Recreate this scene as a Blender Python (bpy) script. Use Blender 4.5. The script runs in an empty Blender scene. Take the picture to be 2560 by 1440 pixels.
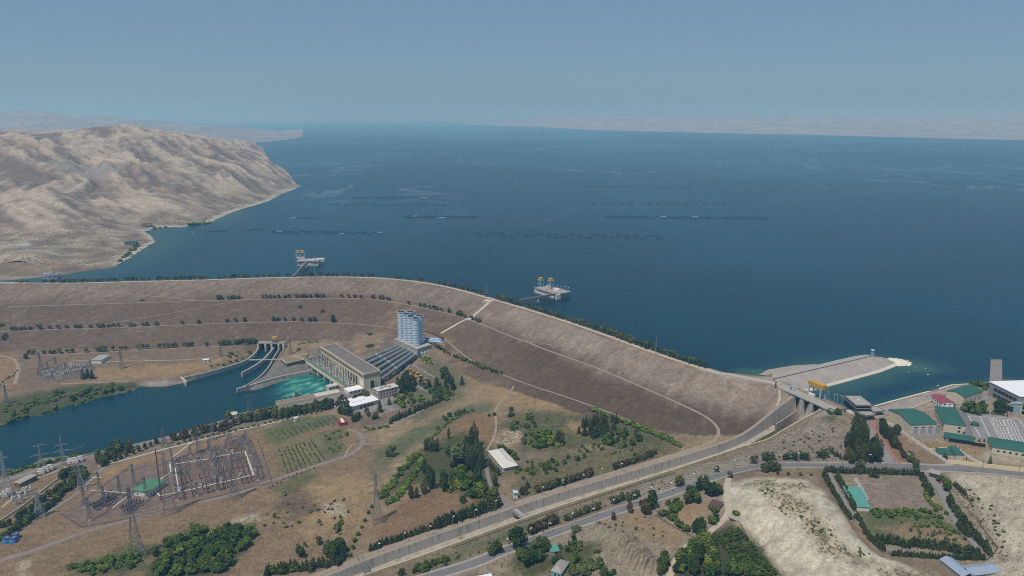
import bpy, bmesh, math, random
import numpy as np
from mathutils import Vector, Matrix
from mathutils.geometry import tessellate_polygon
R = math.radians
S = bpy.context.scene
COL = S.collection
# ------------------------------------------------------------------ camera, sky, sun, exposure
F, HOR, CH = 1800.0, 292.0, 355.0            # focal length in photo pixels, horizon row, camera height over the river
TH = math.atan((720 - HOR) / F)
cam_d = bpy.data.cameras.new('camera')
cam = bpy.data.objects.new('camera', cam_d)
COL.objects.link(cam)
cam.location = (0, 0, CH)
cam.rotation_euler = (math.pi / 2 - TH, 0, 0)
cam_d.sensor_width = 36
cam_d.lens = 36 * F / 2560
cam_d.clip_start = 1
cam_d.clip_end = 120000
S.camera = cam

SUN_AZ = Vector((-0.60, -0.80))              # where the sun stands, seen from above
SUN_EL = R(64)
w = bpy.data.worlds.new('World')
S.world = w
w.use_nodes = True
w.cycles.sampling_method = 'NONE'
nt = w.node_tree
bg = nt.nodes['Background']
sky = nt.nodes.new('ShaderNodeTexSky')
sky.sky_type = 'NISHITA'
sky.sun_disc = False
sky.sun_elevation = SUN_EL
sky.sun_rotation = math.atan2(SUN_AZ.x, SUN_AZ.y)
sky.altitude = 300
sky.air_density = 1.0
sky.dust_density = 1.2
sky.ozone_density = 3.0
hs = nt.nodes.new('ShaderNodeHueSaturation')
hs.inputs['Saturation'].default_value = 1.18
hs.inputs['Value'].default_value = 1.0
nt.links.new(sky.outputs[0], hs.inputs['Color'])
tint = nt.nodes.new('ShaderNodeMix'); tint.data_type = 'RGBA'; tint.blend_type = 'MULTIPLY'; tint.inputs[0].default_value = 1
tint.inputs[7].default_value = (0.97, 1.10, 1.20, 1)
nt.links.new(hs.outputs[0], tint.inputs[6])
even = nt.nodes.new('ShaderNodeMix'); even.data_type = 'RGBA'; even.inputs[0].default_value = 0.6      # thick summer haze evens the sky out
even.inputs[7].default_value = (2.84, 4.36, 6.28, 1)
nt.links.new(tint.outputs[2], even.inputs[6])
nt.links.new(even.outputs[2], bg.inputs['Color'])
bg.inputs['Strength'].default_value = 0.068
sun_d = bpy.data.lights.new('sun', 'SUN')
sun_d.energy = 3.0
sun_d.angle = R(0.6)
sun_d.color = (1.0, 0.95, 0.88)
sun = bpy.data.objects.new('sun', sun_d)
COL.objects.link(sun)
sun.rotation_euler = Vector((SUN_AZ.x * math.cos(SUN_EL), SUN_AZ.y * math.cos(SUN_EL), math.sin(SUN_EL))).to_track_quat('Z', 'Y').to_euler()
S.view_settings.view_transform = 'Standard'
S.view_settings.look = 'None'
S.view_settings.exposure = 0.0
S.view_settings.gamma = 1.0
S.view_settings.use_curve_mapping = False
S.cycles.max_bounces = 4
S.cycles.diffuse_bounces = 2
S.cycles.glossy_bounces = 2
S.cycles.transmission_bounces = 2
S.cycles.volume_bounces = 1
S.cycles.transparent_max_bounces = 6
S.cycles.use_denoising = False
S.cycles.use_light_tree = False
S.cycles.filter_width = 1.0
S.cycles.caustics_reflective = False
S.cycles.caustics_refractive = False

# ------------------------------------------------------------------ small maths
def lin(r, g=None, b=None):
    if g is None: r, g, b = r
    f = lambda c: (c / 255 / 12.92) if c <= 10 else ((c / 255 + 0.055) / 1.055) ** 2.4
    return (f(r), f(g), f(b))
def ray(px, py):
    u = (px - 1280) / F; v = (720 - py) / F
    c, s = math.cos(TH), math.sin(TH)
    return (u, c + v * s, -s + v * c)
def atz(px, py, z):
    """ground point of height z that the photo shows at (px, py)"""
    d = ray(px, py); t = (z - CH) / d[2]
    return (d[0] * t, d[1] * t, z)
def atd(px, py, D):
    d = ray(px, py); t = D / d[1]
    return (d[0] * t, D, CH + d[2] * t)
def vnoise(x, y, seed=0):
    xi = np.floor(x); yi = np.floor(y); xf = x - xi; yf = y - yi
    u = xf * xf * xf * (xf * (xf * 6 - 15) + 10); v = yf * yf * yf * (yf * (yf * 6 - 15) + 10)
    def g(ix, iy):
        h = np.sin(ix * 127.1 + iy * 311.7 + seed * 74.7) * 43758.5453
        a = (h - np.floor(h)) * 6.2831853
        return np.cos(a), np.sin(a)
    def dot(ix, iy, fx, fy):
        a, b = g(ix, iy); return a * fx + b * fy
    n00 = dot(xi, yi, xf, yf); n10 = dot(xi + 1, yi, xf - 1, yf)
    n01 = dot(xi, yi + 1, xf, yf - 1); n11 = dot(xi + 1, yi + 1, xf - 1, yf - 1)
    return ((n00 * (1 - u) + n10 * u) * (1 - v) + (n01 * (1 - u) + n11 * u) * v) * 1.4
def fbm(x, y, o=4, seed=0, ridge=False):
    s = 0; a = 0.5; f = 1.0
    for k in range(o):
        n = vnoise(x * f, y * f, seed + k * 3.1)
        if ridge: n = 1 - 2 * np.abs(n)
        s = s + a * n; a *= 0.5; f *= 2.03
    return s
def sdist(P, poly):
    """signed distance to a closed polygon, negative inside; P (n,2)"""
    n = len(poly); d = np.full(len(P), 1e18); ins = np.zeros(len(P), bool)
    for i in range(n):
        ax, ay = poly[i][:2]; bx, by = poly[(i + 1) % n][:2]
        ex, ey = bx - ax, by - ay; wx, wy = P[:, 0] - ax, P[:, 1] - ay
        t = np.clip((wx * ex + wy * ey) / (ex * ex + ey * ey + 1e-12), 0, 1)
        d = np.minimum(d, (wx - ex * t) ** 2 + (wy - ey * t) ** 2)
        c = ((ay > P[:, 1]) != (by > P[:, 1]))
        with np.errstate(divide='ignore', invalid='ignore'):
            xc = ax + (P[:, 1] - ay) * ex / (ey if ey != 0 else 1e-12)
        ins ^= c & (P[:, 0] < xc)
    return np.sqrt(d) * np.where(ins, -1, 1)
def pdist(P, line, vals=None):
    """distance to a polyline, side (positive to the right of travel), interpolated value"""
    best = np.full(len(P), 1e18); side = np.zeros(len(P)); val = np.zeros(len(P))
    for i in range(len(line) - 1):
        ax, ay = line[i][:2]; bx, by = line[i + 1][:2]
        ex, ey = bx - ax, by - ay; wx, wy = P[:, 0] - ax, P[:, 1] - ay
        t = np.clip((wx * ex + wy * ey) / (ex * ex + ey * ey + 1e-12), 0, 1)
        d = (wx - ex * t) ** 2 + (wy - ey * t) ** 2
        m = d < best
        best = np.where(m, d, best)
        side = np.where(m, np.sign(wx * ey - wy * ex), side)
        if vals is not None: val = np.where(m, vals[i] + (vals[i + 1] - vals[i]) * t, val)
    return np.sqrt(best), side, val
def sstep(a, b, x):
    t = np.clip((x - a) / (b - a), 0, 1); return t * t * (3 - 2 * t)
def resample(pts, step):
    out = [pts[0]]
    for a, b in zip(pts, pts[1:]):
        L = math.hypot(b[0] - a[0], b[1] - a[1]); n = max(1, int(L / step))
        for k in range(1, n + 1):
            out.append(tuple(a[j] + (b[j] - a[j]) * k / n for j in range(len(a))))
    return out
def smooth(pts, it=2):
    for _ in range(it):
        q = [pts[0]]
        for a, b in zip(pts, pts[1:]):
            q.append(tuple(a[j] * .75 + b[j] * .25 for j in range(len(a))))
            q.append(tuple(a[j] * .25 + b[j] * .75 for j in range(len(a))))
        q.append(pts[-1]); pts = q
    return pts

# ------------------------------------------------------------------ materials
MATS = {}
def mat(name, col, rough=0.8, var=0.12, scale=0.3, metal=0.0, bump=0.0, stain=0.0, srgb=True, rnd=0.0, spec=0.3, col2=None, gain=1.0):
    """procedural surface: base colour broken up by two noises (wear with a shape of its own), optional per-object variation"""
    if name in MATS: return MATS[name]
    m = bpy.data.materials.new(name); m.use_nodes = True; MATS[name] = m
    n = m.node_tree; b = n.nodes['Principled BSDF']
    c = [x * gain for x in (lin(col) if srgb else col)]
    tc = n.nodes.new('ShaderNodeTexCoord')
    t1 = n.nodes.new('ShaderNodeTexNoise'); t1.inputs['Scale'].default_value = scale; t1.inputs['Detail'].default_value = 5
    n.links.new(tc.outputs['Object'], t1.inputs['Vector'])
    mp = n.nodes.new('ShaderNodeMapRange'); mp.inputs[1].default_value = .3; mp.inputs[2].default_value = .7
    mp.inputs[3].default_value = 1 - var; mp.inputs[4].default_value = 1 + var
    n.links.new(t1.outputs[0], mp.inputs[0])
    mx = n.nodes.new('ShaderNodeMix'); mx.data_type = 'RGBA'; mx.blend_type = 'MULTIPLY'; mx.inputs[0].default_value = 1
    mx.inputs[6].default_value = (*c, 1)
    n.links.new(mp.outputs[0], mx.inputs[7])
    out = mx.outputs[2]
    if col2 is not None or stain > 0:
        c2 = lin(col2) if col2 is not None else [x * .55 for x in c]
        t2 = n.nodes.new('ShaderNodeTexNoise'); t2.inputs['Scale'].default_value = scale * .45; t2.inputs['Detail'].default_value = 6
        t2.inputs['Roughness'].default_value = .65
        n.links.new(tc.outputs['Object'], t2.inputs['Vector'])
        r2 = n.nodes.new('ShaderNodeMapRange'); r2.inputs[1].default_value = .52; r2.inputs[2].default_value = .68
        r2.inputs[3].default_value = 0; r2.inputs[4].default_value = stain if stain > 0 else 1
        n.links.new(t2.outputs[0], r2.inputs[0])
        m2 = n.nodes.new('ShaderNodeMix'); m2.data_type = 'RGBA'
        n.links.new(r2.outputs[0], m2.inputs[0]); n.links.new(out, m2.inputs[6]); m2.inputs[7].default_value = (*c2, 1)
        out = m2.outputs[2]
    if rnd > 0:
        oi = n.nodes.new('ShaderNodeObjectInfo')
        h = n.nodes.new('ShaderNodeHueSaturation')
        a = n.nodes.new('ShaderNodeMapRange'); a.inputs[3].default_value = 1 - rnd; a.inputs[4].default_value = 1 + rnd
        n.links.new(oi.outputs['Random'], a.inputs[0]); n.links.new(a.outputs[0], h.inputs['Value'])
        a2 = n.nodes.new('ShaderNodeMath'); a2.operation = 'MULTIPLY_ADD'; a2.inputs[1].default_value = rnd * -.16; a2.inputs[2].default_value = .5 + rnd * .08
        n.links.new(oi.outputs['Random'], a2.inputs[0]); n.links.new(a2.outputs[0], h.inputs['Hue'])
        n.links.new(out, h.inputs['Color']); out = h.outputs[0]
    n.links.new(out, b.inputs['Base Color'])
    b.inputs['Roughness'].default_value = rough
    b.inputs['Metallic'].default_value = metal
    b.inputs['Specular IOR Level'].default_value = spec
    if bump > 0:
        bp = n.nodes.new('ShaderNodeBump'); bp.inputs['Strength'].default_value = bump; bp.inputs['Distance'].default_value = .3
        n.links.new(t1.outputs[0], bp.inputs['Height']); n.links.new(bp.outputs[0], b.inputs['Normal'])
    return m

# ------------------------------------------------------------------ mesh builder and objects
class MB:
    """collects faces of one part; mi = material slot"""
    def __init__(s): s.v = []; s.f = []; s.m = []
    def add(s, verts, faces, mi=0):
        o = len(s.v); s.v += [tuple(p) for p in verts]
        s.f += [tuple(i + o for i in f) for f in faces]; s.m += [mi] * len(faces); return s
    def box(s, cx, cy, z0, sx, sy, h, rot=0, mi=0):
        c, q = math.cos(rot), math.sin(rot); P = []
        for z in (z0, z0 + h):
            for a, b in ((-1, -1), (1, -1), (1, 1), (-1, 1)):
                x, y = a * sx / 2, b * sy / 2; P.append((cx + x * c - y * q, cy + x * q + y * c, z))
        return s.add(P, [(3, 2, 1, 0), (4, 5, 6, 7), (0, 1, 5, 4), (1, 2, 6, 5), (2, 3, 7, 6), (3, 0, 4, 7)], mi)
    def prism(s, poly, z0, z1, mi=0, cap=True):
        """poly counter-clockwise list of (x,y); z0,z1 numbers or lists"""
        n = len(poly); a = z0 if isinstance(z0, (list, tuple)) else [z0] * n; b = z1 if isinstance(z1, (list, tuple)) else [z1] * n
        P = [(x, y, a[i]) for i, (x, y) in enumerate(poly)] + [(x, y, b[i]) for i, (x, y) in enumerate(poly)]
        Fc = [(i, (i + 1) % n, n + (i + 1) % n, n + i) for i in range(n)]
        if cap: Fc += [tuple(range(n, 2 * n)), tuple(range(n - 1, -1, -1))]
        return s.add(P, Fc, mi)
    def bar(s, p, q, t=.3, mi=0, t2=None):
        p, q = Vector(p), Vector(q); d = q - p
        if d.length < 1e-6: return s
        d.normalize(); up = Vector((0, 0, 1)) if abs(d.z) < .95 else Vector((1, 0, 0))
        a = d.cross(up).normalized(); b = a.cross(d); P = []
        for c, r in ((p, t / 2), (q, (t2 or t) / 2)):
            for i, j in ((-1, -1), (1, -1), (1, 1), (-1, 1)): P.append(c + a * i * r + b * j * r)
        return s.add(P, [(3, 2, 1, 0), (4, 5, 6, 7), (0, 1, 5, 4), (1, 2, 6, 5), (2, 3, 7, 6), (3, 0, 4, 7)], mi)
    def tube(s, p, q, r, seg=8, mi=0, r2=None, cap=True):
        p, q = Vector(p), Vector(q); d = (q - p).normalized(); up = Vector((0, 0, 1)) if abs(d.z) < .95 else Vector((1, 0, 0))
        a = d.cross(up).normalized(); b = a.cross(d); P = []
        for c, rr in ((p, r), (q, r if r2 is None else r2)):
            for k in range(seg):
                t = 2 * math.pi * k / seg; P.append(c + a * math.cos(t) * rr + b * math.sin(t) * rr)
        Fc = [((k + 1) % seg, k, seg + k, seg + (k + 1) % seg) for k in range(seg)]
        if cap: Fc += [tuple(range(seg)), tuple(range(2 * seg - 1, seg - 1, -1))]
        return s.add(P, Fc, mi)
    def lathe(s, prof, seg=24, cx=0, cy=0, mi=0, mis=None):
        P = []; Fc = []
        for r, z in prof:
            for k in range(seg):
                t = 2 * math.pi * k / seg; P.append((cx + r * math.cos(t), cy + r * math.sin(t), z))
        for i in range(len(prof) - 1):
            f = [(i * seg + k, i * seg + (k + 1) % seg, (i + 1) * seg + (k + 1) % seg, (i + 1) * seg + k) for k in range(seg)]
            if mis is not None:
                s.add([], [], 0)
                Fc += [(x, mis[i]) for x in f]
            else: Fc += [(x, mi) for x in f]
        o = len(s.v); s.v += P
        for f, m_ in Fc: s.f.append(tuple(i + o for i in f)); s.m.append(m_)
        return s
    def strip(s, rows, mi=0):
        """rows of equal numbers of points -> quads"""
        n = len(rows[0]); P = [p for r in rows for p in r]
        return s.add(P, [(i * n + k, i * n + k + 1, (i + 1) * n + k + 1, (i + 1) * n + k) for i in range(len(rows) - 1) for k in range(n - 1)], mi)
    def build(s, name, mats, parent=None, smooth_=False):
        me = bpy.data.meshes.new(name); me.from_pydata(s.v, [], s.f)
        for m in (mats if isinstance(mats, (list, tuple)) else [mats]): me.materials.append(m)
        me.polygons.foreach_set('material_index', s.m)
        if smooth_: me.polygons.foreach_set('use_smooth', [True] * len(s.f))
        me.update()
        o = bpy.data.objects.new(name, me); COL.objects.link(o)
        if parent is not None: o.parent = parent
        return o
def tag(o, label=None, cat=None, group=None, kind=None):
    if label: o['label'] = label
    if cat: o['category'] = cat
    if group: o['group'] = group
    if kind: o['kind'] = kind
    return o
def thing(name, label, cat, loc=(0, 0, 0), rot=0, group=None):
    o = bpy.data.objects.new(name, None); COL.objects.link(o)
    o.location = loc; o.rotation_euler = (0, 0, rot); o.empty_display_size = 1
    return tag(o, label, cat, group)
def dup(o, loc=None, rot=None, scale=None, label=None, group=None):
    """copy of a thing with copies of its parts and sub-parts"""
    c = o.copy(); COL.objects.link(c)
    if loc is not None: c.location = loc
    if rot is not None: c.rotation_euler = (0, 0, rot)
    if scale is not None: c.scale = scale if isinstance(scale, tuple) else (scale,) * 3
    if label: c['label'] = label
    if group: c['group'] = group
    for ch in KIDS(o):
        d = ch.copy(); COL.objects.link(d); d.parent = c
        for g in KIDS(ch):
            e = g.copy(); COL.objects.link(e); e.parent = d
    return c
_kids = {}
def KIDS(o):
    if o.name not in _kids: _kids[o.name] = list(o.children)
    return _kids[o.name]
# ------------------------------------------------------------------ terrain: heights
CREST_PX = [(-500, 724), (-250, 720), (0, 716), (150, 711), (293, 707), (510, 702), (620, 698), (732, 695), (858, 694), (950, 697), (1050, 707), (1130, 723),
            (1200, 743), (1235, 753), (1320, 778), (1420, 810), (1500, 838), (1600, 875), (1700, 910), (1800, 940), (1890, 957), (1945, 968)]
ZC, ZL = 70.0, 65.0
CREST = [atz(x, y, ZC)[:2] for x, y in CREST_PX]
CREST = smooth(CREST, 1)
GROUND = [  # photo pixel and height of the ground there
    (0, 900, 14), (0, 960, 10), (100, 890, 11), (300, 900, 10), (160, 930, 9), (450, 930, 8), (560, 900, 10), (300, 960, 6), (0, 1040, 4), (-300, 900, 16), (-300, 1000, 8),
    (700, 890, 10), (735, 920, 9), (840, 860, 14), (950, 825, 22), (980, 870, 24), (1042, 892, 24), (1100, 840, 36), (1100, 872, 28), (900, 985, 12), (960, 1010, 12),
    (1050, 950, 14), (1150, 950, 18), (1250, 940, 22), (1400, 990, 27), (1600, 1065, 33), (1700, 1118, 37), (1800, 1088, 40), (1000, 1060, 13), (1150, 1020, 18), (1250, 1000, 22),
    (1300, 1080, 24), (1450, 1080, 27), (1250, 1180, 22), (1200, 1260, 21), (1350, 1200, 24), (1550, 1150, 30), (1650, 1150, 33), (850, 1060, 11), (700, 1100, 9), (560, 1150, 8),
    (350, 1240, 8), (100, 1200, 6), (20, 1340, 8), (350, 1400, 12), (500, 1380, 13), (750, 1300, 12), (900, 1250, 13), (950, 1330, 14), (830, 1400, 15), (600, 1440, 15),
    (500, 1080, 5), (300, 1130, 5), (100, 1170, 5), (200, 1440, 12), (0, 1440, 9), (-300, 1300, 6), (-300, 1500, 9),
    (920, 1420, 17), (1100, 1350, 20), (1300, 1275, 24), (1500, 1205, 29), (1700, 1135, 35), (1850, 1090, 42), (750, 1480, 14),
    (1099, 1437, 25), (1256, 1379, 32), (1426, 1318, 38), (1596, 1260, 44), (1763, 1200, 50), (1895, 1165, 54), (2055, 1164, 57), (2305, 1167, 60), (2560, 1185, 62), (2800, 1210, 64),
    (2560, 1000, 67), (2400, 1000, 67), (2300, 1050, 65.5), (2450, 1080, 65), (2250, 1130, 62), (2100, 1100, 61), (2180, 1045, 67), (2050, 1070, 60), (1980, 1110, 53), (2125, 1048, 69),
    (2800, 1050, 66), (2700, 1000, 66.5), (2200, 1035, 68), (2350, 985, 67), (2440, 955, 66.5), (2600, 950, 66.3),
    (1820, 1250, 53), (1840, 1310, 52), (1880, 1370, 53), (1950, 1440, 54), (1905, 1212, 59), (1960, 1255, 66), (2020, 1275, 68), (2095, 1310, 66), (2060, 1360, 65), (2150, 1395, 62),
    (2250, 1415, 57), (2050, 1430, 59), (2200, 1440, 57), (2080, 1185, 58), (2300, 1190, 60), (2150, 1270, 57), (2400, 1260, 58), (2170, 1370, 56), (2450, 1395, 56), (2350, 1405, 56),
    (2420, 1195, 61), (2500, 1250, 64), (2560, 1300, 66), (2540, 1400, 62), (2480, 1385, 57.5), (2400, 1440, 57), (2800, 1400, 68), (2300, 1550, 56), (1900, 1550, 50),
    (1720, 1260, 48), (1780, 1260, 51), (1650, 1320, 46), (1560, 1310, 44), (1480, 1360, 41), (1600, 1445, 41), (1700, 1385, 46), (1760, 1330, 49), (1380, 1420, 35),
    (1480, 1440, 37), (1250, 1440, 30), (1700, 1440, 44), (1850, 1440, 48), (1300, 1550, 30), (1600, 1550, 40), (1000, 1550, 20), (400, 1550, 13)]
WORLD_PTS = [(-900, 1300, 8), (-650, 1270, 6), (-400, 1240, 8), (-100, 1130, 8), (150, 960, 20), (300, 780, 45), (-1250, 1250, 30), (-1050, 1000, 12), (-900, 800, 5)]
HILL = [  # photo pixel and distance
    (0, 690, 1330), (60, 660, 1480), (150, 640, 1580), (250, 620, 1700), (320, 600, 1830), (0, 620, 1650), (100, 590, 1800), (200, 560, 1930), (0, 540, 1990), (100, 520, 2050), (250, 545, 2060), (330, 570, 2030),
    (0, 480, 2297), (100, 470, 2330), (0, 430, 2485), (60, 400, 2540), (0, 380, 2706), (60, 365, 2640), (80, 380, 3181), (200, 430, 2666), (220, 400, 3180), (130, 400, 3213), (250, 415, 2749),
    (300, 480, 2440), (300, 430, 2600), (280, 380, 2926), (290, 350, 3148), (270, 325, 3517), (400, 345, 3398), (480, 352, 3805), (550, 366, 4047), (600, 385, 3888), (650, 405, 3800), (700, 430, 3620),
    (400, 400, 3000), (400, 450, 2640), (400, 500, 2331), (500, 400, 3280), (500, 450, 2775), (500, 500, 2474), (600, 430, 3163), (600, 480, 2778), (680, 460, 3132),
    (0, 335, 3760), (130, 333, 4150), (60, 342, 3700), (-300, 380, 2700), (-300, 480, 2250), (-300, 620, 1650), (-400, 340, 3800), (200, 335, 4300)]
HILL_W = [(-3500, 5500, 150), (-2500, 5600, 130), (-1500, 5200, 110), (-1700, 4500, 180), (-4500, 4500, 260), (-4500, 3000, 260)]
SHORE_PX = [(-400, 716), (0, 702), (70, 697), (140, 689), (200, 680), (290, 667), (320, 648), (347, 628), (375, 612), (392, 602), (376, 590), (362, 578), (395, 569), (470, 566), (520, 558), (545, 545),
            (580, 530), (640, 512), (670, 503), (700, 485), (735, 474), (754, 465), (738, 459), (716, 446), (690, 425), (655, 406), (620, 392), (590, 378), (560, 369)]
SHORE = [atz(x, y, ZL)[:2] for x, y in SHORE_PX]
RSHORE_PX = [(1850, 927), (1916, 932), (1960, 940), (2000, 990), (2100, 1030), (2176, 1019), (2280, 990), (2379, 963), (2420, 960), (2470, 958), (2490, 950), (2700, 957), (3200, 980)]
RSHORE = [atz(x, y, ZL)[:2] for x, y in RSHORE_PX]
LAKE = SHORE + [(30000, 6900), (30000, 500)] + RSHORE[::-1] + [(x + 16, y + 14) for x, y in CREST[::-1] if x < 250]
RIVER_PX = [(-500, 1090), (-200, 1075), (0, 1064), (70, 1044), (150, 1020), (240, 996), (330, 978), (352, 967), (420, 966), (462, 956), (540, 935), (605, 906), (637, 885), (650, 862), (700, 862), (704, 876),
            (680, 910), (660, 940), (600, 975), (640, 975), (760, 935), (772, 928), (870, 972), (830, 978), (700, 1020), (600, 1035), (545, 1056), (430, 1090), (330, 1113), (240, 1132), (180, 1148), (100, 1165),
            (0, 1190), (-200, 1240), (-500, 1330)]
RIVER = [atz(x, y, 0)[:2] for x, y in RIVER_PX]
# canal: inner far edge and inner near edge at ground height
CHF_PX = [(700, 1490, 13), (800, 1450, 15), (929, 1397, 17), (1072, 1346, 20), (1283, 1271, 24), (1433, 1223, 27.5), (1651, 1159, 33), (1800, 1113, 39), (1860, 1089, 44), (1904, 1056, 51), (1943, 1023, 60), (1985, 993, 69)]
CHN_PX = [(700, 1512, 13), (800, 1476, 15), (926, 1431, 17), (1038, 1394, 19.5), (1174, 1344, 22.5), (1314, 1293, 25.5), (1447, 1248, 29), (1651, 1184, 34), (1790, 1138, 40), (1866, 1112, 44.5), (1919, 1099, 49), (1957, 1074, 56), (2051, 1023, 69)]
CHF = smooth([atz(*p) for p in CHF_PX], 1); CHN = smooth([atz(*p) for p in CHN_PX], 1)
GX = np.arange(-1075, 715, 2.5); GY = np.arange(405, 1420, 2.5)
HX = np.arange(-4400, 0, 10.0); HY = np.arange(1290, 4900, 10.0)
_ctrl = [atz(*p) for p in GROUND] + WORLD_PTS + [atd(x, y, d * .93) for x, y, d in HILL] + HILL_W
_ctrl += [(x, y, 66.5) for x, y in SHORE[2::2]]
_C = np.array(_ctrl)
def _phi(r2): return np.where(r2 > 0, r2 * np.log(r2 + 1e-12) * .5, 0)
_cx = _C[:, :2] / 1000; _n = len(_C)
_A = np.zeros((_n + 3, _n + 3)); _A[:_n, :_n] = _phi(((_cx[:, None] - _cx[None]) ** 2).sum(-1)) + np.eye(_n) * 2e-4
_A[:_n, _n] = 1; _A[:_n, _n + 1:] = _cx; _A[_n, :_n] = 1; _A[_n + 1:, :_n] = _cx.T
_wt = np.linalg.solve(_A, np.concatenate([_C[:, 2], [0, 0, 0]]))
def rbf(P):
    out = np.empty(len(P)); Q = P / 1000
    for i in range(0, len(P), 20000):
        q = Q[i:i + 20000]
        out[i:i + 20000] = _phi(((q[:, None] - _cx[None]) ** 2).sum(-1)) @ _wt[:_n] + _wt[_n] + q @ _wt[_n + 1:]
    return out
def gullies(x, y):
    """spurs and ravines running down towards the lake"""
    wx = x + fbm(x / 500, y / 500, 3, 2) * 150; wy = y + fbm(x / 500, y / 500, 3, 7) * 150
    u, v = .72 * wx - .69 * wy, .69 * wx + .72 * wy
    return .6 * fbm(v / 120, u / 560, 5, 11, True) + .34 * fbm(v / 46, u / 240, 4, 13, True) + .22 * fbm(v / 20, u / 90, 3, 14, True), fbm(v / 420, u / 900, 4, 19, True)
def heights(P, near=True):
    z = rbf(P)
    x, y = P[:, 0], P[:, 1]
    if near:
        d_, sd_, _ = pdist(P, CREST); left = x < -250
        z = np.where(left & (sd_ > 0), np.minimum(z, 17 - 6 * sstep(60, 190, d_) + 3 * fbm(x / 60, y / 60, 3, 4)), z)
        z = np.where((x < -500) & (sd_ < 0), np.minimum(z, 76 + .05 * (-900 - x)), z)
        z = z + fbm(x / 45, y / 45, 4, 5) * 1.2
        pale = sstep(15, -25, sdist(P, [atz(a, b, 60)[:2] for a, b in [(1840, 1205), (1900, 1195), (2030, 1195), (2080, 1250), (2160, 1370), (2300, 1420), (2500, 1480), (2000, 1600), (1930, 1440), (1850, 1330), (1820, 1260)]]))
        z = z + pale * (fbm((x + y) / 30, (x - y) / 12, 5, 21, True) * 4.8)
        rh = sstep(10, -40, sdist(P, [atz(a, b, 62)[:2] for a, b in [(2400, 1190), (2560, 1200), (3000, 1300), (2900, 1500), (2520, 1440), (2490, 1360)]]))
        z = z + rh * fbm((x + y) / 40, (x - y) / 16, 5, 23, True) * 4
        d, side, _ = pdist(P, CREST)
        p = np.where(side > 0, d, -d)                       # positive downstream
        zd = np.where(p > 0, ZC - p / 3.05, np.where(p > -14, ZC, ZC - (-p - 14) / 2.2))
        dam = (zd > z) & (y < 1460)
        z = np.maximum(z, zd)
    else:
        dam = np.zeros(len(P), bool)
        amp = np.clip((z - 72) / 100, 0, 1)
        gu, rg = gullies(x, y)
        z = z + amp * (1 - .55 * sstep(230, 290, z)) * (30 * (rg - .33) + 58 * (gu - .57) + 14 * fbm(x / 90, y / 90, 5, 15, True)) + np.clip((z - 64) / 15, 0, 1) * fbm(x / 60, y / 60, 4, 3, True) * 4
    # reservoir shore
    ld = sdist(P, LAKE)
    if near: z = np.where((ld > 0) & (x < -600) & (side < 0), np.maximum(z, ZL + 1 + np.minimum(ld * .06, 6)), z)
    zin = np.minimum(z, ZL - .4 + .28 * ld)
    zout = np.maximum(z, ZL + .35 + np.minimum(np.maximum(ld, 0) * .10, 3)) if not near else z
    z = np.where(ld < 0, np.where(dam, z, zin), np.where(ld < 60, zout, z))
    if near:
        pq = sdist(P, [atz(a, b, 71.3)[:2] for a, b in [(1800, 930), (1850, 933), (1905, 940), (1932, 934), (1945, 945), (2012, 976), (1990, 984), (1945, 969), (1890, 958), (1840, 946)]])
        z = np.where(pq < 10, np.maximum(z, 71.3 - np.maximum(pq, 0) * .7), z)
        gq = sdist(P, [atz(1982, 984, 70)[:2], atz(2054, 1016, 70)[:2], atz(2054, 1030, 60)[:2], atz(1982, 1000, 60)[:2]])
        rd = sdist(P, RIVER)
        z = np.where(rd < 0, np.minimum(z, np.maximum(-3, rd * .5 - .3)), np.minimum(z, .35 + rd * .55))
        chp = [(a[0], a[1]) for a in CHF] + [(a[0], a[1]) for a in CHN[::-1]]
        cd = sdist(P, chp)
        _, _, zf = pdist(P, CHF, [a[2] for a in CHF]); _, _, zn = pdist(P, CHN, [a[2] for a in CHN])
        df, sf, _ = pdist(P, CHF); dn, sn, _ = pdist(P, CHN)
        edge = np.where(df < dn, zf, zn); k = sstep(26, 4, cd)
        z = np.where(cd < 26, edge * k + z * (1 - k), z)
        z = np.where(cd < 1.5, np.minimum(edge, zf) - 14, z)
        z = np.where(gq < 2.5, np.minimum(z, 50), z)
    return z, dam
XX, YY = np.meshgrid(GX, GY); PN = np.stack([XX.ravel(), YY.ravel()], 1)
ZN, DAM = heights(PN); ZN = ZN.reshape(XX.shape); DAM = DAM.reshape(XX.shape)
HXX, HYY = np.meshgrid(HX, HY); PH = np.stack([HXX.ravel(), HYY.ravel()], 1)
ZH, _ = heights(PH, False); ZH = ZH.reshape(HXX.shape)
SEAM = 1400.0
def _bil(Z, gx, gy, x, y):
    fx = np.clip((x - gx[0]) / (gx[1] - gx[0]), 0, len(gx) - 1.001); fy = np.clip((y - gy[0]) / (gy[1] - gy[0]), 0, len(gy) - 1.001)
    i = fx.astype(int); j = fy.astype(int); u = fx - i; v = fy - j
    return (Z[j, i] * (1 - u) + Z[j, i + 1] * u) * (1 - v) + (Z[j + 1, i] * (1 - u) + Z[j + 1, i + 1] * u) * v
def Hv(x, y):
    x = np.asarray(x, float); y = np.asarray(y, float)
    return np.where(y < SEAM, _bil(ZN, GX, GY, x, y), np.where(x < -20, _bil(ZH, HX, HY, x, y), 40.0))
def H(x, y): return float(Hv(np.array([x]), np.array([y]))[0])
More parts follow.
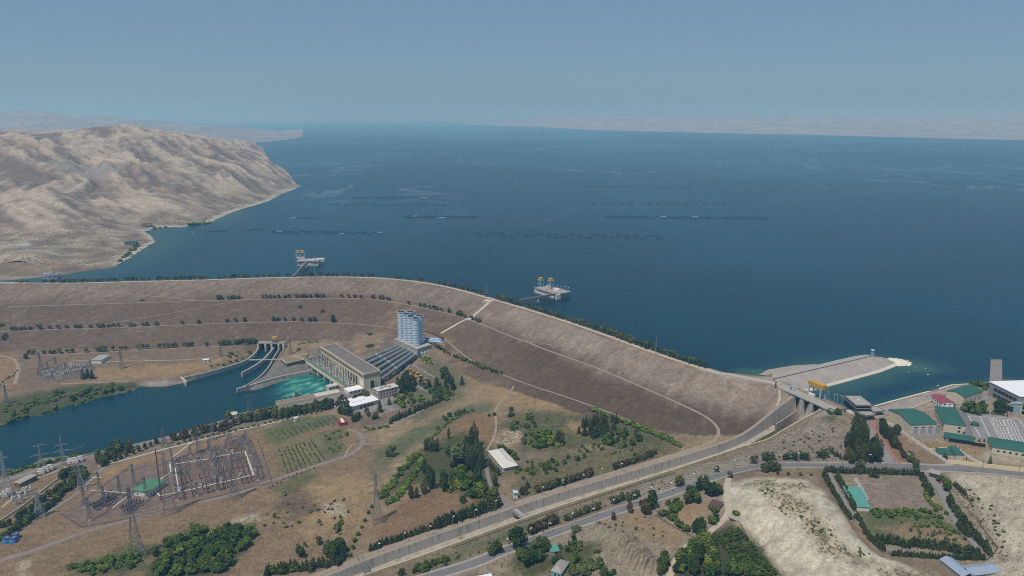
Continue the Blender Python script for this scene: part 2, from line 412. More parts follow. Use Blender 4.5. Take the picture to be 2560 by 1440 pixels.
def gp(px, py, far=5000):
    """point of the ground (terrain or water) that the photo shows at (px, py)"""
    d = ray(px, py)
    if py > 640 or px > 800: far = min(far, 1400)
    t = np.linspace(350, far, 1600); x = d[0] * t / d[1]; y = t; z = CH + d[2] * t / d[1]
    h = Hv(x, y); below = np.nonzero(z < h)[0]
    if len(below) == 0:
        return atz(px, py, ZL)
    i = max(1, below[0]); a, b = t[i - 1], t[i]
    for _ in range(24):
        m = (a + b) / 2; zz = CH + d[2] * m / d[1]
        if zz < H(d[0] * m / d[1], m): b = m
        else: a = m
    return (d[0] * b / d[1], b, CH + d[2] * b / d[1])
# benches cut for the tracks on the dam face
BENCH = [
    [(20, 767), (180, 762), (340, 757), (504, 752), (606, 749), (720, 747), (858, 745), (960, 750), (1060, 770), (1120, 783), (1165, 796), (1215, 815), (1300, 850), (1380, 880), (1480, 915), (1560, 948), (1640, 983), (1700, 1010), (1750, 1033), (1785, 1056), (1800, 1080), (1785, 1105), (1750, 1118), (1712, 1126)],
    [(14, 716), (150, 724), (293, 733), (400, 742), (490, 750)],
    [(606, 749), (500, 770), (400, 788), (300, 804), (238, 814)],
    [(-100, 832), (24, 828), (143, 823), (272, 820), (408, 814), (558, 808), (715, 804), (790, 806), (851, 808), (920, 812), (995, 822)],
    [(-60, 893), (68, 889), (238, 882), (374, 874), (480, 869), (558, 866), (640, 862)],
    [(1110, 846), (1145, 876), (1175, 900), (1240, 930), (1320, 962), (1400, 987), (1500, 1022), (1600, 1062), (1680, 1100), (1712, 1126)],
    [(1316, 852), (1440, 872), (1544, 892), (1640, 908), (1720, 922), (1800, 938)]]
BW = [smooth([gp(*p) for p in l], 1) for l in BENCH]
for l, hw in zip(BW, (3.2, 2.6, 2.6, 3.2, 3.0, 3.0, 2.0)):
    P = PN; d, s_, zv = pdist(P, l, [p[2] for p in l])
    k = sstep(hw + 4.5, hw, d).reshape(ZN.shape); ZN = ZN * (1 - k) + zv.reshape(ZN.shape) * k

# levelled yards: each polygon of ground is brought to its own best plane
FLATS = [
    [(2225, 1062), (2290, 1010), (2400, 970), (2700, 985), (2700, 1175), (2400, 1165), (2350, 1150)],
    [(2060, 1180), (2320, 1187), (2400, 1240), (2490, 1388), (2440, 1400), (2215, 1385), (2160, 1330)],
    [(870, 1000), (905, 985), (985, 962), (1005, 1000), (960, 1045), (880, 1050), (840, 1010)],
    [(150, 1285), (330, 1160), (425, 1150), (620, 1088), (680, 1206), (450, 1250), (210, 1322)],
    [(0, 1215), (110, 1160), (230, 1135), (260, 1150), (110, 1240), (0, 1290)],
    [(75, 935), (150, 915), (290, 890), (290, 912), (230, 948), (100, 958)],
    [(1000, 935), (1045, 905), (1095, 950), (1045, 975)],
    [(1215, 1130), (1245, 1115), (1300, 1165), (1265, 1190)],
    [(985, 862), (1042, 892), (1078, 868), (1020, 842)],
    [(2105, 1040), (2165, 1040), (2230, 1060), (2190, 1075), (2110, 1050)]]
for poly in FLATS:
    w2 = [gp(*p)[:2] for p in poly]; d = sdist(PN, w2); ins = d < 0
    if ins.sum() < 12: continue
    A_ = np.stack([PN[ins, 0], PN[ins, 1], np.ones(ins.sum())], 1); co = np.linalg.lstsq(A_, ZN.ravel()[ins], rcond=None)[0]
    pl = PN[:, 0] * co[0] + PN[:, 1] * co[1] + co[2]; k = sstep(10, 2, d)
    ZN = (ZN.ravel() * (1 - k) + pl * k).reshape(ZN.shape)

# bed of the penstocks, cut below the pipes
_pq = [atz(x, y, z)[:2] for x, y, z in ((898, 905, 14), (958, 956, 14), (1040, 892, 22), (990, 864, 22))]
_d = sdist(PN, _pq); _e0 = np.array(atz(930, 926, 14)[:2]); _e1 = np.array(atz(1014, 878, 22)[:2]); _ax = _e1 - _e0
_t = np.clip(((PN - _e0) @ _ax) / (_ax @ _ax), -.1, 1.1); _pl = 13.5 - 2 + _t * 9; _k = sstep(10, 1, _d)
ZN = (ZN.ravel() * (1 - _k) + np.minimum(ZN.ravel(), _pl) * _k).reshape(ZN.shape)
# ------------------------------------------------------------------ terrain: surface colours (soil, grass, clay) and meshes
TAN, BROWN, DAMC, DAML = (144, 125, 98), (116, 101, 87), (108, 91, 76), (158, 143, 126)
GREEN, DKGREEN, CLAY, GREY = (94, 102, 66), (62, 74, 44), (192, 182, 160), (140, 132, 124)
ZONES = [  # colour, scrub density, feather (m), jitter (m), outline in the photo
    ((128, 109, 88), .35, 8, 6, [(-300, 880), (640, 862), (650, 900), (470, 960), (330, 960), (0, 1020), (-300, 1060)]),
    ((150, 126, 92), .2, 14, 14, [(200, 925), (520, 905), (640, 885), (560, 915), (450, 945), (250, 950), (150, 945)]),
    ((112, 102, 92), .1, 6, 4, [(75, 935), (150, 915), (235, 910), (230, 945), (100, 955)]),
    ((146, 122, 92), .3, 14, 12, [(-100, 890), (30, 895), (50, 920), (20, 985), (-100, 1020)]),
    ((124, 118, 112), .15, 2, 1, [(600, 977), (625, 935), (660, 925), (700, 900), (775, 905), (770, 935), (640, 975)]),
    ((144, 136, 126), .2, 2, 1.5, [(330, 967), (350, 956), (440, 952), (466, 950), (462, 962), (400, 970)]),
    ((84, 92, 62), .8, 8, 8, [(-300, 1040), (0, 1005), (90, 980), (180, 965), (260, 958), (340, 960), (356, 970), (240, 1010), (100, 1060), (-300, 1100)]),
    ((132, 118, 100), .4, 8, 6, [(-200, 1180), (60, 1140), (200, 1095), (420, 1075), (640, 1025), (740, 990), (860, 975), (900, 1000), (700, 1050), (460, 1110), (230, 1190), (0, 1280), (-200, 1370)]),
    ((138, 130, 122), .1, 3, 2, [(690, 1010), (880, 968), (960, 960), (1010, 1020), (940, 1040), (860, 1010), (700, 1030)]),
    ((134, 113, 88), .4, 16, 14, [(-200, 1230), (220, 1180), (640, 1080), (900, 1060), (960, 1120), (900, 1250), (870, 1400), (600, 1440), (-200, 1500)]),
    ((124, 107, 95), .12, 5, 4, [(150, 1285), (330, 1160), (425, 1150), (620, 1088), (680, 1206), (450, 1250), (210, 1322)]),
    ((120, 102, 92), .10, 4, 3, [(423, 1151), (618, 1091), (678, 1205), (447, 1250)]),
    ((152, 128, 94), .35, 16, 14, [(700, 1220), (880, 1180), (960, 1220), (880, 1350), (760, 1330), (660, 1290)]),
    ((150, 126, 92), .3, 10, 10, [(230, 1180), (420, 1130), (540, 1100), (430, 1140), (330, 1160), (240, 1230)]),
    ((102, 106, 72), .5, 5, 5, [(660, 1075), (730, 1048), (840, 1035), (860, 1050), (760, 1080), (700, 1110), (668, 1108)]),
    ((120, 112, 84), .4, 6, 5, [(680, 1115), (800, 1080), (850, 1110), (840, 1150), (700, 1190)]),
    ((100, 104, 70), .5, 6, 6, [(800, 1085), (850, 1070), (860, 1140), (820, 1140)]),
    ((106, 104, 72), .5, 6, 6, [(664, 1222), (780, 1170), (800, 1190), (720, 1240)]),
    ((146, 128, 100), .25, 12, 10, [(1060, 1000), (1180, 960), (1270, 950), (1300, 1000), (1220, 1030), (1100, 1050), (960, 1110), (900, 1090), (980, 1060)]),
    ((104, 106, 78), .5, 10, 10, [(930, 1130), (1060, 1060), (1170, 1015), (1240, 1000), (1230, 1025), (1120, 1060), (1020, 1130), (940, 1190)]),
    ((110, 106, 78), .5, 12, 10, [(1060, 890), (1140, 920), (1170, 960), (1150, 1000), (1040, 1060), (1000, 1040), (1040, 960)]),
    ((152, 128, 92), .2, 14, 12, [(1180, 955), (1280, 950), (1420, 1000), (1540, 1045), (1440, 1030), (1300, 1020), (1230, 1000)]),
    ((134, 108, 82), .35, 10, 10, [(1090, 1110), (1160, 1040), (1240, 1030), (1270, 1090), (1210, 1130), (1100, 1170)]),
    ((100, 100, 66), .8, 14, 12, [(1240, 1060), (1330, 1030), (1500, 1030), (1660, 1080), (1700, 1120), (1600, 1150), (1500, 1110), (1420, 1130), (1320, 1130), (1270, 1090)]),
    ((112, 104, 76), .6, 14, 12, [(1280, 1180), (1400, 1130), (1560, 1120), (1640, 1140), (1520, 1190), (1380, 1240), (1290, 1250)]),
    ((140, 122, 98), .3, 6, 6, [(1225, 1115), (1270, 1075), (1310, 1090), (1290, 1120), (1240, 1130)]),
    ((150, 128, 92), .3, 12, 10, [(1430, 1055), (1500, 1060), (1480, 1090), (1420, 1080)]),
    ((78, 86, 52), .8, 10, 8, [(970, 1230), (1060, 1120), (1150, 1080), (1230, 1120), (1250, 1260), (1180, 1280), (1080, 1200)]),
    ((130, 106, 80), .35, 12, 10, [(1000, 1260), (1060, 1200), (1160, 1230), (1200, 1250), (1060, 1320), (940, 1380), (920, 1330)]),
    ((136, 120, 98), .5, 8, 6, [(900, 1440), (1100, 1365), (1300, 1295), (1450, 1248), (1660, 1180), (1850, 1120), (1890, 1160), (1750, 1205), (1600, 1255), (1420, 1315), (1250, 1375), (1080, 1440)]),
    ((112, 110, 80), .5, 8, 8, [(1000, 1430), (1200, 1350), (1330, 1300), (1420, 1290), (1300, 1340), (1180, 1390), (1060, 1440)]),
    ((150, 140, 120), .55, 8, 8, [(1550, 1235), (1700, 1180), (1880, 1130), (1960, 1140), (1880, 1160), (1700, 1212), (1590, 1250)]),
    ((138, 126, 110), .5, 8, 6, [(1870, 1125), (1930, 1100), (2000, 1050), (2090, 1040), (2140, 1070), (2110, 1160), (1950, 1162), (1890, 1160)]),
    ((104, 104, 76), .6, 6, 5, [(2040, 1032), (2090, 1040), (2115, 1060), (2060, 1050)]),
    ((136, 114, 90), .4, 6, 5, [(2190, 1060), (2260, 1090), (2350, 1150), (2210, 1160)]),
    ((144, 132, 112), .4, 8, 6, [(1100, 1440), (1260, 1380), (1420, 1322), (1600, 1262), (1780, 1205), (1830, 1205), (1810, 1300), (1760, 1440)]),
    ((148, 126, 96), .3, 8, 8, [(1520, 1300), (1600, 1280), (1690, 1320), (1730, 1340), (1680, 1370), (1600, 1340)]),
    ((152, 128, 98), .2, 6, 6, [(1670, 1255), (1740, 1240), (1790, 1270), (1740, 1320), (1690, 1310)]),
    ((146, 134, 112), .4, 5, 5, [(1510, 1345), (1570, 1320), (1640, 1370), (1670, 1440), (1560, 1440)]),
    (CLAY, .18, 5, 5, [(1810, 1215), (1860, 1200), (1960, 1195), (2010, 1200), (2060, 1230), (2130, 1330), (2200, 1390), (2300, 1430), (2450, 1500), (2000, 1600), (1955, 1440), (1880, 1345), (1835, 1300), (1812, 1250)]),
    ((170, 156, 130), .75, 10, 9, [(1910, 1215), (1960, 1225), (2040, 1290), (2120, 1390), (2060, 1380), (1980, 1300), (1920, 1250)]),
    ((164, 152, 128), .8, 8, 8, [(1830, 1215), (1920, 1200), (2030, 1215), (2010, 1225), (1900, 1220)]),
    ((156, 142, 118), .8, 8, 8, [(2140, 1390), (2240, 1425), (2350, 1440), (2260, 1445), (2120, 1410)]),
    ((140, 128, 106), .4, 4, 3, [(2056, 1182), (2320, 1190), (2400, 1240), (2490, 1390), (2430, 1402), (2215, 1390), (2160, 1330)]),
    ((138, 122, 106), .35, 3, 3, [(2150, 1195), (2290, 1195), (2330, 1272), (2170, 1268)]),
    ((98, 102, 68), .5, 5, 5, [(2150, 1275), (2330, 1275), (2370, 1300), (2440, 1370), (2250, 1365), (2180, 1345)]),
    ((138, 118, 92), .4, 5, 5, [(2200, 1320), (2300, 1310), (2390, 1330), (2420, 1360), (2280, 1350)]),
    ((182, 170, 148), .35, 6, 6, [(2365, 1180), (2560, 1195), (3000, 1280), (3000, 1550), (2480, 1550), (2480, 1400), (2492, 1380), (2440, 1300), (2400, 1235)]),
    ((150, 138, 116), .8, 8, 8, [(2380, 1215), (2420, 1230), (2480, 1330), (2520, 1400), (2490, 1380), (2430, 1290)]),
    ((150, 138, 118), .4, 6, 5, [(2200, 1040), (2380, 965), (2700, 960), (2700, 1180), (2380, 1165), (2230, 1070)]),
    ((146, 124, 92), .3, 6, 5, [(2270, 1100), (2440, 1110), (2560, 1140), (2560, 1175), (2400, 1160), (2330, 1130)]),
    ((158, 146, 126), .2, 5, 4, [(2470, 1120), (2560, 1135), (2560, 1165), (2440, 1155)]),
    ((160, 150, 140), .1, 2, 1.5, [(2180, 1020), (2380, 965), (2420, 963), (2400, 985), (2220, 1050), (2190, 1045)]),
    ((158, 148, 134), .1, 3, 2, [(1730, 905), (1800, 930), (1850, 937), (1900, 942), (1945, 945), (1990, 972), (1935, 968), (1890, 958), (1800, 941), (1740, 922)]),
    ((146, 140, 130), .1, 3, 2, [(1905, 940), (1950, 950), (2080, 1010), (2120, 1035), (2040, 1040), (1960, 985)]),
    ((146, 136, 122), .3, 5, 5, [(-300, 725), (-300, 690), (0, 690), (120, 690), (30, 712), (0, 735), (-300, 760)]),
    ((182, 168, 142), .5, 5, 8, [(812, 1258), (845, 1262), (858, 1288), (826, 1290), (808, 1274)]),
    ((168, 154, 130), .5, 6, 8, [(575, 1306), (600, 1292), (642, 1284), (648, 1300), (610, 1312)]),
    ((170, 154, 130), .7, 5, 6, [(1236, 1090), (1262, 1070), (1298, 1080), (1292, 1108), (1262, 1118), (1240, 1108)]),
    ((164, 148, 124), .4, 5, 6, [(40, 1440), (55, 1405), (72, 1405), (64, 1440)]),
    ((112, 96, 78), .6, 10, 10, [(690, 1240), (760, 1225), (800, 1270), (740, 1300), (680, 1275)]),
    ((70, 80, 48), .9, 8, 8, [(370, 1425), (400, 1370), (470, 1330), (560, 1318), (630, 1310), (642, 1335), (600, 1375), (560, 1440), (370, 1450)]),
    ((86, 92, 58), .8, 10, 8, [(160, 1420), (260, 1385), (330, 1365), (380, 1375), (360, 1430), (200, 1440)]),
    ((66, 74, 42), .9, 5, 5, [(1690, 1400), (1760, 1330), (1830, 1310), (1900, 1370), (1950, 1440), (1990, 1500), (1680, 1500)]),
    ((84, 88, 56), .8, 8, 8, [(1260, 1440), (1300, 1390), (1400, 1370), (1500, 1350), (1480, 1400), (1420, 1440)]),
]
def paint(P, Z, dam):
    n = len(P); x, y = P[:, 0], P[:, 1]
    c = np.empty((n, 3)); base = np.array(lin(TAN)); br = np.array(lin(BROWN))
    k = (sstep(-.35, .4, fbm(x / 70, y / 70, 4, 41)))[:, None]
    c[:] = br * k + base * (1 - k)
    k = sstep(.12, .42, fbm(x / 24, y / 24, 4, 43))[:, None] * .55; c = c * (1 - k) + np.array(lin((168, 150, 124)))[None] * k; sc = np.full(n, .3)
    jit = fbm(x / 18, y / 18, 3, 55)
    for col, s_, fe, ji, poly in ZONES:
        w2 = [gp(px, py)[:2] for px, py in poly]
        a = np.array(w2); lo = a.min(0) - 40; hi = a.max(0) + 40
        m = np.nonzero((x > lo[0]) & (x < hi[0]) & (y > lo[1]) & (y < hi[1]))[0]
        if len(m) == 0: continue
        k = sstep(fe, -fe, sdist(P[m], w2) + jit[m] * ji * 1.6)
        v = (1 + .16 * fbm(x[m] / 26, y[m] / 26, 3, 61))[:, None]
        c[m] = c[m] * (1 - k[:, None]) + np.array(lin(col)) * v * k[:, None]; sc[m] = sc[m] * (1 - k) + s_ * k
    # dam face: purple-brown earth, paler straw streaks running down the upper face, tan patches
    d, side, _ = pdist(P, CREST)
    t = d * 1.0
    along = (x * .8 - y * .6)
    st = .55 * fbm(along / 11, d / 40, 5, 71) + .5 * fbm(x / 60, y / 60, 4, 73) + .6 * fbm(x / 7, y / 5, 4, 75)
    up = sstep(46, 60, Z + 6 * fbm(x / 50, y / 50, 3, 77))
    right = sstep(-80, 60, x)
    kk = np.clip(up * (.42 + .28 * right) + st * (.35 + .35 * up), 0, 1)
    kk = np.maximum(kk, sstep(.15, .5, st) * .35 * (1 - right))
    dc = np.array(lin(DAMC))[None] * (1 - kk[:, None]) + np.array(lin(DAML))[None] * kk[:, None]
    tanp = sstep(.0, .5, fbm(x / 55, y / 40, 4, 79)) * (1 - up) * (1 - right) * sstep(-330, -230, x)
    dc = dc * (1 - .75 * tanp[:, None]) + np.array(lin((146, 124, 94)))[None] * .75 * tanp[:, None]
    dk = (1 - right * .25 * (1 - up))[:, None]
    dmask = (dam | ((d < 192) & (x < -300))) & (side > 0) & (d > 1)
    c[dmask] = (dc * dk)[dmask]; sc[dmask] = np.where(up > .4, .32, .16)[dmask]
    k = sstep(.18, .5, fbm(x / 17, y / 13, 5, 89))[:, None] * .38; c = c * (1 - k) + c * np.array([.62, .64, .62])[None] * k
    k = sstep(.22, .55, fbm(x / 11, y / 15, 4, 93))[:, None] * .35; c = c * (1 - k) + np.minimum(c * 1.45, .5) * k
    lum = c.mean(1); cl_ = sstep(.24, .36, lum)
    ri = fbm((x + y) / 40 + .3 * fbm(x / 20, y / 20, 2, 3), (x - y) / 8, 5, 87, True); rj = fbm(x / 60, y / 60, 3, 88); c *= (1 + cl_ * (.42 * (ri - .40) - .05 + .22 * rj))[:, None]
    c *= (1 + .16 * fbm(x / 8, y / 8, 3, 83) + .12 * fbm(x / 30, y / 30, 3, 85))[:, None]
    c *= .92
    return np.clip(c, .005, .9), sc
def ground_mat(name, scl=1.0, bump=.5):
    m = bpy.data.materials.new(name); m.use_nodes = True; n = m.node_tree; b = n.nodes['Principled BSDF']
    at = n.nodes.new('ShaderNodeAttribute'); at.attribute_name = 'Col'
    tc = n.nodes.new('ShaderNodeTexCoord')
    def nz(s, lo, hi, det=4, rough=.6):
        t = n.nodes.new('ShaderNodeTexNoise'); t.inputs['Scale'].default_value = s / scl; t.inputs['Detail'].default_value = det; t.inputs['Roughness'].default_value = rough
        n.links.new(tc.outputs['Object'], t.inputs['Vector'])
        r = n.nodes.new('ShaderNodeMapRange'); r.inputs[1].default_value = .3; r.inputs[2].default_value = .7; r.inputs[3].default_value = lo; r.inputs[4].default_value = hi
        n.links.new(t.outputs[0], r.inputs[0]); return t, r
    t1, r1 = nz(.14, .70, 1.30, 8, .78); t2, r2 = nz(.62, .74, 1.26, 4, .7)
    mu = n.nodes.new('ShaderNodeMath'); mu.operation = 'MULTIPLY'; n.links.new(r1.outputs[0], mu.inputs[0]); n.links.new(r2.outputs[0], mu.inputs[1])
    mx = n.nodes.new('ShaderNodeMix'); mx.data_type = 'RGBA'; mx.blend_type = 'MULTIPLY'; mx.inputs[0].default_value = 1
    n.links.new(at.outputs['Color'], mx.inputs[6]); n.links.new(mu.outputs[0], mx.inputs[7])
    vo = n.nodes.new('ShaderNodeTexVoronoi'); vo.inputs['Scale'].default_value = .46 / scl; n.links.new(tc.outputs['Object'], vo.inputs['Vector'])
    # dry tufts: small spots whose size follows the scrub density
    tuft = n.nodes.new('ShaderNodeMath'); tuft.operation = 'MULTIPLY_ADD'; n.links.new(at.outputs['Alpha'], tuft.inputs[0]); tuft.inputs[1].default_value = .80; tuft.inputs[2].default_value = 0
    lt = n.nodes.new('ShaderNodeMath'); lt.operation = 'LESS_THAN'; n.links.new(vo.outputs['Distance'], lt.inputs[0]); n.links.new(tuft.outputs[0], lt.inputs[1])
    sep = n.nodes.new('ShaderNodeSeparateColor'); n.links.new(vo.outputs['Color'], sep.inputs[0])
    g2 = n.nodes.new('ShaderNodeMath'); g2.operation = 'GREATER_THAN'; n.links.new(sep.outputs[0], g2.inputs[0]); g2.inputs[1].default_value = .45
    am = n.nodes.new('ShaderNodeMath'); am.operation = 'MULTIPLY'; n.links.new(lt.outputs[0], am.inputs[0]); n.links.new(g2.outputs[0], am.inputs[1])
    am2 = n.nodes.new('ShaderNodeMath'); am2.operation = 'MULTIPLY'; n.links.new(am.outputs[0], am2.inputs[0]); am2.inputs[1].default_value = .75
    m2 = n.nodes.new('ShaderNodeMix'); m2.data_type = 'RGBA'; n.links.new(am2.outputs[0], m2.inputs[0]); n.links.new(mx.outputs[2], m2.inputs[6]); m2.inputs[7].default_value = (*lin((78, 74, 56)), 1)
    n.links.new(m2.outputs[2], b.inputs['Base Color']); b.inputs['Roughness'].default_value = .95; b.inputs['Specular IOR Level'].default_value = .1
    bp = n.nodes.new('ShaderNodeBump'); bp.inputs['Strength'].default_value = bump; bp.inputs['Distance'].default_value = .8 * scl
    n.links.new(t1.outputs[0], bp.inputs['Height']); n.links.new(bp.outputs[0], b.inputs['Normal'])
    return m
M_GROUND = ground_mat('soil_and_dry_grass'); M_HILL = ground_mat('eroded_clay', 2.4, 1.0)
def grid_obj(name, gx, gy, Z, fmask, col, sc, m):
    ny, nx = Z.shape
    idx = np.arange(nx * ny).reshape(ny, nx)
    q = np.stack([idx[:-1, :-1], idx[:-1, 1:], idx[1:, 1:], idx[1:, :-1]], -1).reshape(-1, 4)
    q = q[fmask.ravel()]
    used, inv = np.unique(q, return_inverse=True); q = inv.reshape(-1, 4)
    X, Y = np.meshgrid(gx, gy); V = np.stack([X.ravel(), Y.ravel(), Z.ravel()], 1)[used]
    me = bpy.data.meshes.new(name); me.vertices.add(len(V)); me.vertices.foreach_set('co', V.ravel())
    me.loops.add(q.size); me.loops.foreach_set('vertex_index', q.ravel().astype(np.int32))
    me.polygons.add(len(q)); me.polygons.foreach_set('loop_start', np.arange(0, q.size, 4, dtype=np.int32)); me.polygons.foreach_set('loop_total', np.full(len(q), 4, np.int32))
    me.update(calc_edges=True); me.polygons.foreach_set('use_smooth', np.ones(len(q), bool))
    ca = me.color_attributes.new('Col', 'FLOAT_COLOR', 'POINT')
    ca.data.foreach_set('color', np.concatenate([col, sc[:, None]], 1)[used].astype(np.float32).ravel())
    me.materials.append(m); o = bpy.data.objects.new(name, me); COL.objects.link(o); return o
_cn, _sn = paint(PN, ZN.ravel(), DAM.ravel())
_ctr = lambda A: (A[:-1, :-1] + A[1:, 1:]) / 2
_fy = _ctr(YY) < SEAM + 2
# only what the photo (and a step to its side) can see
_u = np.abs(_ctr(XX)) < .82 * (_ctr(YY) + 80) + 70
_dd, _sd, _ = pdist(PN, CREST); DAMX = DAM | ((_dd < 192) & (_sd > 0) & (PN[:, 0] < -300)).reshape(DAM.shape)
_dz = (DAMX[:-1, :-1] | DAMX[1:, 1:])
tag(grid_obj('ground', GX, GY, ZN, _fy & _u & ~_dz, _cn, _sn, M_GROUND), kind='structure')
o = grid_obj('earth_dam', GX, GY, ZN, _fy & _u & _dz, _cn, _sn, M_GROUND)
tag(o, 'long curved earth dam with a broad brown grassy face holding back the lake', 'dam')
# hills
hx, hy, hz = PH[:, 0], PH[:, 1], ZH.ravel()
gz, gxx = np.gradient(ZH, 10.0); slope = np.hypot(gz, gxx).ravel()
gu_, rg_ = gullies(hx, hy)
_wx = hx + fbm(hx / 300, hy / 300, 3, 2) * 90; _u, _v = .72 * _wx - .69 * hy, .69 * _wx + .72 * hy
_q = .9 * (gu_ - gu_.mean()) / gu_.std() + 1.0 * fbm(_v / 130, _u / 700, 5, 106) / .25 + .6 * fbm(_v / 28, _u / 150, 4, 108) / .25 + .4 * fbm(hx / 60, hy / 60, 4, 104) / .3 + .55 * fbm(_v / 12, _u / 40, 3, 109) / .3
k = sstep(-1.6, 1.8, _q)[:, None]  # ravines darkened, spurs paled: clay tones that also paint in relief shading
hc = np.array(lin((177, 163, 142)))[None] * k + np.array(lin((117, 103, 90)))[None] * (1 - k)
low = sstep(105, 80, hz)[:, None]
k2 = sstep(-.3, .35, fbm(hx / 60, hy / 60, 4, 107))[:, None]
hc = hc * (1 - low) + (np.array(lin((164, 152, 131)))[None] * k2 + np.array(lin((124, 110, 94)))[None] * (1 - k2)) * low
ld = sdist(PH, SHORE + [(-600, 5200), (5000, 5200), (5000, 900)])
sh = sstep(12, 5, np.abs(ld))[:, None]
hc = hc * (1 - sh) + np.array(lin((190, 182, 166)))[None] * sh
for px_, py_, rad, cc in ((190, 418, 85, (140, 132, 122)), (45, 612, 26, (166, 174, 168)), (245, 428, 80, (144, 136, 126))):
    q = gp(px_, py_); e = sstep(rad, rad * .6, np.hypot(hx - q[0], (hy - q[1]) * .9) + 20 * fbm(hx / 60, hy / 60, 2, 5))[:, None]
    hc = hc * (1 - e) + np.array(lin(cc))[None] * e
hs_ = np.where(low[:, 0] > .5, .5, .22)
_hm = (_ctr(HYY) > SEAM - 16) & (_ctr(ZH) > 58)
tag(grid_obj('hills', HX, HY, ZH - .3, _hm, np.clip(hc, .01, .9), hs_, M_HILL), kind='structure')
# far shores: eroded clay hills seen through the haze
def far_hills(name, shore, tops, depth, rows, seed, col, rough=1.0):
    px = np.linspace(shore[0][0], shore[-1][0], 260)
    sy = np.interp(px, [a for a, b in shore], [b for a, b in shore]); ty = np.interp(px, [a for a, b in tops], [b for a, b in tops])
    X = np.zeros((rows, len(px))); Y = X.copy(); Z = X.copy()
    for i, (p, s_, t_) in enumerate(zip(px, sy, ty)):
        d = ray(p, s_); D0 = d[1] * (ZL - CH) / d[2]
        for j in range(rows):
            f = j / (rows - 1); D = D0 + depth * f * (1 + D0 / 30000)
            X[j, i] = d[0] / d[1] * D; Y[j, i] = D
            dt = ray(p, t_); zt = CH + dt[2] / dt[1] * D
            Z[j, i] = ZL + 1 + max(0, zt - ZL) * min(1, f / .72) ** 1.5 * (1 - .35 * max(0, f - .72) / .28)
    e = np.clip((Z - ZL) / 90, 0, 1)
    Z = Z + e * (fbm(X / 900, Y / 900, 5, seed, True) - .2) * 60 * rough * np.clip(Y / 11000, .5, 1.6)
    Z[0] = ZL - 3
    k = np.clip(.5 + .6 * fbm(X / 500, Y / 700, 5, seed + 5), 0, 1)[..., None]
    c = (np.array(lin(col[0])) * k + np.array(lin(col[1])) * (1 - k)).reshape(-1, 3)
    ny, nx = Z.shape; idx = np.arange(nx * ny).reshape(ny, nx)
    V = np.stack([X.ravel(), Y.ravel(), Z.ravel()], 1)
    q = np.stack([idx[:-1, :-1], idx[:-1, 1:], idx[1:, 1:], idx[1:, :-1]], -1).reshape(-1, 4)
    me = bpy.data.meshes.new(name); me.from_pydata(V.tolist(), [], q.tolist()); me.polygons.foreach_set('use_smooth', [True] * len(q))
    ca = me.color_attributes.new('Col', 'FLOAT_COLOR', 'POINT'); ca.data.foreach_set('color', np.concatenate([c, np.full((len(c), 1), .1)], 1).astype(np.float32).ravel())
    me.materials.append(M_FAR); o = bpy.data.objects.new(name, me); COL.objects.link(o); return tag(o, kind='structure')
M_FAR = ground_mat('far_clay', 30, .6)
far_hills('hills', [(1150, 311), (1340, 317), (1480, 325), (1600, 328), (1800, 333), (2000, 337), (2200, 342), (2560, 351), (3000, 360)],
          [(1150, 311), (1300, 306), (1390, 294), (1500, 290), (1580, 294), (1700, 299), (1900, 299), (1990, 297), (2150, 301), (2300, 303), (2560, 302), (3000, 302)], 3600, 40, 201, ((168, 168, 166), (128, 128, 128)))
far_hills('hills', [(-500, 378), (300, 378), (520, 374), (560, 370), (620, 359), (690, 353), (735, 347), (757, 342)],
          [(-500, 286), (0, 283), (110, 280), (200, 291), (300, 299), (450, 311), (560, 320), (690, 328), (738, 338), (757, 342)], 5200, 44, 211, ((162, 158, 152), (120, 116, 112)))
far_hills('hills', [(1900, 313), (2300, 318), (2700, 320), (3200, 322)], [(1900, 306), (2150, 297), (2300, 290), (2450, 285), (2560, 280), (2800, 276), (3200, 276)], 6000, 24, 221, ((170, 160, 150), (130, 120, 116)), .8)
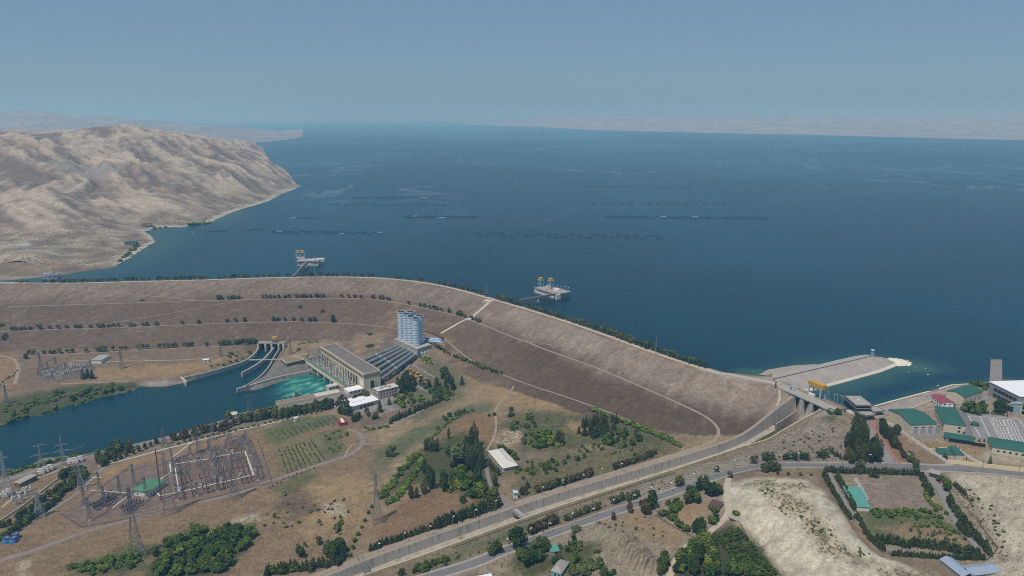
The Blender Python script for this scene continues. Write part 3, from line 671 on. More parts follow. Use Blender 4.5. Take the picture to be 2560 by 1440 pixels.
# ------------------------------------------------------------------ water
def water_mat(name, deep, rough, bumps, streak=0.0, shallow=None):
    m = bpy.data.materials.new(name); m.use_nodes = True; n = m.node_tree; b = n.nodes['Principled BSDF']
    geo = n.nodes.new('ShaderNodeNewGeometry')
    b.inputs['Roughness'].default_value = rough; b.inputs['IOR'].default_value = 1.33; b.inputs['Specular IOR Level'].default_value = .28
    col = None
    rgb = n.nodes.new('ShaderNodeRGB'); rgb.outputs[0].default_value = (*deep, 1); col = rgb.outputs[0]
    def noise(scale, sx=1, sy=1, det=4, rot=0):
        mp = n.nodes.new('ShaderNodeMapping'); mp.inputs['Scale'].default_value = (scale * sx, scale * sy, scale); mp.inputs['Rotation'].default_value = (0, 0, rot)
        n.links.new(geo.outputs['Position'], mp.inputs['Vector'])
        t = n.nodes.new('ShaderNodeTexNoise'); t.inputs['Scale'].default_value = 1; t.inputs['Detail'].default_value = det; t.inputs['Distortion'].default_value = .6
        n.links.new(mp.outputs[0], t.inputs['Vector']); return t
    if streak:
        # slicks and wind patches: their sky reflection painted in as lighter base colour
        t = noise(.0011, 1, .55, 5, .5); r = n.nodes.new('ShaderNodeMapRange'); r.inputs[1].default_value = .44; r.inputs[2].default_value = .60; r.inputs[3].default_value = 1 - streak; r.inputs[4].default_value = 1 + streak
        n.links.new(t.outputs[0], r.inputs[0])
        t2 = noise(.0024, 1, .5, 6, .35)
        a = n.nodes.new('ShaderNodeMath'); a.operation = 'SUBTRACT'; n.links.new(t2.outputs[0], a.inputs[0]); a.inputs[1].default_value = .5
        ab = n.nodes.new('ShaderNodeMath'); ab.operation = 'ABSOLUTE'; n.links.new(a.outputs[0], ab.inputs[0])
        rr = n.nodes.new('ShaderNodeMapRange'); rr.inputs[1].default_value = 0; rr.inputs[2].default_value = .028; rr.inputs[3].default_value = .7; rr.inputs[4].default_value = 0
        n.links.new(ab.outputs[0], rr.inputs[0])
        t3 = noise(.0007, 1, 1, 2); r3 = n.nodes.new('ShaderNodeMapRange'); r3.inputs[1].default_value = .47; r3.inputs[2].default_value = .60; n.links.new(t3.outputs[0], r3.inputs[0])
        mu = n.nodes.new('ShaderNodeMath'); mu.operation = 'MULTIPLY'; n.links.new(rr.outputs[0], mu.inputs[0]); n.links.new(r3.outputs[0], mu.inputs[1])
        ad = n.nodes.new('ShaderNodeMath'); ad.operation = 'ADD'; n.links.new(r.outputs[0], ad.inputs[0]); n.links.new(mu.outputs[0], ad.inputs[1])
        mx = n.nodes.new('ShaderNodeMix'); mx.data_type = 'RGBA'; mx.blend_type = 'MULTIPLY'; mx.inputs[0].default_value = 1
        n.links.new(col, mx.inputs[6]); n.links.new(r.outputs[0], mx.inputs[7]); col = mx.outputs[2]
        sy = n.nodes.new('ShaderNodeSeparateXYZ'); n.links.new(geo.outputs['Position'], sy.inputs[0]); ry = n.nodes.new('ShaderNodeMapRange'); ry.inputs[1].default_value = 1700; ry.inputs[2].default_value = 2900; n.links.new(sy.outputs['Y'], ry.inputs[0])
        mu2 = n.nodes.new('ShaderNodeMath'); mu2.operation = 'MULTIPLY'; n.links.new(mu.outputs[0], mu2.inputs[0]); n.links.new(ry.outputs[0], mu2.inputs[1]); mu = mu2      # painted slick sheen kept to the open lake
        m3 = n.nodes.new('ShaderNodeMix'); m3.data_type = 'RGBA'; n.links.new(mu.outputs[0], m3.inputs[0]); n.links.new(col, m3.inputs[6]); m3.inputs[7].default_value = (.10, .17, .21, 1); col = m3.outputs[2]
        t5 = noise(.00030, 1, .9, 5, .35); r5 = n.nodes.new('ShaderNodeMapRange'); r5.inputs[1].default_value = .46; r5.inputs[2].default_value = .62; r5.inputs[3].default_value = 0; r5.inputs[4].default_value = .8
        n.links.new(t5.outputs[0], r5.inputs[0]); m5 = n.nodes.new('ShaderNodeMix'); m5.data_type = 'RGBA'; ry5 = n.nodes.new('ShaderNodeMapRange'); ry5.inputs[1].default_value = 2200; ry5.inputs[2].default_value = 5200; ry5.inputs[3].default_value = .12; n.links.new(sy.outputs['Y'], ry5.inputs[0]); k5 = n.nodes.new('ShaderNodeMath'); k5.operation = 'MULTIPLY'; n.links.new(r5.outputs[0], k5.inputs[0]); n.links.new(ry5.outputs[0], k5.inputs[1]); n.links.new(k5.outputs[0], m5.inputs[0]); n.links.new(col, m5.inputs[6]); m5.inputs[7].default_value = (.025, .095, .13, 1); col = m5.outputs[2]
    if shallow:
        at = n.nodes.new('ShaderNodeAttribute'); at.attribute_name = 'Col'
        mx = n.nodes.new('ShaderNodeMix'); mx.data_type = 'RGBA'
        n.links.new(at.outputs['Alpha'], mx.inputs[0]); n.links.new(col, mx.inputs[6]); n.links.new(at.outputs['Color'], mx.inputs[7]); col = mx.outputs[2]
    n.links.new(col, b.inputs['Base Color'])
    t = noise(.35, 1, .6, 5, .4); bp = n.nodes.new('ShaderNodeBump'); bp.inputs['Strength'].default_value = bumps; bp.inputs['Distance'].default_value = .35
    n.links.new(t.outputs[0], bp.inputs['Height']); n.links.new(bp.outputs[0], b.inputs['Normal'])
    return m
def grid_water(name, x0, x1, y0, y1, st, z, poly, colfn, m, margin=6):
    gx = np.arange(x0, x1 + .1, st); gy = np.arange(y0, y1 + .1, st); X, Y = np.meshgrid(gx, gy); P = np.stack([X.ravel(), Y.ravel()], 1)
    d = sdist(P, poly).reshape(X.shape) if poly is not None else np.full(X.shape, -1e3)
    c, a = colfn(P)
    return grid_obj(name, gx, gy, np.full(X.shape, z), _ctr(d) < margin, c, a, m)
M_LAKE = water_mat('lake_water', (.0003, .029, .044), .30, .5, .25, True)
M_RIVER = water_mat('river_water', (.003, .036, .046), .25, .6, 0, True)
JET_PX = [(1900, 945), (1960, 935), (2048, 911), (2158, 886), (2215, 892), (2262, 905), (2225, 922), (2060, 972), (2015, 985)]
JET = [atz(x, y, ZL)[:2] for x, y in JET_PX]
_tip = atz(2275, 915, ZL)
def lake_col(P):
    d = sdist(P, JET); ds, _, _ = pdist(P, RSHORE); dl, _, _ = pdist(P, SHORE)
    nz = fbm(P[:, 0] / 30, P[:, 1] / 30, 3, 9)
    a = .55 * sstep(46, 0, d + nz * 16) * sstep(900, 780, P[:, 1]) + .4 * sstep(16, 0, ds) + .35 * sstep(120, 0, dl + nz * 30)
    tip = np.hypot((P[:, 0] - _tip[0]) * .7, P[:, 1] - _tip[1]); a = np.maximum(a, .75 * sstep(42, 6, tip + nz * 18))
    c = np.tile(np.array(lin((62, 98, 84))), (len(P), 1)); return c, np.clip(a, 0, .85)
ring = LAKE
NEARX, NEARY = (-1800, 1200), (560, 2300)
gx = np.arange(NEARX[0], NEARX[1] + 1, 10.0); gy = np.arange(NEARY[0], NEARY[1] + 1, 10.0); X, Y = np.meshgrid(gx, gy); P = np.stack([X.ravel(), Y.ravel()], 1)
lk = [(x, y) for x, y in LAKE]
c_, a_ = lake_col(P); dd = sdist(P, LAKE).reshape(X.shape)
# graded sheet: fine near the shore, coarse to the horizon, all in one mesh
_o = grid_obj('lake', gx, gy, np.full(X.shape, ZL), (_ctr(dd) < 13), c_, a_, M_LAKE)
bm = bmesh.new(); bm.from_mesh(_o.data); cl_ = bm.verts.layers.float_color['Col']
x0, x1, y0, y1 = NEARX[0], gx[-1], NEARY[0], gy[-1]; FAR = 42000
def quad(*p):
    vs = [bm.verts.new((a, b, ZL)) for a, b in p]
    for v in vs: v[cl_] = (0, 0, 0, 0)
    bm.faces.new(vs)
quad((-FAR, y1), (FAR, y1), (FAR, FAR), (-FAR, FAR))
quad((x1, y0 + 100), (FAR, y0 + 100), (FAR, y1), (x1, y1)); quad((-FAR, 1800), (x0, 1800), (x0, y1), (-FAR, y1))
bm.to_mesh(_o.data); bm.free(); tag(_o, kind='structure')
TAIL_PX = [(700, 945), (775, 925), (865, 972), (830, 980), (760, 1000), (700, 1005), (690, 975)]
TAIL = [atz(x, y, 0)[:2] for x, y in TAIL_PX]
def river_col(P):
    d = sdist(P, TAIL); x, y = P[:, 0], P[:, 1]
    q0 = np.array(atz(800, 945, 0)[:2]); q1 = np.array(atz(640, 1010, 0)[:2]); fl = (q1 - q0) / np.linalg.norm(q1 - q0)
    s_ = (P - q0) @ fl; n_ = (P - q0) @ np.array([-fl[1], fl[0]])
    f = fbm(s_ / 34, n_ / 7, 5, 31); g = fbm(s_ / 18, n_ / 9, 4, 33)
    a = sstep(14, -22, d + f * 26)
    k = sstep(-.05, .5, g + .12) * sstep(8, -14, d)
    c = np.array(lin((30, 112, 104)))[None] * (1 - k[:, None]) + np.array(lin((98, 172, 148)))[None] * k[:, None]
    foam = sstep(.28, .5, f * .7 + g * .6)[:, None] * sstep(0, -10, d)[:, None]
    c = c * (1 - foam) + np.array(lin((196, 222, 206)))[None] * foam
    return c, np.clip(a * .9 , 0, 1)
RB = np.array(RIVER)
_r = grid_water('river', max(-1100, RB[:, 0].min()), RB[:, 0].max() + 8, RB[:, 1].min() - 8, RB[:, 1].max() + 8, 2.5, 0.0, RIVER, river_col, M_RIVER, 6)
tag(_r, kind='structure')
# ------------------------------------------------------------------ roads, paths, paved yards (sheets a little above the soil)
M_ASPH = mat('worn_asphalt', (118, 116, 114), .9, .10, .25, stain=.3)
M_ASPH2 = mat('pale_asphalt', (138, 134, 130), .9, .10, .2, stain=.25)
M_GRAVEL = mat('road_gravel', (134, 124, 116), .95, .14, .3, stain=.25)
M_DIRT = mat('track_dirt', (152, 138, 119), .95, .12, .2, stain=.3)
M_PALE = mat('pale_track', (180, 168, 147), .95, .10, .2)
M_SHOULD = mat('road_shoulder', (158, 148, 134), .95, .12, .3)
M_CONC = mat('weathered_concrete', (162, 157, 148), .85, .10, .3, stain=.35)
M_CONCW = mat('pale_concrete', (196, 190, 178), .85, .08, .3, stain=.25)
M_CONCD = mat('dark_concrete', (112, 107, 102), .9, .12, .3, stain=.4)
M_BRICK = mat('red_paving', (156, 112, 104), .9, .12, .6)
M_WHITE = mat('road_paint', (212, 210, 204), .8, .10, .8)
def drape(name, pts, width, m, off=.12, cross=2, kind='structure', step=3.0, world=False, sm=2):
    P = [p if world else gp(*p) for p in pts]
    P = resample(smooth([q[:2] for q in P], sm), step); rows = []
    for i, p in enumerate(P):
        a = P[max(0, i - 1)]; b = P[min(len(P) - 1, i + 1)]; dx, dy = b[0] - a[0], b[1] - a[1]; L = math.hypot(dx, dy) or 1; nx, ny = -dy / L, dx / L
        rows.append([(p[0] + nx * width * f, p[1] + ny * width * f) for f in [k / cross - .5 for k in range(cross + 1)]])
    xy = np.array(rows).reshape(-1, 2); z = Hv(xy[:, 0], xy[:, 1]).reshape(len(rows), -1) + off
    z = np.maximum(z, (z.max(1, keepdims=True) - .25 * width / 2)) if width < 14 else z
    b = MB(); b.strip([[(x, y, zz) for (x, y), zz in zip(r, q)] for r, q in zip(rows, z)])
    o = b.build(name, m, smooth_=True)
    if kind: o['kind'] = kind
    return o
def sheet(name, poly, m, off=.12, kind='structure', world=False):
    P = [p if world else gp(*p) for p in poly]; tri = tessellate_polygon([[Vector((p[0], p[1], 0)) for p in P]])
    b = MB(); V = [(p[0], p[1], H(p[0], p[1]) + off) for p in P]; fs = []
    for t in tri:
        a, c, d = (Vector(V[i]) for i in t); fs.append(tuple(t) if (c - a).cross(d - a).z > 0 else tuple(t[::-1]))
    b.add(V, fs); o = b.build(name, m)
    if kind: o['kind'] = kind
    return o
def offset_line(line, d):
    out = []
    for i, p in enumerate(line):
        a = line[max(0, i - 1)]; b = line[min(len(line) - 1, i + 1)]; dx, dy = b[0] - a[0], b[1] - a[1]; L = math.hypot(dx, dy) or 1
        out.append((p[0] - dy / L * d, p[1] + dx / L * d))
    return out
ROAD = [(950, 1480), (1072, 1442), (1174, 1413), (1256, 1378), (1331, 1350), (1426, 1317), (1515, 1286), (1596, 1259), (1665, 1236), (1706, 1221), (1763, 1201), (1829, 1179), (1895, 1165), (1943, 1163), (2055, 1164), (2186, 1165), (2305, 1168), (2394, 1171), (2560, 1186), (2800, 1210)]
drape('road_shoulder', ROAD, 14, M_SHOULD, .10, 4)
drape('road', ROAD, 8.2, M_ASPH, .22, 2)
drape('crest_road', [(a[0], a[1]) for a in offset_line([c for c in CREST if c[0] > -1000], 6.5)], 7.0, M_PALE, .15, 2, world=True)
drape('gravel_road', [(-60, 1425), (0, 1401), (118, 1366), (208, 1331), (302, 1306), (370, 1285), (470, 1259), (571, 1242), (679, 1201), (789, 1165), (860, 1144), (895, 1125), (908, 1108), (904, 1090), (888, 1078), (868, 1074)], 5.5, M_GRAVEL)
drape('path', [(860, 1144), (880, 1108), (930, 1112), (975, 1106)], 2.0, M_DIRT)
drape('path', [(904, 1076), (940, 1068), (985, 1056), (1030, 1040), (1060, 1022), (1100, 1003)], 3.5, M_ASPH2)
drape('promenade', [(-40, 1218), (0, 1203), (120, 1166), (240, 1138), (330, 1117), (400, 1099), (480, 1080), (560, 1060), (640, 1037), (700, 1024), (790, 1003), (850, 990)], 6.5, M_ASPH2)
drape('path', [(245, 1166), (330, 1145), (430, 1118), (560, 1085), (640, 1066), (720, 1048), (830, 1018), (880, 1006)], 2.2, M_CONCW)
drape('path', [(20, 1345), (100, 1290), (200, 1232), (262, 1165), (300, 1145)], 3.0, M_ASPH2)
drape('path', [(5, 1268), (95, 1192), (140, 1180), (232, 1138)], 2.0, M_PALE)
drape('path', [(1040, 962), (1060, 975), (1082, 990), (1100, 1003)], 3.0, M_ASPH2)
drape('dirt_track', [(1285, 965), (1270, 985), (1250, 1005), (1236, 1030), (1241, 1055), (1238, 1085), (1228, 1108), (1216, 1128)], 2.6, M_DIRT)
drape('dirt_track', [(1216, 1168), (1219, 1190), (1224, 1208), (1236, 1225), (1250, 1245), (1262, 1262)], 4.0, M_GRAVEL)
sheet('dirt_track', [(1243, 1240), (1256, 1236), (1290, 1258), (1282, 1272), (1235, 1281)], M_GRAVEL, .35)
drape('dirt_track', offset_line([(a[0], a[1]) for a in CHF if a[1] < 640 or a[0] < 190], 6.2), 7.0, M_DIRT, .15, 3, world=True)
drape('dirt_track', [(1822, 1195), (1816, 1222), (1815, 1250), (1822, 1272), (1818, 1292), (1800, 1308), (1780, 1325), (1752, 1347), (1716, 1366), (1700, 1382), (1690, 1402), (1672, 1445)], 5.0, M_PALE)
drape('dirt_track', [(37, 960), (44, 935), (46, 915), (37, 899), (10, 889), (-60, 884)], 4.5, M_DIRT)
drape('dirt_track', [(180, 900), (240, 905), (320, 903), (420, 901), (520, 897), (620, 888)], 1.6, M_PALE)
drape('dirt_track', [(150, 960), (260, 956), (330, 952)], 3.0, M_DIRT)
drape('dirt_track', [(1942, 1020), (1950, 995), (1948, 975)], 2.0, M_PALE)
drape('access_road', [(2150, 1035), (2163, 1062), (2180, 1085), (2200, 1115), (2217, 1142), (2232, 1166)], 9.0, M_ASPH2, .15, 3)
drape('paved_strip', [(2178, 1062), (2196, 1088), (2215, 1112), (2233, 1140), (2250, 1160)], 2.8, M_BRICK, .2)
sheet('paved_strip', [(2166, 1052), (2188, 1055), (2192, 1072), (2180, 1068)], M_BRICK, .3)
# compound on the right
sheet('parking_lot', [(2405, 1026), (2560, 1048), (2640, 1060), (2700, 1140), (2560, 1118), (2452, 1098), (2424, 1096), (2416, 1060)], M_ASPH2, .13)
drape('access_road', [(2400, 1020), (2412, 1042), (2420, 1070), (2426, 1097)], 6.0, M_ASPH, .18)
drape('access_road', [(2390, 1026), (2350, 1000), (2440, 1018), (2470, 990)], 5.5, M_ASPH2, .14)
sheet('yard', [(2280, 1085), (2350, 1086), (2356, 1096), (2290, 1099)], M_GRAVEL, .13)
def seg_lines(segs, w, z=.17, m=None):
    b = MB()
    for (p, q) in segs:
        A, B = gp(*p), gp(*q); dx, dy = B[0] - A[0], B[1] - A[1]; L = math.hypot(dx, dy); nx, ny = -dy / L * w / 2, dx / L * w / 2
        za, zb = H(A[0], A[1]) + z, H(B[0], B[1]) + z
        b.add([(A[0] - nx, A[1] - ny, za), (B[0] - nx, B[1] - ny, zb), (B[0] + nx, B[1] + ny, zb), (A[0] + nx, A[1] + ny, za)], [(0, 1, 2, 3)])
    return b.build('road_markings', m or M_WHITE)
L5 = lambda x, y: (2080 + x / 4.8, 880 + y / 4.8)
segs = [(L5(1640, 770), L5(1780, 1020)), (L5(1640, 770), L5(2240, 800)), (L5(1780, 785), L5(1905, 1040)), (L5(1890, 795), L5(2025, 1060)), (L5(2240, 800), L5(2300, 900)), (L5(1905, 800), L5(2170, 815))]
for c0, c1, c2, c3 in (((1925, 810), (2045, 820), (2075, 885), (1955, 880)), ((2060, 822), (2180, 832), (2215, 895), (2092, 888)), ((1975, 900), (2090, 905), (2125, 985), (2010, 980)), ((2105, 908), (2220, 915), (2258, 1000), (2140, 988)), ((2020, 995), (2130, 1000), (2172, 1085), (2060, 1070)), ((2150, 1005), (2270, 1012), (2304, 1098), (2190, 1088))):
    for a, b_ in ((c0, c1), (c1, c2), (c2, c3), (c3, c0)): segs.append((L5(*a), L5(*b_)))
    for f in (.33, .66):
        segs.append((L5(c0[0] + (c1[0] - c0[0]) * f, c0[1] + (c1[1] - c0[1]) * f), L5(c3[0] + (c2[0] - c3[0]) * f, c3[1] + (c2[1] - c3[1]) * f)))
tag(seg_lines(segs, .55), kind='structure')
# walled garden lower right
drape('garden_path', [(2072, 1182), (2082, 1205), (2100, 1240), (2122, 1275), (2140, 1295), (2160, 1320), (2180, 1350), (2205, 1370), (2260, 1380), (2340, 1386)], 3.6, M_ASPH2, .14)
drape('garden_path', [(2066, 1181), (2150, 1184), (2240, 1187), (2305, 1189)], 3.6, M_ASPH2, .14)
drape('garden_path', [(2318, 1180), (2335, 1205), (2352, 1228), (2368, 1262), (2390, 1300), (2425, 1345), (2452, 1378)], 5.0, M_ASPH2, .14)
sheet('garden_path', [(2352, 1228), (2362, 1232), (2378, 1232), (2380, 1242), (2372, 1262), (2362, 1260)], M_ASPH2, .2)
sheet('paved_strip', [(2134, 1196), (2142, 1194), (2173, 1248), (2166, 1252)], M_CONC, .14)
# yard by the power station
sheet('yard', [(872, 1002), (905, 988), (955, 974), (990, 960), (1005, 975), (985, 985), (960, 1012), (930, 1030), (905, 1035), (862, 1030), (840, 1016)], M_ASPH2, .14)
sheet('yard', [(1000, 946), (1030, 930), (1005, 950)], M_ASPH2, .14)
drape('promenade', [(700, 1045), (780, 1022), (850, 1002)], 4.0, M_ASPH2, .15)
drape('yard', [(925, 1022), (975, 1018), (985, 1028)], 6.0, M_ASPH2, .16)
# concrete cable trenches in the switchyards
for l in ([(380, 1224), (400, 1240), (447, 1231), (520, 1214), (600, 1196), (637, 1186)], [(424, 1148), (483, 1104)], [(388, 1207), (428, 1181), (424, 1155)], [(612, 1128), (633, 1185)], [(437, 1170), (446, 1229)],
          [(228, 1226), (330, 1234)], [(281, 1270), (322, 1238)], [(213, 1223), (234, 1209)], [(220, 1195), (252, 1195)], [(440, 1160), (520, 1148)], [(540, 1142), (612, 1130)]):
    drape('cable_trench', l, 1.7, M_CONCW, .3, 1, sm=0)

for l_, w_ in zip(BW, (3.4, 2.0, 2.0, 2.8, 2.6, 2.6, 2.2)):
    drape('dirt_track', [(a[0], a[1]) for a in l_], w_, M_DIRT, .10, 2, world=True, sm=0)
# ------------------------------------------------------------------ buildings
M_CREAM = mat('cream_render', (205, 195, 172), .9, .06, .3, stain=.15)
M_GREYW = mat('grey_render', (150, 147, 142), .9, .08, .3, stain=.25)
M_WHITEW = mat('white_render', (222, 220, 214), .85, .05, .3, stain=.12)
M_PINKW = mat('pinkish_render', (196, 182, 170), .9, .06, .3, stain=.15)
M_GREENR = mat('green_sheet_roof', (52, 98, 84), .6, .16, .4, stain=.25)
M_GREENR2 = mat('bright_green_roof', (84, 134, 98), .55, .10, .4, stain=.2)
M_TEALR = mat('teal_roof', (92, 152, 136), .55, .08, .4, stain=.15)
M_REDR = mat('red_roof', (150, 68, 74), .6, .10, .4)
M_BROWNR = mat('brown_roof', (96, 68, 64), .7, .12, .4)
M_GREYR = mat('grey_slate_roof', (164, 158, 148), .8, .08, .3, stain=.3)
M_WHITER = mat('white_roof', (236, 236, 234), .6, .04, .3)
M_BITUM = mat('bitumen_roof', (120, 112, 106), .9, .12, .15, stain=.4)
M_BLUER = mat('pale_blue_roof', (150, 162, 176), .45, .06, .4)
M_GLASS = mat('dark_window', (40, 48, 56), .15, .15, .5, spec=.5)
M_DOORB = mat('blue_grey_door', (150, 160, 178), .6, .08, .5)
M_BRICKW = mat('brown_stone', (120, 104, 90), .9, .15, .8)
M_TURQ = mat('turquoise_render', (112, 176, 166), .8, .08, .5)
M_YELLOW = mat('yellow_paint', (192, 152, 62), .5, .08, .5)
M_STEEL = mat('galvanised_steel', (152, 158, 164), .55, .10, .5, spec=.4)
M_STEELD = mat('dull_steel', (108, 112, 116), .6, .12, .5)
M_RUST = mat('rusty_steel', (112, 66, 48), .9, .2, .6)
M_BLUE = mat('blue_paint', (70, 124, 176), .5, .08, .4, stain=.2)
M_LBLUE = mat('pale_blue_paint', (168, 196, 216), .5, .06, .15, stain=.2)
M_DARK = mat('dark_opening', (34, 34, 36), .9, .1, .5)
M_PORC = mat('dark_insulator', (72, 62, 62), .5, .2, .5)
M_REDP = mat('red_paint', (150, 62, 52), .6, .1, .5)
def frame(pa, pb, z=None):
    A = gp(*pa) if z is None else atz(*pa, z); B = gp(*pb) if z is None else atz(*pb, z)
    return A, math.atan2(B[1] - A[1], B[0] - A[0]), math.hypot(B[0] - A[0], B[1] - A[1])
def wallbox(b, L, D, h, z0=-2, x0=0, y0=0, mi=0): b.prism([(x0, y0), (x0 + L, y0), (x0 + L, y0 + D), (x0, y0 + D)], z0, h, mi); return b
def openings(t, L, D, specs, m=None, name='window', x0=0, y0=0):
    """specs: (face, first, last, count, z0, width, height[, material, name])"""
    for s in specs:
        fc, a, bb, n, z0, w_, h_ = s[:7]; mm = s[7] if len(s) > 7 else (m or M_GLASS); nm = s[8] if len(s) > 8 else name
        for k in range(n):
            c = a + (bb - a) * (k / (n - 1) if n > 1 else .5); q = MB()
            if fc == 'f': q.box(x0 + c, y0 - .02, z0, w_, .22, h_)
            if fc == 'b': q.box(x0 + c, y0 + D + .02, z0, w_, .22, h_)
            if fc == 'l': q.box(x0 - .02, y0 + c, z0, .22, w_, h_)
            if fc == 'r': q.box(x0 + L + .02, y0 + c, z0, .22, w_, h_)
            q.build(nm, mm, t)
def roof_mesh(kind, L, D, h, rise, ov=.5, thick=.3, x0=0, y0=0):
    b = MB(); a0, a1, b0, b1 = x0 - ov, x0 + L + ov, y0 - ov, y0 + D + ov
    if kind == 'flat':
        b.box((a0 + a1) / 2, (b0 + b1) / 2, h, a1 - a0, b1 - b0, thick); return b
    if kind == 'parapet':
        b.box(x0 + L / 2, y0 + D / 2, h, L - .8, D - .8, .15); return b
    if kind == 'shed':
        P = [(a0, b0, h), (a1, b0, h), (a1, b1, h + rise), (a0, b1, h + rise)]
    elif kind == 'gablex':      # ridge along x
        ym = (b0 + b1) / 2; P = None
        V = [(a0, b0, h), (a1, b0, h), (a1, ym, h + rise), (a0, ym, h + rise), (a1, b1, h), (a0, b1, h)]; V2 = [(x, y, z + thick) for x, y, z in V]
        b.add(V + V2, [(6, 7, 8, 9), (9, 8, 10, 11), (1, 0, 3, 2), (2, 3, 5, 4), (0, 1, 7, 6), (4, 5, 11, 10), (1, 2, 8, 7), (2, 4, 10, 8), (3, 0, 6, 9), (5, 3, 9, 11)]); return b
    elif kind == 'gabley':
        xm = (a0 + a1) / 2
        V = [(a0, b0, h), (xm, b0, h + rise), (a1, b0, h), (a0, b1, h), (xm, b1, h + rise), (a1, b1, h)]; V2 = [(x, y, z + thick) for x, y, z in V]
        b.add(V + V2, [(6, 7, 10, 9), (7, 8, 11, 10), (1, 0, 3, 4), (2, 1, 4, 5), (0, 1, 7, 6), (1, 2, 8, 7), (5, 4, 10, 11), (4, 3, 9, 10), (3, 0, 6, 9), (2, 5, 11, 8)]); return b
    elif kind == 'hip':
        s = min(a1 - a0, b1 - b0) / 2
        if a1 - a0 >= b1 - b0: r0, r1 = (a0 + s, (b0 + b1) / 2), (a1 - s, (b0 + b1) / 2)
        else: r0, r1 = ((a0 + a1) / 2, b0 + s), ((a0 + a1) / 2, b1 - s)
        V = [(a0, b0, h), (a1, b0, h), (a1, b1, h), (a0, b1, h)]; V2 = [(x, y, z + thick) for x, y, z in V] + [(*r0, h + rise + thick), (*r1, h + rise + thick)]
        fs = [(3, 2, 1, 0), (0, 1, 5, 4), (1, 2, 6, 5), (2, 3, 7, 6), (3, 0, 4, 7)]
        fs += [(4, 5, 9, 8), (5, 6, 9), (6, 7, 8, 9), (7, 4, 8)] if a1 - a0 >= b1 - b0 else [(4, 5, 8), (5, 6, 9, 8), (6, 7, 9), (7, 4, 8, 9)]
        b.add(V + V2, fs); return b
    V2 = [(x, y, z + thick) for x, y, z in P]
    b.add(P + V2, [(3, 2, 1, 0), (4, 5, 6, 7), (0, 1, 5, 4), (1, 2, 6, 5), (2, 3, 7, 6), (3, 0, 4, 7)]); return b
def gable_wall(b, kind, L, D, h, rise, x0=0, y0=0):
    if kind == 'gabley':
        for y in (y0 + .02, y0 + D - .02): b.add([(x0, y, h), (x0 + L, y, h), (x0 + L / 2, y, h + rise * .97)], [(0, 1, 2)])
    if kind == 'gablex':
        for x in (x0 + .02, x0 + L - .02): b.add([(x, y0, h), (x, y0 + D, h), (x, y0 + D / 2, h + rise * .97)], [(0, 1, 2)])
    if kind == 'shed':
        b.add([(x0, y0 + D, h), (x0 + L, y0 + D, h), (x0 + L, y0 + D, h + rise), (x0, y0 + D, h + rise)], [(0, 1, 2, 3)])
        for x in (x0 + .02, x0 + L - .02): b.add([(x, y0, h), (x, y0 + D, h), (x, y0 + D, h + rise)], [(0, 1, 2)])
def building(name, label, pa, pb, D, h, roof='flat', rise=2, wall=None, roofm=None, ops=(), cat='building', ov=.5, group=None, z=None, parapet=False):
    A, ang, L = frame(pa, pb, z)
    zz = A[2] if z is None else z
    t = thing(name, label, cat, (A[0], A[1], zz), ang, group)
    b = MB(); wallbox(b, L, D, h, -3); gable_wall(b, roof, L, D, h, rise); b.build('wall', wall or M_CREAM, t)
    r = roof_mesh('parapet' if parapet else roof, L, D, h, rise, ov)
    if parapet:
        r = MB(); r.box(L / 2, D / 2, h, L + .3, D + .3, .25); ro = r.build('roof', roofm or M_BITUM, t)
        p = MB(); k = .35
        for (cx, cy, sx, sy) in ((L / 2, -.0, L + .5, k), (L / 2, D, L + .5, k), (0, D / 2, k, D - k), (L, D / 2, k, D - k)): p.box(cx, cy, h + .25, sx, sy, .7)
        p.build('parapet', wall or M_CREAM, ro)
    else: r.build('roof', roofm or M_GREYR, t)
    openings(t, L, D, ops)
    return t, L, D
B = building
# --- compound by the spillway
B('garage', 'cream garage with green roof and four blue-grey doors in its front', L5(935, 985), L5(1242, 972), 36, 9.5, 'gablex', 3.0, M_CREAM, M_GREENR, [('f', 5, 27, 4, 0, 4.2, 5.2, M_DOORB, 'door'), ('f', 5, 27, 4, 6.0, 3.6, .8)])
B('barracks', 'two-storey cream building with long green hipped roof beside the parking lot', L5(1330, 955), L5(1590, 990), 44, 8.5, 'hip', 2.6, M_CREAM, M_GREENR, [('f', 13, 13, 1, 5, 2, 1.8), ('f', 13, 13, 1, 1.2, 2, 1.8), ('f', 17, 17, 1, .2, 1.4, 2.4), ('l', 4, 40, 9, 5, 1.6, 1.6), ('l', 4, 40, 9, 1.2, 1.6, 1.6)])
B('workshop', 'large cream workshop with dark green gable roof behind the red-roofed house', L5(1365, 560), L5(1570, 635), 33, 8.5, 'gabley', 2.6, M_CREAM, M_GREENR, [('r', 5, 28, 4, 0, 3.4, 4.5, M_DOORB, 'door')])
t_, L_, D_ = B('guest_house', 'small white house with a red roof and corner balconies', L5(1308, 690), L5(1450, 690), 20, 7.2, 'gabley', 1.4, M_WHITEW, M_REDR, [('f', 3.2, 3.2, 1, 4.4, 2.4, 1.7), ('f', 8.5, 8.5, 1, 4.4, 1.4, 1.7), ('f', 13, 13, 1, 4.4, 2.4, 1.7), ('f', 3.2, 3.2, 1, 1.1, 2.4, 1.7), ('f', 8.5, 8.5, 1, .2, 1.4, 2.5), ('f', 13, 13, 1, 1.1, 2.4, 1.7), ('l', 3, 16, 4, 4, 1.6, 1.8), ('l', 3, 16, 4, 1, 1.6, 1.8)])
for x in (3.2, L_ - 3.2): q = MB(); q.box(x, -.9, 3.5, 3.4, 1.6, .9); q.build('balcony', M_WHITEW, t_)
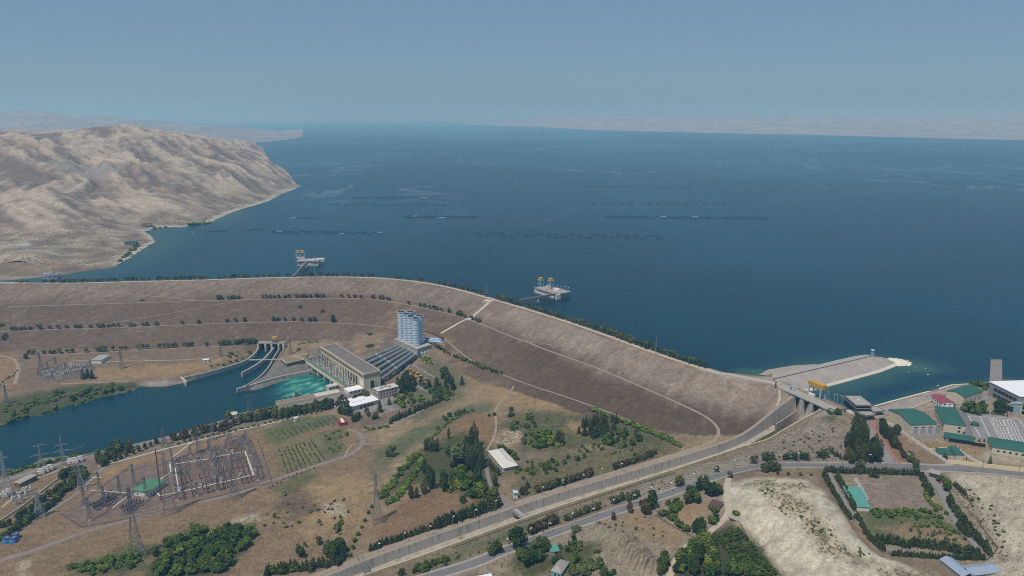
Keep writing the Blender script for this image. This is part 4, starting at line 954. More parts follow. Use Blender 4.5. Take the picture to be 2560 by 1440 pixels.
B('shooting_shed', 'long narrow open-fronted shed with green roof below the parking lot', L5(1360, 1075), L5(1685, 1125), 9, 4.2, 'shed', 1.0, M_GREYW, M_GREENR, [('f', 17, 17, 1, .6, 29, 2.8, M_DARK, 'opening')], ov=.8)
B('dormitory', 'long low white building with green roof and a row of small windows', L5(1910, 1215), L5(2420, 1300), 22, 6.2, 'hip', 2.6, M_CREAM, M_GREENR, [('f', 5, 50, 11, 2.2, 1.7, 1.7), ('l', 3, 18, 3, 2.2, 1.5, 1.6)])
B('kiosk', 'little green-roofed guard booth standing on the parking lot', L5(1698, 905), L5(1760, 905), 5, 3.4, 'hip', .8, M_CREAM, M_GREENR, [('f', 2, 4, 2, 1.0, 1.3, 1.5), ('l', 2.5, 2.5, 1, 1, 1.6, 1.5)], cat='booth', ov=.9)
t_, L_, D_ = B('store_house', 'cream store with green roof and buttressed front by the main road', L5(1285, 1270), L5(1560, 1290), 9, 4.0, 'shed', 1.0, M_CREAM, M_GREENR, [('f', 3, 22, 7, .4, .7, 2.4)])
q = MB(); q.prism([(L_ - 6.5, -2.5), (L_, -2.5), (L_, 14), (L_ - 6.5, 14)], -2, 5.4); w_ = q.build('wing', M_CREAM, t_)
q = MB(); q.box(L_ - 3.25, 5.75, 5.4, 7.4, 17.4, .4); q.build('roof', M_GREENR, w_)
for k in range(6): q = MB(); q.box(2 + k * 3.6, -.9, -1, .9, 1.7, 3.6); q.build('buttress', M_CREAM, t_)
# sports hall, white roof
A0 = gp(*L5(1870, 520)); A1 = gp(*L5(2085, 640))
ang = math.atan2(A1[1] - A0[1], A1[0] - A0[0]); L_ = math.hypot(A1[0] - A0[0], A1[1] - A0[1]) + 16
t_ = thing('sports_hall', 'large hall with a bright white roof and grey windowed flank beside the lake pier', 'building', A0, ang)
q = MB(); wallbox(q, L_, 46, 15, -3); q.build('wall', M_GREYW, t_)
q = MB(); q.box(L_ / 2, 23, 15, L_ + 1.2, 47.2, .5); q.build('roof', M_WHITER, t_)
openings(t_, L_, 46, [('f', 9, L_ - 6, 6, 8.0, 4.6, 3.6), ('f', 9, L_ - 6, 6, 2.0, 4.6, 3.6)])
# glazed annex with a vaulted end
A0 = gp(*L5(2060, 695)); A1 = gp(*L5(2290, 760)); ang = math.atan2(A1[1] - A0[1], A1[0] - A0[0]); L_ = math.hypot(A1[0] - A0[0], A1[1] - A0[1])
t_ = thing('glass_annex', 'cream two-storey annex with glazed front and rounded glass vault before the white-roofed hall', 'building', A0, ang)
q = MB(); wallbox(q, L_ - 9, 16, 10.5, -3, 14, 0); q.build('wall', M_CREAM, t_)
q = MB(); q.box(14 + (L_ - 9) / 2, 8, 10.5, L_ - 8, 17, .5); ro = q.build('roof', M_BITUM, t_)
openings(t_, L_ - 9, 16, [('f', 2.6, L_ - 13, 6, 5.6, 3.0, 3.8), ('f', 2.6, L_ - 13, 6, .6, 3.0, 3.8)], x0=14)
q = MB(); n = 14; prof = [(14 * (1 - math.cos(math.pi / 2 * k / n)), 11 * math.sin(math.pi / 2 * k / n)) for k in range(n + 1)]
q.strip([[(x, 0, z), (x, 16, z)] for x, z in prof]); q.add([(13.9, .02, -1)] + [(x, .02, z) for x, z in prof], [tuple([0] + list(range(1, n + 2)))]); q.build('glass_vault', mat('pale_glass', (142, 168, 172), .25, .1, .5, spec=.5), t_)
for y in (-.1, 15.9):
    q = MB()
    for k in range(n): q.bar((prof[k][0], y, prof[k][1]), (prof[k + 1][0], y, prof[k + 1][1]), .9)
    q.build('arch_rib', M_CREAM, t_)
q = MB(); q.box(5, .0, 0, 6, .3, 5.5); q.build('window', M_GLASS, t_)
# --- entrance by the spillway: control house and canopies
A0, ang, L_ = frame((2112, 1036), (2146, 1036)); A0 = gp(2139, 1039)
A1 = gp(2111, 1027); ang = math.atan2(A0[1] - A1[1], A0[0] - A1[0]); Lc = math.hypot(A0[0] - A1[0], A0[1] - A1[1])
t_ = thing('control_house', 'grey two-storey control house with overhanging flat roof at the end of the spillway bridge', 'building', (A1[0], A1[1], A0[2]), ang)
q = MB(); wallbox(q, Lc, 14, 8.2, -4); q.build('wall', M_CONCD, t_)
q = MB(); wallbox(q, Lc + .6, 14.6, 2.2, 8.2, -.3, -.3); q.build('window_band', M_GLASS, t_)
q = MB(); q.box(Lc / 2, 7, 7.7, Lc + 2.2, 16.2, .5); q.build('balcony', M_GREYW, t_)
q = MB(); q.box(Lc / 2, 7, 10.4, Lc + 2.6, 16.6, .7); ro = q.build('roof', M_CONC, t_)
q = MB(); p_ = Lc + 2.6
for (cx, cy, sx, sy) in ((Lc / 2, -1.1, p_, .4), (Lc / 2, 15.1, p_, .4), (Lc / 2 - p_ / 2 + .2, 7, .4, 15.8), (Lc / 2 + p_ / 2 - .2, 7, .4, 15.8)): q.box(cx, cy, 11.1, sx, sy, .6)
q.build('parapet', M_CONCD, ro); q = MB(); q.box(Lc / 2, 7, 11.1, 1.6, 1.6, 1.1); q.build('vent', M_WHITEW, ro)
q = MB(); wallbox(q, 9, 5, 1.6, -2, Lc - 11, -5); q.build('porch', M_CONCW, t_); openings(t_, Lc, 14, [('r', 3, 3, 1, 0, 2.4, 4, M_WHITEW, 'door'), ('r', 8, 11, 2, 0, 1.6, 4)])
for pp, lab in (((2160, 1052), 'flat square entrance canopy nearest the tall pines'), ((2182, 1042), 'flat square entrance canopy against the lakeside embankment')):
    A = gp(*pp); t_ = thing('entrance_canopy', lab, 'canopy', A, .25, 'entrance canopies')
    q = MB(); q.box(7, 6, 4.2, 14, 12, .7); ro = q.build('roof', M_CONC, t_)
    q = MB()
    for (cx, cy, sx, sy) in ((7, .2, 14, .4), (7, 11.8, 14, .4), (.2, 6, .4, 11.2), (13.8, 6, .4, 11.2)): q.box(cx, cy, 4.9, sx, sy, .5)
    q.build('parapet', M_CONCD, ro)
    for x, y in ((2, 2), (12, 2), (2, 10), (12, 10)): q = MB(); q.box(x, y, -1, .8, .8, 5.2); q.build('post', M_CONCD, t_)
    q = MB(); wallbox(q, 6, 5, 3.2, -1, 4, 4); q.build('booth', M_GREYW, t_)
# --- garden and lower right
t_, L_, D_ = B('garden_shed', 'low white shed with stepped turquoise roof inside the walled garden', (2141, 1277), (2174, 1279), 14, 3.6, 'shed', .6, M_WHITEW, M_TEALR, [])
q = MB(); wallbox(q, 13, 15, 3.6, -2, -1.5, 14); w_ = q.build('wing', M_WHITEW, t_); roof_mesh('shed', 13, 15, 4.2, .7, .4, .3, -1.5, 14).build('roof', M_TEALR, w_)
A, ang, L_ = frame((2349, 1412), (2393, 1441))
t_ = thing('long_house', 'L-shaped house with pale blue metal roof at the bottom right', 'building', A, ang)
q = MB(); wallbox(q, L_ + 4, 9, 4, -3); q.build('wall', M_GREYW, t_); roof_mesh('gablex', L_ + 4, 9, 4, 2, .5).build('roof', M_BLUER, t_)
q = MB(); wallbox(q, 10, 24, 4, -3, L_ - 6, 5); w_ = q.build('wing', M_GREYW, t_); roof_mesh('gabley', 10, 22, 4.06, 2.1, .5, .3, L_ - 6, 7).build('roof', M_BLUER, w_)
B('gate_house', 'small stone gate house with flat grey roof at the garden entrance', (2323, 1192), (2346, 1196), 7, 4, 'flat', 0, M_BRICKW, M_GREYR, [('f', 2, 7, 3, 1, 1.3, 1.5)], ov=.8)
B('hut', 'tiny white hut with a red roof beneath the garden trees', (2351, 1216), (2357, 1217), 3, 2.6, 'gabley', .9, M_WHITEW, M_REDR, [('f', 1.2, 1.2, 1, 0, .9, 1.9, M_GLASS, 'door')], cat='hut', ov=.3)
B('house', 'house with grey hipped roof and turquoise side wall among trees at the bottom edge', (1378, 1440), (1402, 1446), 15, 4.2, 'hip', 3.2, M_TURQ, M_GREYR, [('f', 3, 9, 3, 1.2, 1.3, 1.5), ('l', 3, 11, 3, 1.2, 1.3, 1.5)])
B('lean_to', 'small shelter with turquoise roof in the shade of the big roadside trees', (1378, 1388), (1398, 1383), 7, 2.8, 'shed', .6, M_CREAM, M_TEALR, [('f', 4, 4, 1, 0, 2.4, 2, M_DARK, 'opening')], cat='shelter')
B('house', 'house with a white flat roof cut by the bottom edge near the road', (1188, 1486), (1240, 1471), 14, 3.6, 'flat', 0, M_WHITEW, M_WHITER, [('l', 4, 14, 3, 1, 1.4, 1.4)])
B('shed', 'open shed with dark brown sloping roof beside the pale dirt track', (1770, 1275), (1795, 1279), 10, 3.2, 'shed', 1.4, M_BRICKW, M_BROWNR, [('f', 6, 6, 1, 0, 7, 2.2, M_DARK, 'opening')], cat='shed')
t_, L_, D_ = B('gate_shed', 'low white outbuilding with a rust-red door where the dirt track meets the orchard', (1820, 1300), (1848, 1304), 5, 2.6, 'flat', 0, M_CREAM, M_GREYR, [('f', 4, 4, 1, 0, 5, 2, M_RUST, 'door')], cat='shed')
Af, Ar = gp(1258, 1180), gp(1222, 1139); ang = math.atan2(Af[1] - Ar[1], Af[0] - Ar[0]); L_ = math.hypot(Af[0] - Ar[0], Af[1] - Ar[1])
t_ = thing('villa', 'long white single-storey house with pale grey hipped roof among the tall cypresses', 'house', Ar, ang)
q = MB(); wallbox(q, L_, 14.5, 4.8, -3); q.build('wall', M_WHITEW, t_); roof_mesh('hip', L_, 14.5, 4.8, 3.0, .9).build('roof', mat('whitish_roof', (212, 206, 196), .8, .08, .3, stain=.2), t_)
openings(t_, L_, 14.5, [('f', 4, L_ - 4, 9, 1.2, 1.6, 1.9), ('r', 2.5, 12, 5, 1.2, 1.4, 1.9)])
t_, L_, D_ = B('guard_tower', 'small white guard tower with a pale blue roof beside the canal', (1285, 1249), (1295, 1247), 4.5, 6.2, 'hip', 1.0, M_WHITEW, M_LBLUE, [('f', 1.2, 3.0, 2, 3.9, .9, 1.1), ('l', 2.2, 2.2, 1, 3.9, 1.6, 1.1), ('f', 1, 1, 1, 0, .9, 2, M_DOORB, 'door')], cat='tower', ov=.5)
B('kiosk', 'little white kiosk standing alone by the riverside path', (737, 1055), (745, 1053), 4, 4.2, 'hip', .9, M_WHITEW, M_WHITEW, [('f', 2, 2, 1, .2, 1, 2, M_DOORB, 'door')], cat='kiosk', ov=.3)
# --- power station surroundings
t_, L_, D_ = B('admin_building', 'three-storey pinkish office building with flat roof beside the power house', (946, 1000), (997, 986), 13, 11.5, 'flat', 0, M_PINKW, M_CONCW, [('f', 4, 24, 6, 9, 1.6, 1.8), ('f', 4, 24, 6, 5.2, 1.6, 1.8), ('f', 4, 24, 6, 1.4, 1.6, 1.8), ('l', 3, 10, 3, 9, 1.5, 1.8), ('l', 3, 10, 3, 5.2, 1.5, 1.8)])
q = MB()
for x, y in ((8, 6), (14, 9), (18, 5)): q.box(x, y, 11.8, 3.2, 3, 1.6)
q.build('roof_plant', M_CONC, t_)
t_, L_, D_ = B('canteen', 'low building with a wide white flat roof behind the dark roadside trees', (880, 1029), (945, 1010), 24, 6.5, 'flat', 0, M_PINKW, M_WHITER, [('f', 12, 27, 4, .6, 3.4, 3.8)], ov=1.2)
q = MB(); q.box(L_ / 2 - 4, 14, 6.8, L_ * .5, 10, .9); q.build('roof_step', M_WHITER, t_)
B('shed', 'small white flat-roofed shed between the power house and the canteen', (872, 987), (908, 978), 14, 4.0, 'flat', 0, M_WHITEW, M_WHITER, [('f', 4, 14, 3, .3, 2, 2.6)], cat='shed', ov=.6)
t_, L_, D_ = B('annex', 'cream two-storey annex at the river end of the tailrace deck', (822, 979), (846, 972), 8, 6, 'flat', 0, M_CREAM, M_CONCW, [('f', 3, 11, 3, 1.4, 2.0, 3.2)])
A, ang, L_ = frame((696, 1021), (852, 982)); t_ = thing('quay_building', 'long low quay building with brown flat roof along the river bank', 'building', A, ang)
q = MB(); wallbox(q, L_, 13, 4.2, -4); q.build('wall', M_CREAM, t_)
q = MB(); q.box(L_ * .3, 6.5, 4.2, L_ * .6, 12, .3); q.build('roof', mat('gravel_roof', (132, 120, 104), .9, .1, .2), t_)
q = MB(); q.box(L_ * .8, 6.5, 4.2, L_ * .4 - .2, 12, .4); q.build('roof', M_CONCW, t_)
q = MB(); q.box(L_ / 2, .2, 4.2, L_, .5, .9); q.box(L_ / 2, 12.8, 4.2, L_, .5, .9); q.build('parapet', M_CREAM, t_)
A = gp(583, 1040); t_ = thing('round_house', 'small round white lookout house by the river', 'building', A)
q = MB(); q.lathe([(5, -2), (5, 3.2), (0, 3.2)], 20); q.build('wall', M_WHITEW, t_); q = MB(); q.lathe([(5.6, 3.25), (5.6, 3.5), (0, 4.6)], 20); q.build('roof', M_CREAM, t_)
t_, L_, D_ = B('shed', 'white shed with grey roof beside the far switchyard', (228, 909), (254, 909), 24, 5, 'shed', -.1, M_WHITEW, M_GREYR, [], cat='shed')
B('hut', 'small white hut on the dry bank above the outlet channel', (508, 908), (522, 906), 5, 4.5, 'flat', 0, M_WHITEW, M_WHITER, [('f', 3, 3, 1, .2, 1.4, 2.2)], cat='hut')
B('relay_house', 'white control house with bright green hipped roof in the middle switchyard', (336, 1239), (372, 1243), 22, 6, 'hip', 2.6, M_WHITEW, M_GREENR2, [('r', 3, 19, 5, 1.6, 1.6, 2), ('f', 4, 14, 2, 1.6, 1.4, 1.6)], ov=.9)
t_, L_, D_ = B('brick_store', 'long brown stone store with flat roof in the riverside transformer yard', (52, 1220), (93, 1200), 8, 4.6, 'flat', 0, M_BRICKW, M_GREYR, [('f', 6, 22, 3, 1, 1.3, 1.6)])
# container with a white stripe
A, ang, L_ = frame((849, 1066), (865, 1063)); t_ = thing('shipping_container', 'red container hut with a white band across its roof beside the gravel turning place', 'container', A, ang)
q = MB(); wallbox(q, 9, 12, 4, -.5); q.build('body', M_REDP, t_); q = MB(); q.box(4.5, 6, 4.01, 3.4, 12.1, .12); q.build('roof_band', M_WHITEW, t_)
# yellow valves yard with white and blue railings
A, B_, C_, D4 = [gp(*p) for p in ((1000, 938), (1028, 913), (1090, 948), (1062, 968))]
t_ = thing('yard_fence', 'white and blue posts and rails round the yard of yellow tanks', 'fence', (0, 0, 0))
for P_, Q_ in ((A, B_), (B_, C_), (A, D4)):
    n = 9
    rl = MB()
    for k in range(n + 1):
        p = [P_[j] + (Q_[j] - P_[j]) * k / n for j in range(3)]; q = MB(); q.box(p[0], p[1], p[2] - .3, 1.1, 1.1, 2.9); q.build('post', M_WHITEW if k % 2 else M_LBLUE, t_)
    for hh in (.5, 1.2, 1.9): rl.bar((P_[0], P_[1], P_[2] + hh), (Q_[0], Q_[1], Q_[2] + hh), .18)
    rl.build('rail', M_LBLUE, t_)
for i, p in enumerate(((1014, 938), (1027, 929), (1034, 934), (1028, 943), (1045, 938), (1038, 948), (1052, 945), (1049, 956), (1066, 952), (1057, 962), (1018, 929))):
    a = gp(*p); t_ = thing('yellow_tank', 'squat yellow cylindrical tank on the sandy fenced yard', 'tank', a, 0, 'yellow tanks in the fenced yard')
    r_ = 2.0 if i % 3 else 2.3
    q = MB(); q.lathe([(r_, -.3), (r_, 3.6), (r_ * 1.06, 3.65), (r_ * 1.06, 3.9), (0, 4.2)], 16); q.build('shell', mat('dull_yellow_paint', (190, 156, 74), .7, .12, .5, stain=.4), t_, True); q = MB(); q.lathe([(r_ * 1.09, 1.6), (r_ * 1.09, 1.9)], 16); q.build('band', M_RUST, t_)
# blue tanks, lower left
for p, lab in (((16, 1356), 'open blue steel tank, left one of the three rusty-rimmed tanks'), ((33, 1356), 'open blue steel tank nearest the gravel road of the three rusty-rimmed tanks'), ((39, 1346), 'open blue steel tank standing behind the other two')):
    a = gp(*p); t_ = thing('blue_tank', lab, 'tank', a, 0, 'open blue tanks')
    q = MB(); q.lathe([(2.8, -.5), (2.8, 4.6), (2.55, 4.6), (2.55, 2.6), (0, 2.6)], 20); q.build('shell', M_BLUE, t_, True); q = MB(); q.lathe([(2.95, 4.3), (2.95, 4.75), (2.45, 4.75)], 20); q.build('rim', M_RUST, t_)
# --- shore on the far left
A = gp(312, 613, 3000); t_ = thing('boat_house', 'dark teal-roofed boat house on the left shore', 'building', (A[0], A[1], A[2] - .5), .35)
q = MB(); wallbox(q, 26, 16, 6, -3); q.build('wall', M_CONCD, t_); roof_mesh('gablex', 26, 16, 6, 3, 1).build('roof', mat('teal_dark_roof', (70, 92, 96), .6), t_); openings(t_, 26, 16, [('f', 4, 22, 5, 2, 2.4, 2.4, M_WHITEW)])
A = gp(354, 566, 3000); t_ = thing('loading_pier', 'rusty steel loading frame standing at the cove on the left shore', 'pier', (A[0], A[1], ZL), .1)
q = MB()
for k in range(6): q.bar((k * 5, 0, -2), (k * 5, 0, 11), .8); q.bar((k * 5, 7, -2), (k * 5, 7, 11), .8)
q.build('legs', M_RUST, t_); q = MB(); q.box(12.5, 3.5, 11, 28, 8.5, 1); q.build('deck', M_RUST, t_); q = MB(); q.box(24, 3, -3, 4, 6, 10); q.build('pillar', M_CONCD, t_)
def boat(px, py, L, lab, cabin=True, rot=0.1, hullm=None):
    A = atz(px, py, ZL); t = thing('boat', lab, 'boat', (A[0], A[1], ZL), rot); w = L * .28
    q = MB(); pts = [(-L / 2, -w / 2), (L * .25, -w / 2), (L / 2, 0), (L * .25, w / 2), (-L / 2, w / 2)]; lo = [(x * .9, y * .75) for x, y in pts]
    q.add([(x, y, -.4) for x, y in lo] + [(x, y, 1.3) for x, y in pts], [(i, (i + 1) % 5, 5 + (i + 1) % 5, 5 + i) for i in range(5)] + [(5, 6, 7, 8, 9), (4, 3, 2, 1, 0)]); q.build('hull', hullm or M_WHITEW, t)
    if cabin: q = MB(); q.box(-L * .1, 0, 1.3, L * .45, w * .7, 2.2); q.build('cabin', M_LBLUE, t)
    return t
boat(372, 577, 16, 'white flat-topped houseboat moored beside the rusty loading frame'); boat(458, 569, 17, 'pale work boat moored off the green shore of the cove', True, .2)
boat(483, 581, 5, 'tiny white boat floating alone off the cove', False); boat(372, 614, 9, 'small grey boat beached on the left spit', False, -.2, M_GREYW)
# ------------------------------------------------------------------ power station, intakes, spillway
M_STREAK = mat('streaked_concrete', (172, 166, 156), .9, .10, .35, stain=.5)
def _streak(m):
    n = m.node_tree; tc = [x for x in n.nodes if x.type == 'TEX_COORD'][0]; mp = n.nodes.new('ShaderNodeMapping'); mp.inputs['Scale'].default_value = (1, 1, .08)
    for l in list(n.links):
        if l.from_node == tc: s = l.to_socket; n.links.remove(l); n.links.new(mp.outputs[0], s)
    n.links.new(tc.outputs['Object'], mp.inputs['Vector'])
_streak(M_STREAK)
M_FLOOR = mat('silty_canal_floor', (168, 160, 146), .9, .12, .25, stain=1.0, col2=(128, 114, 76))
M_WEED = mat('green_shallow_water', (74, 72, 40), .35, .25, .15)
M_STAIR = mat('stair_concrete', (190, 176, 156), .9, .10, .4)
def wall_line(name, label, pts, z_top, thick, m, z_bot=-4, cat='wall', top=None, world=False):
    P = [atz(x, y, z_top)[:2] if not world else (x, y) for x, y in pts]; P = resample(smooth(P, 1), 6)
    l, r = P, offset_line(P, -thick); b = MB()
    rows = [[(*a, z_bot), (*a, z_top), (*c, z_top), (*c, z_bot)] for a, c in zip(l, r)]; b.strip(rows)
    b.add(rows[0], [(0, 1, 2, 3)]); b.add(rows[-1], [(3, 2, 1, 0)])
    o = b.build(name, m); tag(o, label, cat); return o
# --- stairs up the dam face
Sx = [gp(x, y) for x, y in ((1102, 834), (1130, 818), (1150, 806), (1172, 799), (1196, 780), (1224, 755))]
b = MB(); P = resample(smooth(Sx, 1), 3); l, r = offset_line(P, 2.4), offset_line(P, -2.4)
b.strip([[(a[0], a[1], H(a[0], a[1]) - .5), (a[0], a[1], max(H(*a[:2]), H(*c[:2])) + .4), (c[0], c[1], max(H(*a[:2]), H(*c[:2])) + .4), (c[0], c[1], H(c[0], c[1]) - .5)] for a, c in zip(l, r)])
t_ = thing('dam_stairway', 'straight pale concrete stairway running up the dam face to the crest', 'stairway'); b.build('flight', M_STAIR, t_)
c = gp(1222, 753); b = MB(); b.box(c[0], c[1], c[2] - 4, 15, 9, 5.2, -.6); b.build('landing', M_CONCW, t_)
c = gp(1172, 799); b = MB(); b.box(c[0], c[1], c[2] - 3, 9, 6, 3.7, -.6); b.build('landing', M_CONCW, t_)
# --- surge tanks on their plinth
ZP = 35.0
pl = [atz(x, y, ZP)[:2] for x, y in ((986, 847), (1043, 873), (1078, 862), (1022, 839))]
t_ = thing('tank_plinth', 'massive pale concrete plinth carrying the six tall blue tanks', 'plinth')
b = MB(); b.prism(pl, 12, ZP); b.build('block', M_STREAK, t_)
b = MB()
for i in range(4):
    p, q = pl[i], pl[(i + 1) % 4]; b.bar((*p, ZP + .3), (*q, ZP + .3), .7)
b.build('coping', M_CONCW, t_)
b = MB()
for k in range(3):
    q = [pl[1][0] + (pl[2][0] - pl[1][0]) * (.3 + .2 * k), pl[1][1] + (pl[2][1] - pl[1][1]) * (.3 + .2 * k)]; b.tube((q[0], q[1], 27), (q[0] + 2.2, q[1] - 2.6, 27), 1.6, 14)
b.build('outlet_pipe', M_LBLUE, t_)
tops = ((1003, 779, 'back-left of the six tall pale blue surge tanks'), (1026, 779, 'rearmost of the six tall pale blue surge tanks'), (1015.5, 784, 'pale blue surge tank second from the left in its cluster'),
        (1027, 790, 'pale blue surge tank in the middle of the front row of its cluster'), (1049, 789, 'rightmost of the six tall pale blue surge tanks'), (1039, 795, 'pale blue surge tank standing nearest of its cluster'))
M_TANK = mat('surge_tank_paint', (200, 216, 226), .55, .08, .2, stain=.22); M_TANKB = mat('surge_tank_band', (138, 160, 176), .5, .05, .2)  # bands toned darker to stand for the shadow below each ring
for px, py, lab in tops:
    a = atz(px, py, 75.5); t = thing('surge_tank', lab, 'tank', (a[0], a[1], ZP), 0, 'surge tanks on the plinth'); r_ = 5.6; hh = 40.5
    b = MB(); b.lathe([(r_, 0), (r_, hh - .5)], 36); b.build('shell', M_TANK, t, True).data.materials.append(M_RUST)
    sh = t.children[0].data if False else None
    b = MB(); b.lathe([(r_, hh - .5), (0, hh - .8)], 32); b.build('mouth', mat('dark_rust', (66, 40, 34), .9, .15, .5), t)
    b = MB()
    for k in range(11):
        z = 1.2 + k * 3.75; b.lathe([(r_ + .02, z - .25), (r_ + .25, z - .25), (r_ + .25, z + .25), (r_ + .02, z + .25)], 36)
    b.build('ring_band', M_TANKB, t); b = MB(); b.lathe([(r_ + .02, hh - .8), (r_ + .55, hh - .8), (r_ + .55, hh + .1), (r_ - .4, hh + .1)], 36); b.build('rim', M_LBLUE, t)
# pipe gallery and track behind the tanks
for k in range(3):
    p = atz(1062 + k * 4, 845 + k * 4, ZP + 1.5); q = atz(1098 + k * 4, 848 + k * 4, 42); t = thing('feed_pipe', 'pale blue feed pipe dipping into the dam behind the surge tanks', 'pipe', (0, 0, 0), 0, 'feed pipes behind the tanks'); b = MB(); b.tube(p, q, 1.3, 10); b.build('pipe', M_LBLUE, t)
t = thing('pipe_gallery', 'rust-roofed pipe gallery running from the blue tanks into the dam', 'gallery'); p = gp(1064, 836); q = gp(1108, 853); b = MB(); b.bar((p[0], p[1], p[2] + 2), (q[0], q[1], q[2] + 2), 4.6); b.build('wall', M_CONC, t)
b = MB(); b.bar((p[0], p[1], p[2] + 4.5), (q[0], q[1], q[2] + 4.5), 3.2); b.build('roof', M_RUST, t)
# --- penstocks
M_PEN = mat('penstock_steel', (118, 124, 126), .6, .12, .25, stain=.35); M_PENB = mat('penstock_band', (170, 186, 194), .6, .08, .4)
plow = ((905, 902), (915, 909), (927, 917), (938, 926), (949, 936), (955, 947)); pup = ((993, 866), (1001, 870), (1010, 874), (1018, 879), (1027, 884), (1035, 889))
plab = ('farthest of the six dark penstock pipes', 'second dark penstock pipe from the far side', 'third dark penstock pipe from the far side', 'third dark penstock pipe from the near side', 'second dark penstock pipe from the near side', 'nearest of the six dark penstock pipes')
for (lx, ly), (ux, uy), lab in zip(plow, pup, plab):
    p = Vector(atz(lx, ly, 15.5)); q = Vector(atz(ux, uy, 26)); d = (q - p).normalized(); p = p - d * 6; q = q + d * 5; L_ = (q - p).length
    t = thing('penstock', lab + ' below the blue tanks', 'pipe', p, 0, 'penstock pipes'); q = q - p; p = Vector((0, 0, 0))
    b = MB(); b.tube(p, q, 2.7, 18); n = int(L_ / 3)
    for k in range(n): c = p + d * (k + .5) * 3; b.tube(c - d * .22, c + d * .22, 2.95, 18)
    b.build('pipe', M_PEN, t)
    for f in (.42, .97): c = p + d * L_ * f; b = MB(); b.tube(c - d * .7, c + d * .7, 3.25, 18); b.build('collar', M_PENB, t)
    b = MB()
    for k in range(5): c = p + d * L_ * (.1 + .2 * k); b.box(c.x, c.y, c.z - 7, 2.4, 4.4, 4.6, math.atan2(d.y, d.x))
    b.build('saddle', M_CONC, t)
# --- power house
ZR, ZG = 34.0, 11.0
nl, nr, fl = atz(909, 936, ZR), atz(949, 926, ZR), atz(802, 867, ZR)
W_ = math.hypot(nr[0] - nl[0], nr[1] - nl[1]); LN = math.hypot(fl[0] - nl[0], fl[1] - nl[1]); ang = math.atan2(fl[1] - nl[1], fl[0] - nl[0]) - math.pi / 2
M_PH = mat('power_house_render', (212, 200, 172), .9, .07, .25, stain=.25); M_ZIG = mat('brown_frieze', (134, 112, 94), .9, .1, .4)
t = thing('power_house', 'long cream power house with a zigzag frieze and flat dark roof beside the tailrace', 'building', (nl[0], nl[1], ZG), ang); h = ZR - ZG
b = MB(); wallbox(b, W_, LN, h, -6); b.build('wall', M_PH, t)
b = MB(); b.box(W_ / 2, LN / 2, h, W_ - 1, LN - 1, .25); ro = b.build('roof', M_BITUM, t)
b = MB()
for (cx, cy, sx, sy) in ((W_ / 2, 0, W_ + .8, .8), (W_ / 2, LN, W_ + .8, .8), (0, LN / 2, .8, LN - .8), (W_, LN / 2, .8, LN - .8)): b.box(cx, cy, h - .6, sx, sy, 1.5)
b.build('cornice', M_PH, ro); b = MB()
for k in range(30): b.bar((W_ - .2, 4 + k * (LN - 8) / 29, h + .8), (W_ - .2, 4 + k * (LN - 8) / 29, h + 2.2), .25)
b.bar((W_ - .2, 4, h + 2.2), (W_ - .2, LN - 4, h + 2.2), .25); b.build('railing', M_STEELD, ro)
b = MB()
for row, z0 in ((0, h - 4.0), (1, h - 5.6)):
    n = 7
    for k in range(n):
        x0, x1, xm = W_ * k / n, W_ * (k + 1) / n, W_ * (k + .5) / n; b.bar((x0, -.1, z0), (xm, -.1, z0 + 2.2), .55); b.bar((xm, -.1, z0 + 2.2), (x1, -.1, z0), .55)
    n = 42
    for k in range(n):
        x0, x1, xm = LN * k / n, LN * (k + 1) / n, LN * (k + .5) / n; b.bar((-.1, x0, z0), (-.1, xm, z0 + 2.2), .55); b.bar((-.1, xm, z0 + 2.2), (-.1, x1, z0), .55)
b.build('frieze', M_ZIG, t)
openings(t, W_, LN, [('f', W_ * .5, W_ * .5, 1, 1.0, 5.5, 11, M_GLASS, 'window'), ('l', 8, 8, 1, 1, 6, 12, M_WHITEW, 'door'), ('l', 22, LN - 6, 14, 3.0, 4.4, 11.0)])
for k in range(16): b = MB(); y = 17 + k * (LN - 20) / 15; b.box(-.5, y, -4, 1.0, 1.6, h - 2.2); b.build('pilaster', M_PH, t)
for x in (W_ * .5 - 3.6, W_ * .5 + 3.6): b = MB(); b.box(x, -.3, -3, .9, .6, 16); b.build('pilaster', M_PH, t)
b = MB(); b.box(W_ - 5, -3, -2, 8, 4, 5); b.build('porch', mat('teal_awning', (52, 128, 132), .6), t)
# --- tailrace deck
dz = 10.2
o0, o1 = atz(756, 898, dz), atz(868, 974, dz); ci, si = math.cos(ang), math.sin(ang)
w2 = lambda x, y: (nl[0] + x * ci - y * si, nl[1] + x * si + y * ci)
t = thing('tailrace_deck', 'long concrete deck on piers over the green tailrace water', 'deck'); b = MB()
b.prism([o0[:2], o1[:2], w2(-.6, -2), w2(-.6, LN + 2)], dz - 2.2, dz); b.build('slab', M_CONC, t)
ax = Vector((o1[0] - o0[0], o1[1] - o0[1], 0)); LD = ax.length; ax.normalize(); ay = Vector((-ax.y, ax.x, 0)); O = Vector((o0[0], o0[1], 0)); rz = math.atan2(ax.y, ax.x)
for k in range(7): c = O + ax * (14 + k * (LD - 26) / 6) + ay * 6; b = MB(); b.box(c.x, c.y, -4, 2.6, 13, 12, rz); b.build('pier', M_CONCW, t)
b = MB(); c = O + ax * LD / 2 + ay * 13; b.box(c.x, c.y, -4, LD, 1.5, 12, rz); b.build('back_wall', M_CONCD, t)
b = MB(); c = O + ax * LD / 2 - ay * .3; b.box(c.x, c.y, dz - 2.6, LD, .8, 3.6, rz); b.build('girder', M_CREAM, t)
b = MB(); c = O + ax * LD / 2 + ay * 5; b.box(c.x, c.y, dz + .02, LD - 6, 5, .25, rz); b.build('crane_track', mat('green_walkway', (96, 122, 104), .8, .1, .3), t)
b = MB()
